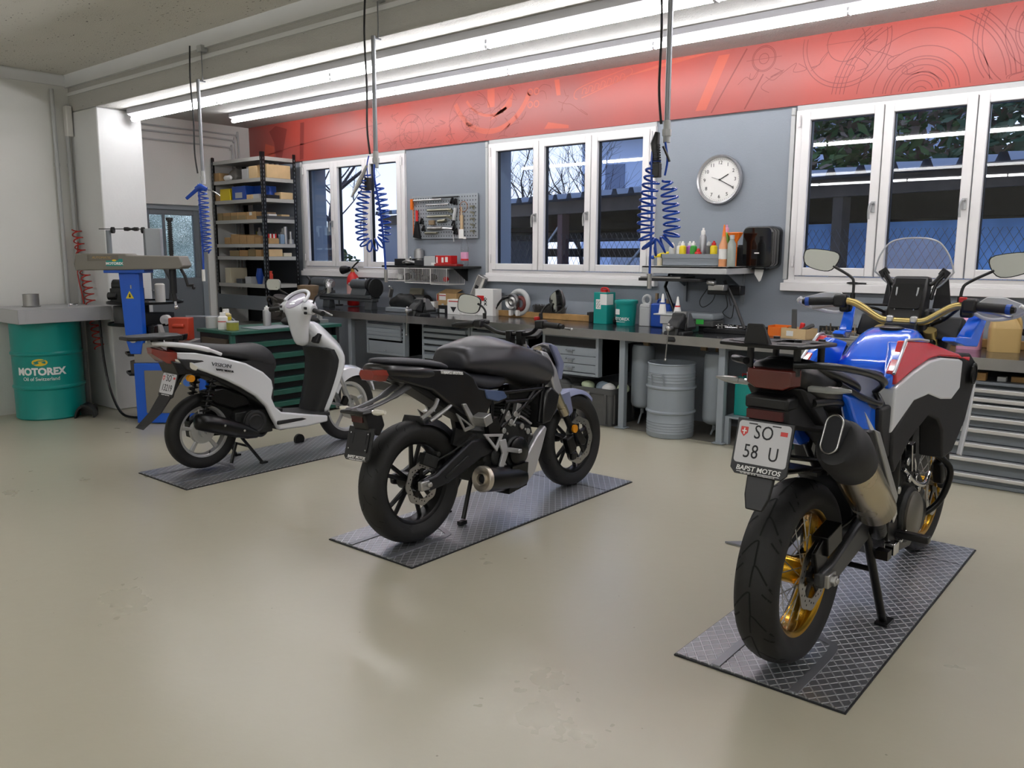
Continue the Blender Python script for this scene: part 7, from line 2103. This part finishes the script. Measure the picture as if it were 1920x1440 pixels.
tag(M().box(-.09, .09, -.07, .07, 0, .2).tube([(-.05, -.075, .13), (.05, -.075, .13)], .02, 8).build('red_box', mat('orange_red_box', '#b53a1f', .45), loc=(-7.11, 3.84, .717), rot=(0, 0, R(41)), bevel=.006), 'orange red metal box standing on the tyre machine', 'box')

ts = thing('tray_stand', 'dark stand with round tool trays between the tyre machine and the pillar', 'tool stand', (-7.55, 3.74, 0), R(41))
M().cyl((0, 0, 0), (0, 0, 1.05), .03, n=14).cyl((0, 0, 0), (0, 0, .35), .1, n=20).build('post', K['castiron'], ts)
for z, rr in ((1.035, .33), (.84, .33), (.56, .22), (.38, .22)):
    M().lathe([(0, z), (rr, z), (rr, z + .022), (rr - .008, z + .022), (rr - .01, z + .008), (0, z + .008)], n=40 if rr > .3 else 6).build('tray', K['satin'], ts)
ts_items = [('engine_part', M().box(-.12, .12, -.09, .09, 0, .13).tube([(-.12, 0, .15), (.12, 0, .15)], .06, 14).cyl((-.14, -.08, .06), (-.06, -.08, .06), .035, n=14), K['castiron'], 'dark engine part on the upper tray of the tool stand', 'engine part', (-.16, 0, 1.044)),
            ('steel_canister', M().lathe([(0, 0), (.045, 0), (.045, .165), (.03, .175), (0, .175)], n=24), mat('off_white_can', '#cfcdc8', .4), 'off-white cylinder can on the upper tray of the tool stand', 'can', (.16, -.05, 1.044)),
            ('oil_pump', M().tube([(0, 0, 0), (.02, 0, .18), (-.04, 0, .3)], .03, 10).cyl((.02, 0, .05), (.05, 0, .01), .012, n=8), K['dkgrey'], 'grey hand pump leaning on the upper tray right of the off-white can', 'pump', (.24, .02, 1.06)),
            ('black_case', M().box(-.16, .16, -.1, .1, 0, .1), K['ink'], 'long black case on the middle tray of the tool stand', 'case', (.08, -.05, .85)),
            ('tape_roll', M().lathe([(.02, -.03), (.045, -.03), (.045, .03), (.02, .03), (.02, -.03)], a='y', n=24), K['paper'], 'white roll standing on edge on the middle tray', 'roll', (.25, -.18, .895)),
            ('dark_drum', M().cyl((0, 0, 0), (0, 0, .16), .1, n=24), K['dkgrey'], 'dark grey tin on the middle tray behind the blue column', 'tin', (-.2, .02, .85)),
            ('grey_tin', M().cyl((0, 0, 0), (0, 0, .2), .12, n=24), K['castiron'], 'wide grey tin on the third tray of the tool stand', 'tin', (-.03, .0, .569)),
            ('parts_box', M().box(-.13, .13, -.09, .09, 0, .12).tube(coil_pts((-.1, 0, .14), (.1, 0, .14), .03, 3), .006, 6), mat('brown_grey_box', '#57504a', .7), 'brownish box with wires on the lowest tray of the tool stand', 'box', (0, -.02, .389))]
Ts = Matrix.Translation((-7.55, 3.74, 0)) @ Matrix.Rotation(R(41), 4, 'Z')
for nm, mm, mt_, lb, ct, p in ts_items:
    one(nm, mm, mt_, lb, ct, tuple(Ts @ V(p)), rot=(0, 0, R(41)), bevel=.004)
one('support_arm', M().tube([(-.3, 0, .0), (.1, 0, .0), (.14, 0, -.03), (.16, 0, -.12)], .011, 8).cyl((-.3, 0, -.05), (-.3, 0, -.9), .016, n=10).cyl((-.3, 0, -.9), (-.3, 0, -.91), .1, n=20), K['greyplas'], 'thin grey support arm on a floor stand behind the tyre machine', 'stand', (-7.0, 4.15, .913), rot=(0, 0, R(41)))

# ---------------------------------------------------------------- green tool cabinet
gc = thing('tool_cabinet', 'dark green drawer cabinet behind the scooter seat', 'tool cabinet', (-6.63, 4.47, 0))
M().box(-.27, .2, -.57, .57, .0, .80).box(.2, .26, -.57, -.53, 0, .80).box(.2, .26, .53, .57, 0, .8).build('body', K['ink'], gc)
M().box(-.29, .28, -.59, .59, .80, .83).box(.23, .262, -.59, -.545, .02, .80).build('frame', K['green'], gc, bevel=.004)
for k, z in enumerate((.675, .56, .445, .335, .225, .115, .02)):
    d = M().box(.2, .275, -.53, .53, z, z + .047).build('drawer', K['green'], gc, bevel=.004)
M().box(-.2, .2, -.60, -.571, .55, .76).build('side_tray', mat('brown_side_panel', '#4a4036', .7), gc)
one('small_block', M().box(-.05, .05, -.06, .06, 0, .04), K['cardlt'], 'pale block lying on a pulled drawer of the green cabinet', 'block', (-6.42, 4.85, .493), bevel=.004)
for k, (x, y, r_, h, m1, m2, nm, lb) in enumerate(((-6.83, 3.98, .05, .1, K['ltgrey'], K['ltgrey'], 'tin', 'grey tin at the left edge of the green cabinet top'),
                                                (-6.74, 4.07, .045, .17, mat('yellow_white_can', '#c9b984', .4), K['paper'], 'paint_bottle', 'tall bottle with a white cap and yellow band on the green cabinet'),
                                                (-6.63, 3.97, .042, .15, K['paper'], K['paper'], 'paint_bottle', 'white bottle with a red stripe on the green cabinet'),
                                                (-6.51, 3.99, .052, .075, K['olive'], K['ltgrey'], 'tin', 'low olive tin with open lid on the green cabinet corner'))):
    rt = thing(nm, lb, 'can', (x, y, .8305), group='cans on the green cabinet')
    M().lathe([(0, 0), (r_, 0), (r_, h * .72 if k in (1, 2) else h), (r_ * .6, h * .8 if k in (1, 2) else h), (0, h * .8 if k in (1, 2) else h)], n=24).build('body', m1, rt)
    if k in (1, 2):
        M().lathe([(r_ * .62, h * .78), (r_ * .6, h), (0, h)], n=18).build('cap', m2, rt)
        M().lathe([(r_ + .001, h * .45), (r_ + .001, h * (.6 if k == 1 else .5))], n=24, cap=False).build('stripe', K['yellow'] if k == 1 else K['red'], rt)
    else:
        M().lathe([(r_ * 1.03, h - .008), (r_ * 1.03, h + .002), (0, h + .002)], n=24).build('lid', m2, rt)
spray('dented silver spray can standing on the green cabinet', (-6.6, 4.4, .8305), .036, .19, K['silver'], K['paper'], None, 'cans on the green cabinet')
m = M().ball((0, 0, 0), (.16, .2, .05), 8)
for i, v in enumerate(m.v):
    m.v[i] = V((v.x, v.y, max(-.03, v.z * (1 + .6 * noise.noise(v * 14)))))
one('dark_rag', m, mat('oily_rag', '#23221f', .95), 'crumpled dark rag on the green cabinet', 'rag', (-6.58, 4.75, .862), sub=1)
one('grey_plate', M().box(-.14, .14, -.2, .2, 0, .006), K['greyplas'], 'flat grey plate lying on the green cabinet front edge', 'plate', (-6.5, 4.35, .8305), bevel=.002)
one('small_red_cap', M().cyl((0, 0, 0), (0, 0, .03), .018, n=12), K['red'], 'small red cap behind the dark rag', 'cap', (-6.78, 4.78, .8305))
one('engine_part', M().box(-.06, .06, -.05, .05, 0, .03).cyl((.0, 0, .03), (.0, 0, .09), .02, n=10).tube([(-.05, 0, .03), (-.05, .02, .1), (.04, .02, .1)], .01, 6), K['alu'], 'silver engine part near the scooter handlebar on the green cabinet', 'engine part', (-6.6, 5.0, .8305))
# polishing motors and old parts between cabinet and lathe
one('engine_part', M().box(-.16, .16, -.12, .12, 0, .1).cyl((-.05, 0, .1), (.0, 0, .26), .09, n=20).cyl((.12, -.12, .12), (.12, -.16, .12), .075, n=24).ball((-.12, 0, .22), .05, 8).tube(cr([(-.15, 0, .1), (-.2, -.05, .2), (-.1, -.1, .26), (.05, -.1, .22)], 5), .012, 6), mat('old_engine_grey', '#4b4844', .45, .6), 'old dark engine part on a stand behind the scooter handlebar', 'engine part', (-8.02, 5.55, .753), bevel=.006)
one('engine_stand', M().box(-.2, .2, -.15, .15, .72, .75).box(-.18, -.14, -.13, -.09, .003, .72).box(.14, .18, -.13, -.09, .003, .72).box(-.18, -.14, .09, .13, .003, .72).box(.14, .18, .09, .13, .003, .72), K['castiron'], 'dark four-legged stand under the old engine part', 'stand', (-8.02, 5.55, 0))
one('leather_cup', M().rings([[(x * a, y * a, z) for x, y in rrect(.22, .2, .06)] for z, a in ((0, .4), (.1, .7), (.2, 1.0), (.26, 1.05), (.27, .6))]), K['tan'], 'tan cup shaped leather piece at the left end of the worktop', 'leather piece', (-8.27, 6.1, BZ + .003), smooth=50)
one('black_lever', M().tube(cr([(0, 0, 0), (.02, 0, .06), (-.03, 0, .1)], 4), .014, 8), K['black'], 'black lever standing on the tan leather piece', 'lever', (-8.25, 6.1, BZ + .27))

# ---------------------------------------------------------------- shelving unit with boxes
su = thing('shelving_unit', 'tall black post shelving unit loaded with boxes in the back left corner', 'shelving', (-9.73, 6.37, 0))
X0, X1, Y0_, Y1_ = -.58, .58, -.25, .25
for x in (X0, X1):
    for y in (Y0_, Y1_):
        sx_, sy_ = (1 if x < 0 else -1), (1 if y < 0 else -1)
        m = M().box(min(x, x + sx_ * .045), max(x, x + sx_ * .045), min(y, y + sy_ * .003), max(y, y + sy_ * .003), 0, 2.74).box(min(x, x + sx_ * .003), max(x, x + sx_ * .003), min(y, y + sy_ * .045), max(y, y + sy_ * .045), 0, 2.74)
        po = m.build('post', K['satin'], su)
        if y < 0 or x > 0:
            q_ = M()
            for k in range(52):
                z = .1 + k * .05
                if x > 0:
                    q_.box(x - .0005, x + .0012, y + sy_ * .018, y + sy_ * .024, z, z + .025)
                if y < 0:
                    q_.box(x + sx_ * .018, x + sx_ * .024, y - .0012, y + .0005, z, z + .025)
            q_.build('slot', K['greyplas'], po)['kind'] = 'stuff'
SZ = [2.685, 2.428, 2.175, 1.92, 1.611, 1.452, 1.099, .55, .15]
KSF = mat('shelf_grey', '#b0b0aa', .5)
for z in SZ:
    M().box(X0 + .004, X1 - .004, Y0_ + .004, Y1_ - .004, z - .03, z).box(X0 + .046, X1 - .046, Y0_ + .0005, Y0_ + .004, z - .045, z).box(X1 - .004, X1 - .0005, Y0_ + .046, Y1_ - .046, z - .045, z).build('shelf', KSF, su)
M().box(X0 + .0, X1 - .0, Y0_ - .006, Y0_ - .001, .768, .951).build('grey_panel', K['cabdk'], su)
M().box(X0, X1, Y1_ - .004, Y1_, .3, 1.4).build('back_panel', K['ink'], su)
KMX = mat('brown_split_card', '#93805c', .8)
B = []
def sx(px): return -10.374 + (px - 400) * .01241
ORD = ['first', 'second', 'third', 'fourth', 'fifth', 'sixth', 'seventh']
SHN = {0: 'second highest shelf', 1: 'third highest shelf', 2: 'fourth highest shelf', 3: 'fifth highest shelf', 4: 'sixth highest shelf', 5: 'wide lower shelf'}
def fbox(si, px0, px1, h, m, what, dep=.3, y=6.14, nm='cardboard_box', cat='box', ed='front'):
    z = SZ[si + 1] + .001
    a, b = sx(px0) + .002, sx(px1) - .002
    o = one(nm, M().box((a - b) / 2, (b - a) / 2, 0, dep, 0, h), m, '%s on the %s, %s' % (what, SHN[si], ed), cat, ((a + b) / 2, y, z), 'boxes on the shelving unit', bevel=.003)
    return o


fbox(0, 405, 417, .11, K['card'], 'brown box', ed='far left')
fbox(0, 459.5, 471, .125, K['ltgrey'], 'pale tin', .1, ed='left of the big carton', nm='tin', cat='tin')
fbox(0, 472.5, 487, .15, K['cardlt'], 'pale carton', .12, ed='behind the front post')
one('plastic_bag', M().rings([[(x * a + .03 * math.sin(z * 20), y * a, z) for x, y in rrect(.26, .2, .08)] for z, a in ((0, .9), (.06, 1.0), (.12, .7), (.17, .2), (.18, .05))]), mat('cloudy_plastic', '#8d8a84', .3), 'crumpled cloudy plastic bag on the second highest shelf', 'bag', (-10.02, 6.3, SZ[1] + .001), smooth=60)
one('white_bottle', M().tube([(-.09, 0, 0), (-.06, 0, 0), (.03, 0, 0), (.06, 0, 0)], [.02, .035, .035, .02], 14), K['paper'], 'white bottle lying in front of the plastic bag', 'bottle', (-9.98, 6.165, SZ[1] + .037))
one('cardboard_box', M().box(-.2, 0, 0, .35, 0, .165), K['cardlt'], 'big pale carton facing the window side on the second highest shelf', 'box', (-9.155, 6.19, SZ[1] + .001), 'boxes on the shelving unit', bevel=.003)
for k in range(3):
    one('small_bottle', M().lathe([(0, 0), (.028, 0), (.028, .16), (.018, .18), (.02, .205), (0, .205)], n=14), K['ltgrey'], ['left', 'middle', 'right'][k] + ' one of three bottles behind the big pale carton', 'bottle', (-9.39, 6.36 + .075 * k, SZ[1] + .001), 'bottles behind the carton')
fbox(1, 407, 416.5, .09, K['card'], 'brown box', ed='left of the yellow bin')
fbox(1, 417, 436, .15, K['yellow'], 'yellow plastic bin', ed='left half', nm='storage_bin', cat='bin')
o = fbox(1, 440, 465, .17, K['bluecan'], 'blue bin with a paper label', ed='right of the yellow bin', nm='storage_bin', cat='bin')
M().box(-.08, .08, -.0015, -.0005, .02, .09).build('paper_label', K['ltgrey'], o)
fbox(1, 466, 482, .17, K['bluecan'], 'narrow blue plastic bin', .2, 6.26, ed='behind two small boxes', nm='storage_bin', cat='bin')
fbox(1, 466.5, 477, .055, K['cardlt'], 'small pale box', .08, ed='in front of the narrow blue bin')
fbox(1, 478.5, 488.5, .055, K['ltgrey'], 'small grey box', .08, ed='beside the front post')
one('blue_bottle', M().lathe([(0, 0), (.05, 0), (.05, .07), (.02, .11), (.018, .15), (0, .15)], n=18), K['bluecan'], 'blue round bottle on the third highest shelf, window side', 'bottle', (-9.3, 6.32, SZ[2] + .001))
one('black_tray', M().box(-.08, 0, -.09, .09, 0, .045), K['ink'], 'low black tray on the third highest shelf, window side', 'tray', (-9.16, 6.28, SZ[2] + .001), bevel=.003)
one('cardboard_box', M().box(-.14, 0, -.09, .09, 0, .085), K['cardlt'], 'pale carton on the third highest shelf, window side', 'box', (-9.16, 6.48, SZ[2] + .001), 'boxes on the shelving unit', bevel=.003)
for k, (a, b) in enumerate(((409.5, 419), (420, 434.5), (435.5, 448.5), (449.5, 464), (465, 482))):
    o = fbox(2, a, b, .095, K['card'] if k else KMX, 'brown storage box with dark lower half' if 0 < k < 4 else 'brown storage box', ed=ORD[k] + ' from the left')
    if 0 < k < 4:
        w_2 = (sx(b) - sx(a)) / 2 - .004
        M().box(-w_2, w_2, -.001, 0, .002, .055).build('dark_window', KMX, o)
    if k == 4:
        M().box(-.04, .02, -.0015, -.0005, .05, .09).build('paper_label', K['paper'], o)
one('dark_tray', M().box(-.2, .012, -.22, .22, 0, .04), K['dkgrey'], 'dark tray of papers on the fourth highest shelf, window side', 'tray', (-9.17, 6.37, SZ[3] + .001), bevel=.003)
for k in range(3):
    one('paper_pad', M().box(-.07, .07, -.06, .06, 0, .022), [K['paper'], K['tan'], K['cardlt']][k], ['white paper pad at the left of the dark tray', 'brown card box behind the white paper pad', 'pale orange pad at the right of the dark tray'][k], 'paper', ((-9.25, 6.27, SZ[3] + .042), (-9.28, 6.27, SZ[3] + .065), (-9.25, 6.46, SZ[3] + .042))[k], bevel=.002)
for k, (a, b, h) in enumerate(((421, 432.5, .085), (433.5, 449, .125), (450, 462.5, .11), (463.5, 476.5, .105), (477.5, 488, .08))):
    fbox(3, a, b, h, K['card'], 'open brown carton of bottles', ed=ORD[k] + ' from the left')
for k, (px, h, m_) in enumerate(((428, .13, K['ltgrey']), (443, .22, K['paper']), (438, .17, K['olive']), (456, .19, K['olive']), (472, .2, K['dkgrey']), (485, .2, K['ltgrey']))):
    one('small_bottle', M().lathe([(0, 0), (.032, 0), (.032, h * .7), (.014, h * .8), (.014, h), (0, h)], n=14), m_, ORD[k] + ' of the mixed bottles behind the cartons on the fifth highest shelf', 'bottle', (sx(px), 6.5, SZ[4] + .001), 'bottles on the shelving unit')
one('cardboard_box', M().box(-.12, 0, -.075, .075, 0, .07), K['card'], 'open carton of small bottles on the fifth highest shelf, window side', 'box', (-9.16, 6.26, SZ[4] + .001), 'boxes on the shelving unit', bevel=.003)
for k in range(5):
    one('small_bottle', M().lathe([(0, 0), (.011, 0), (.011, .05), (0, .055)], n=10), K['paper'] if k % 2 else K['red'], ['first', 'second', 'third', 'fourth', 'fifth'][k] + ' little white or red bottle top in the window side carton', 'bottle', (-9.2, 6.21 + .026 * k, SZ[4] + .073), 'tiny bottles in the carton')
one('blue_tin', M().box(-.06, 0, -.03, .03, 0, .12), mat('pale_blue_tin', '#7f97ac', .35), 'pale blue tin on the fifth highest shelf, window side', 'tin', (-9.16, 6.39, SZ[4] + .001), bevel=.004)
one('steel_tube', M().cyl((0, 0, 0), (0, 0, .22), .025, n=16), K['alu'], 'upright steel tube on the fifth highest shelf, window side', 'tube', (-9.2, 6.46, SZ[4] + .001))
one('steel_tin', M().cyl((0, 0, 0), (0, 0, .06), .05, n=20).cyl((0, .0, .06), (0, 0, .16), .02, n=12), K['steel'], 'round steel tin on the fifth highest shelf beside the upright tube', 'tin', (-9.2, 6.54, SZ[4] + .001))
for k, (a, b, h) in enumerate(((430, 447.5, .075), (448.5, 464, .08), (465, 477.5, .09), (478.5, 488.5, .085))):
    fbox(4, a, b, h, K['card'] if k % 2 else KMX, 'low brown box', ed=ORD[k] + ' from the left')
one('cardboard_box', M().box(-.14, 0, -.1, .1, 0, .09), K['cardlt'], 'pale carton on the sixth highest shelf, window side', 'box', (-9.16, 6.28, SZ[5] + .001), 'boxes on the shelving unit', bevel=.003)
one('cardboard_box', M().box(-.1, 0, -.06, .06, 0, .045), K['cream'], 'small cream box on the sixth highest shelf, window side', 'box', (-9.16, 6.46, SZ[5] + .001), 'boxes on the shelving unit', bevel=.003)
one('blue_funnel', M().lathe([(0, 0), (.03, 0), (.05, .1), (.03, .2), (0, .2)], n=16), K['bluecan'], 'blue plastic jug on the wide lower shelf', 'jug', (-9.42, 6.2, SZ[6] + .001))
one('red_jar', M().lathe([(0, 0), (.05, 0), (.05, .13), (.04, .14), (.045, .17), (0, .17)], n=18), mat('orange_red_jar', '#c0412f', .4), 'orange red jar at the front post of the wide lower shelf', 'jar', (-9.215, 6.2, SZ[6] + .001))
for k, (px, h, m_) in enumerate(((424, .2, K['cream']), (445, .06, K['dkgrey']), (462, .09, K['ltgrey']))):
    fbox(5, px - 5, px + 6, h, m_, ['yellowish upright file', 'flat dark box', 'low grey box'][k], .25, nm='storage_box', ed=['far left', 'middle', 'right of the middle'][k])

# ---------------------------------------------------------------- air hoses hanging from the beam
CR_ = V((.768, .64, 0))


def air_drop(label, x, zb, sc_, left, right, gun):
    root = thing('air_hose', label, 'air hose', (x, 3.5, 0), group='air hoses hanging from the beam')
    M().cyl((0, 0, zb), (0, 0, 2.795), .0135, n=12).cyl((0, .04, 2.79), (0, .04, 3.02), .004, n=6).cyl((0, 0, 2.785), (0, .06, 2.785), .006, n=6).build('drop_pipe', mat('galvanised_pipe', '#84868a', .42, .6), root)
    M().box(-.03, .03, .02, .075, 3.0, 3.045).build('ceiling_bracket', K['ltgrey'], root)
    P = lambda u, z, d=0: V((0, -.03 - d, 0)) + CR_ * u + V((0, 0, z))
    M().cyl((0, 0, zb - .08), (0, 0, zb + .02), .017, n=10).cyl((0, 0, zb - .05), (0, 0, zb - .02), .022, n=6).build('coupling', K['ltgrey'], root)
    M().tube(cr([P(-.02, 3.03), P(-.03, 2.8), P(-.022, 2.5), P(-.026, 2.25), P(-.012, zb)], 6), .006, 6).build('cable', K['black'], root)
    path = cr([P(*p) for p in left + right[::-1]], 14)
    # spiral wrapped around the hanging path
    L = [0]
    for a, b in zip(path, path[1:]):
        L.append(L[-1] + (b - a).length)
    tot, rad, pitch = L[-1], sc_, .034
    n = int(tot / pitch * 12)
    out, j = [], 0
    for k in range(n + 1):
        s = tot * k / n
        while j < len(L) - 2 and L[j + 1] < s:
            j += 1
        a, b = path[j], path[j + 1]
        c = a + (b - a) * ((s - L[j]) / max(1e-6, L[j + 1] - L[j]))
        d = (b - a).normalized()
        w = V((CR_.y, -CR_.x, 0))
        u = w.cross(d).normalized()
        ph = 2 * PI * s / pitch
        rr = rad * min(1, .5 + s / .1, .5 + (tot - s) / .1)
        out.append(c + (u * math.cos(ph) + w * math.sin(ph)) * rr)
    M().tube(out, .0055, 6).build('coil_hose', K['hose'], root, smooth=60)
    gun(root, P)


def gun1(root, P):
    M().tube([P(-.03, 1.98), P(.0, 2.0), P(.05, 1.98)], [.02, .028, .018], 10).tube([P(.0, 2.0), P(-.11, 1.91)], [.016, .013], 8).build('blow_gun', K['hose'], root)
    M().tube(cr([P(.05, 1.98), P(.1, 1.965), P(.15, 1.93)], 4), .005, 6).build('nozzle', K['chrome'], root)
    M().tube([P(-.012, 2.02), P(-.005, 1.5), P(-.01, 1.33)], .008, 6).build('lead_hose', K['hose'], root)
    M().tube([P(-.01, 1.37), P(-.01, 1.28)], .013, 8).build('coupling', K['paper'], root)


def gun2(root, P):
    M().tube([P(-.01, 2.03, .03), P(-.06, 1.93, .03), P(-.11, 1.84, .03)], [.008, .017, .006], 8).build('blow_gun', K['alu'], root)
    M().cbox(P(-.005, 1.92, .03), (.04, .03, .075)).build('pendant_switch', K['black'], root, bevel=.004)
    M().tube(cr([P(.012, 2.04), P(.012, 1.95), P(.045, 1.75), P(.062, 1.55), P(.07, 1.38)], 6), .0065, 8).tube(cr([P(-.005, 1.95, .03), P(-.01, 2.03, .03), P(-.02, 2.09)], 4), .004, 5).build('lead_hose', K['hose'], root)
    M().cyl(P(.07, 1.4), P(.07, 1.32), .011, n=10).build('coupling', K['steel'], root)


def gun3(root, P):
    M().tube([P(-.012, 2.05, .03), P(-.022, 2.0, .03), P(-.015, 1.93, .03)], [.012, .022, .016], 10).build('blow_gun', K['black'], root)
    q2 = M()
    for k in range(8):
        q2.tube([P(-.018 + .001 * k, 1.995 - k * .011, .03), P(-.018 + .001 * k, 1.99 - k * .011, .03)], .021, 10)
    q2.build('grip_rib', K['satin'], root)
    M().tube(cr([P(.01, 1.99, .02), P(.03, 1.95, .02), P(.042, 1.92, .02)], 4), .006, 6).build('trigger', K['black'], root)
    M().cbox(P(-.002, 1.88, .045), (.035, .03, .065)).build('pendant_switch', K['black'], root, bevel=.004)
    M().tube(cr([P(-.03, 2.0, .03), P(-.035, 1.9, .03), P(-.028, 1.7, .03), P(-.03, 1.4, .03)], 6), .0058, 8).tube(cr([P(.01, 2.01), P(.022, 1.93), P(.012, 1.86)], 4), .005, 6).build('lead_hose', K['hose'], root)
    M().cyl(P(-.03, 1.41, .03), P(-.03, 1.34, .03), .011, n=10).build('coupling', K['steel'], root)


air_drop('blue spiral air hose with a blue blow gun hanging in front of the shelving unit', -6.02, 2.1, .036, [(.02, 1.98), (.022, 1.8), (.025, 1.62), (.03, 1.53)], [(.05, 1.5)], gun1)
air_drop('blue spiral air hose hanging in front of the left window', -4.016, 2.1, .036, [(-.03, 1.98), (-.055, 1.86), (-.075, 1.72), (-.07, 1.6), (-.03, 1.545)], [(.035, 1.92), (.055, 1.8), (.07, 1.68), (.055, 1.58)], gun2)
air_drop('blue spiral air hose with a black blow gun hanging left of the wall clock', -1.99, 2.09, .037, [(-.03, 1.93), (-.055, 1.8), (-.07, 1.67), (-.065, 1.58), (-.03, 1.53)], [(.02, 1.84), (.04, 1.75), (.05, 1.65), (.045, 1.57)], gun3)
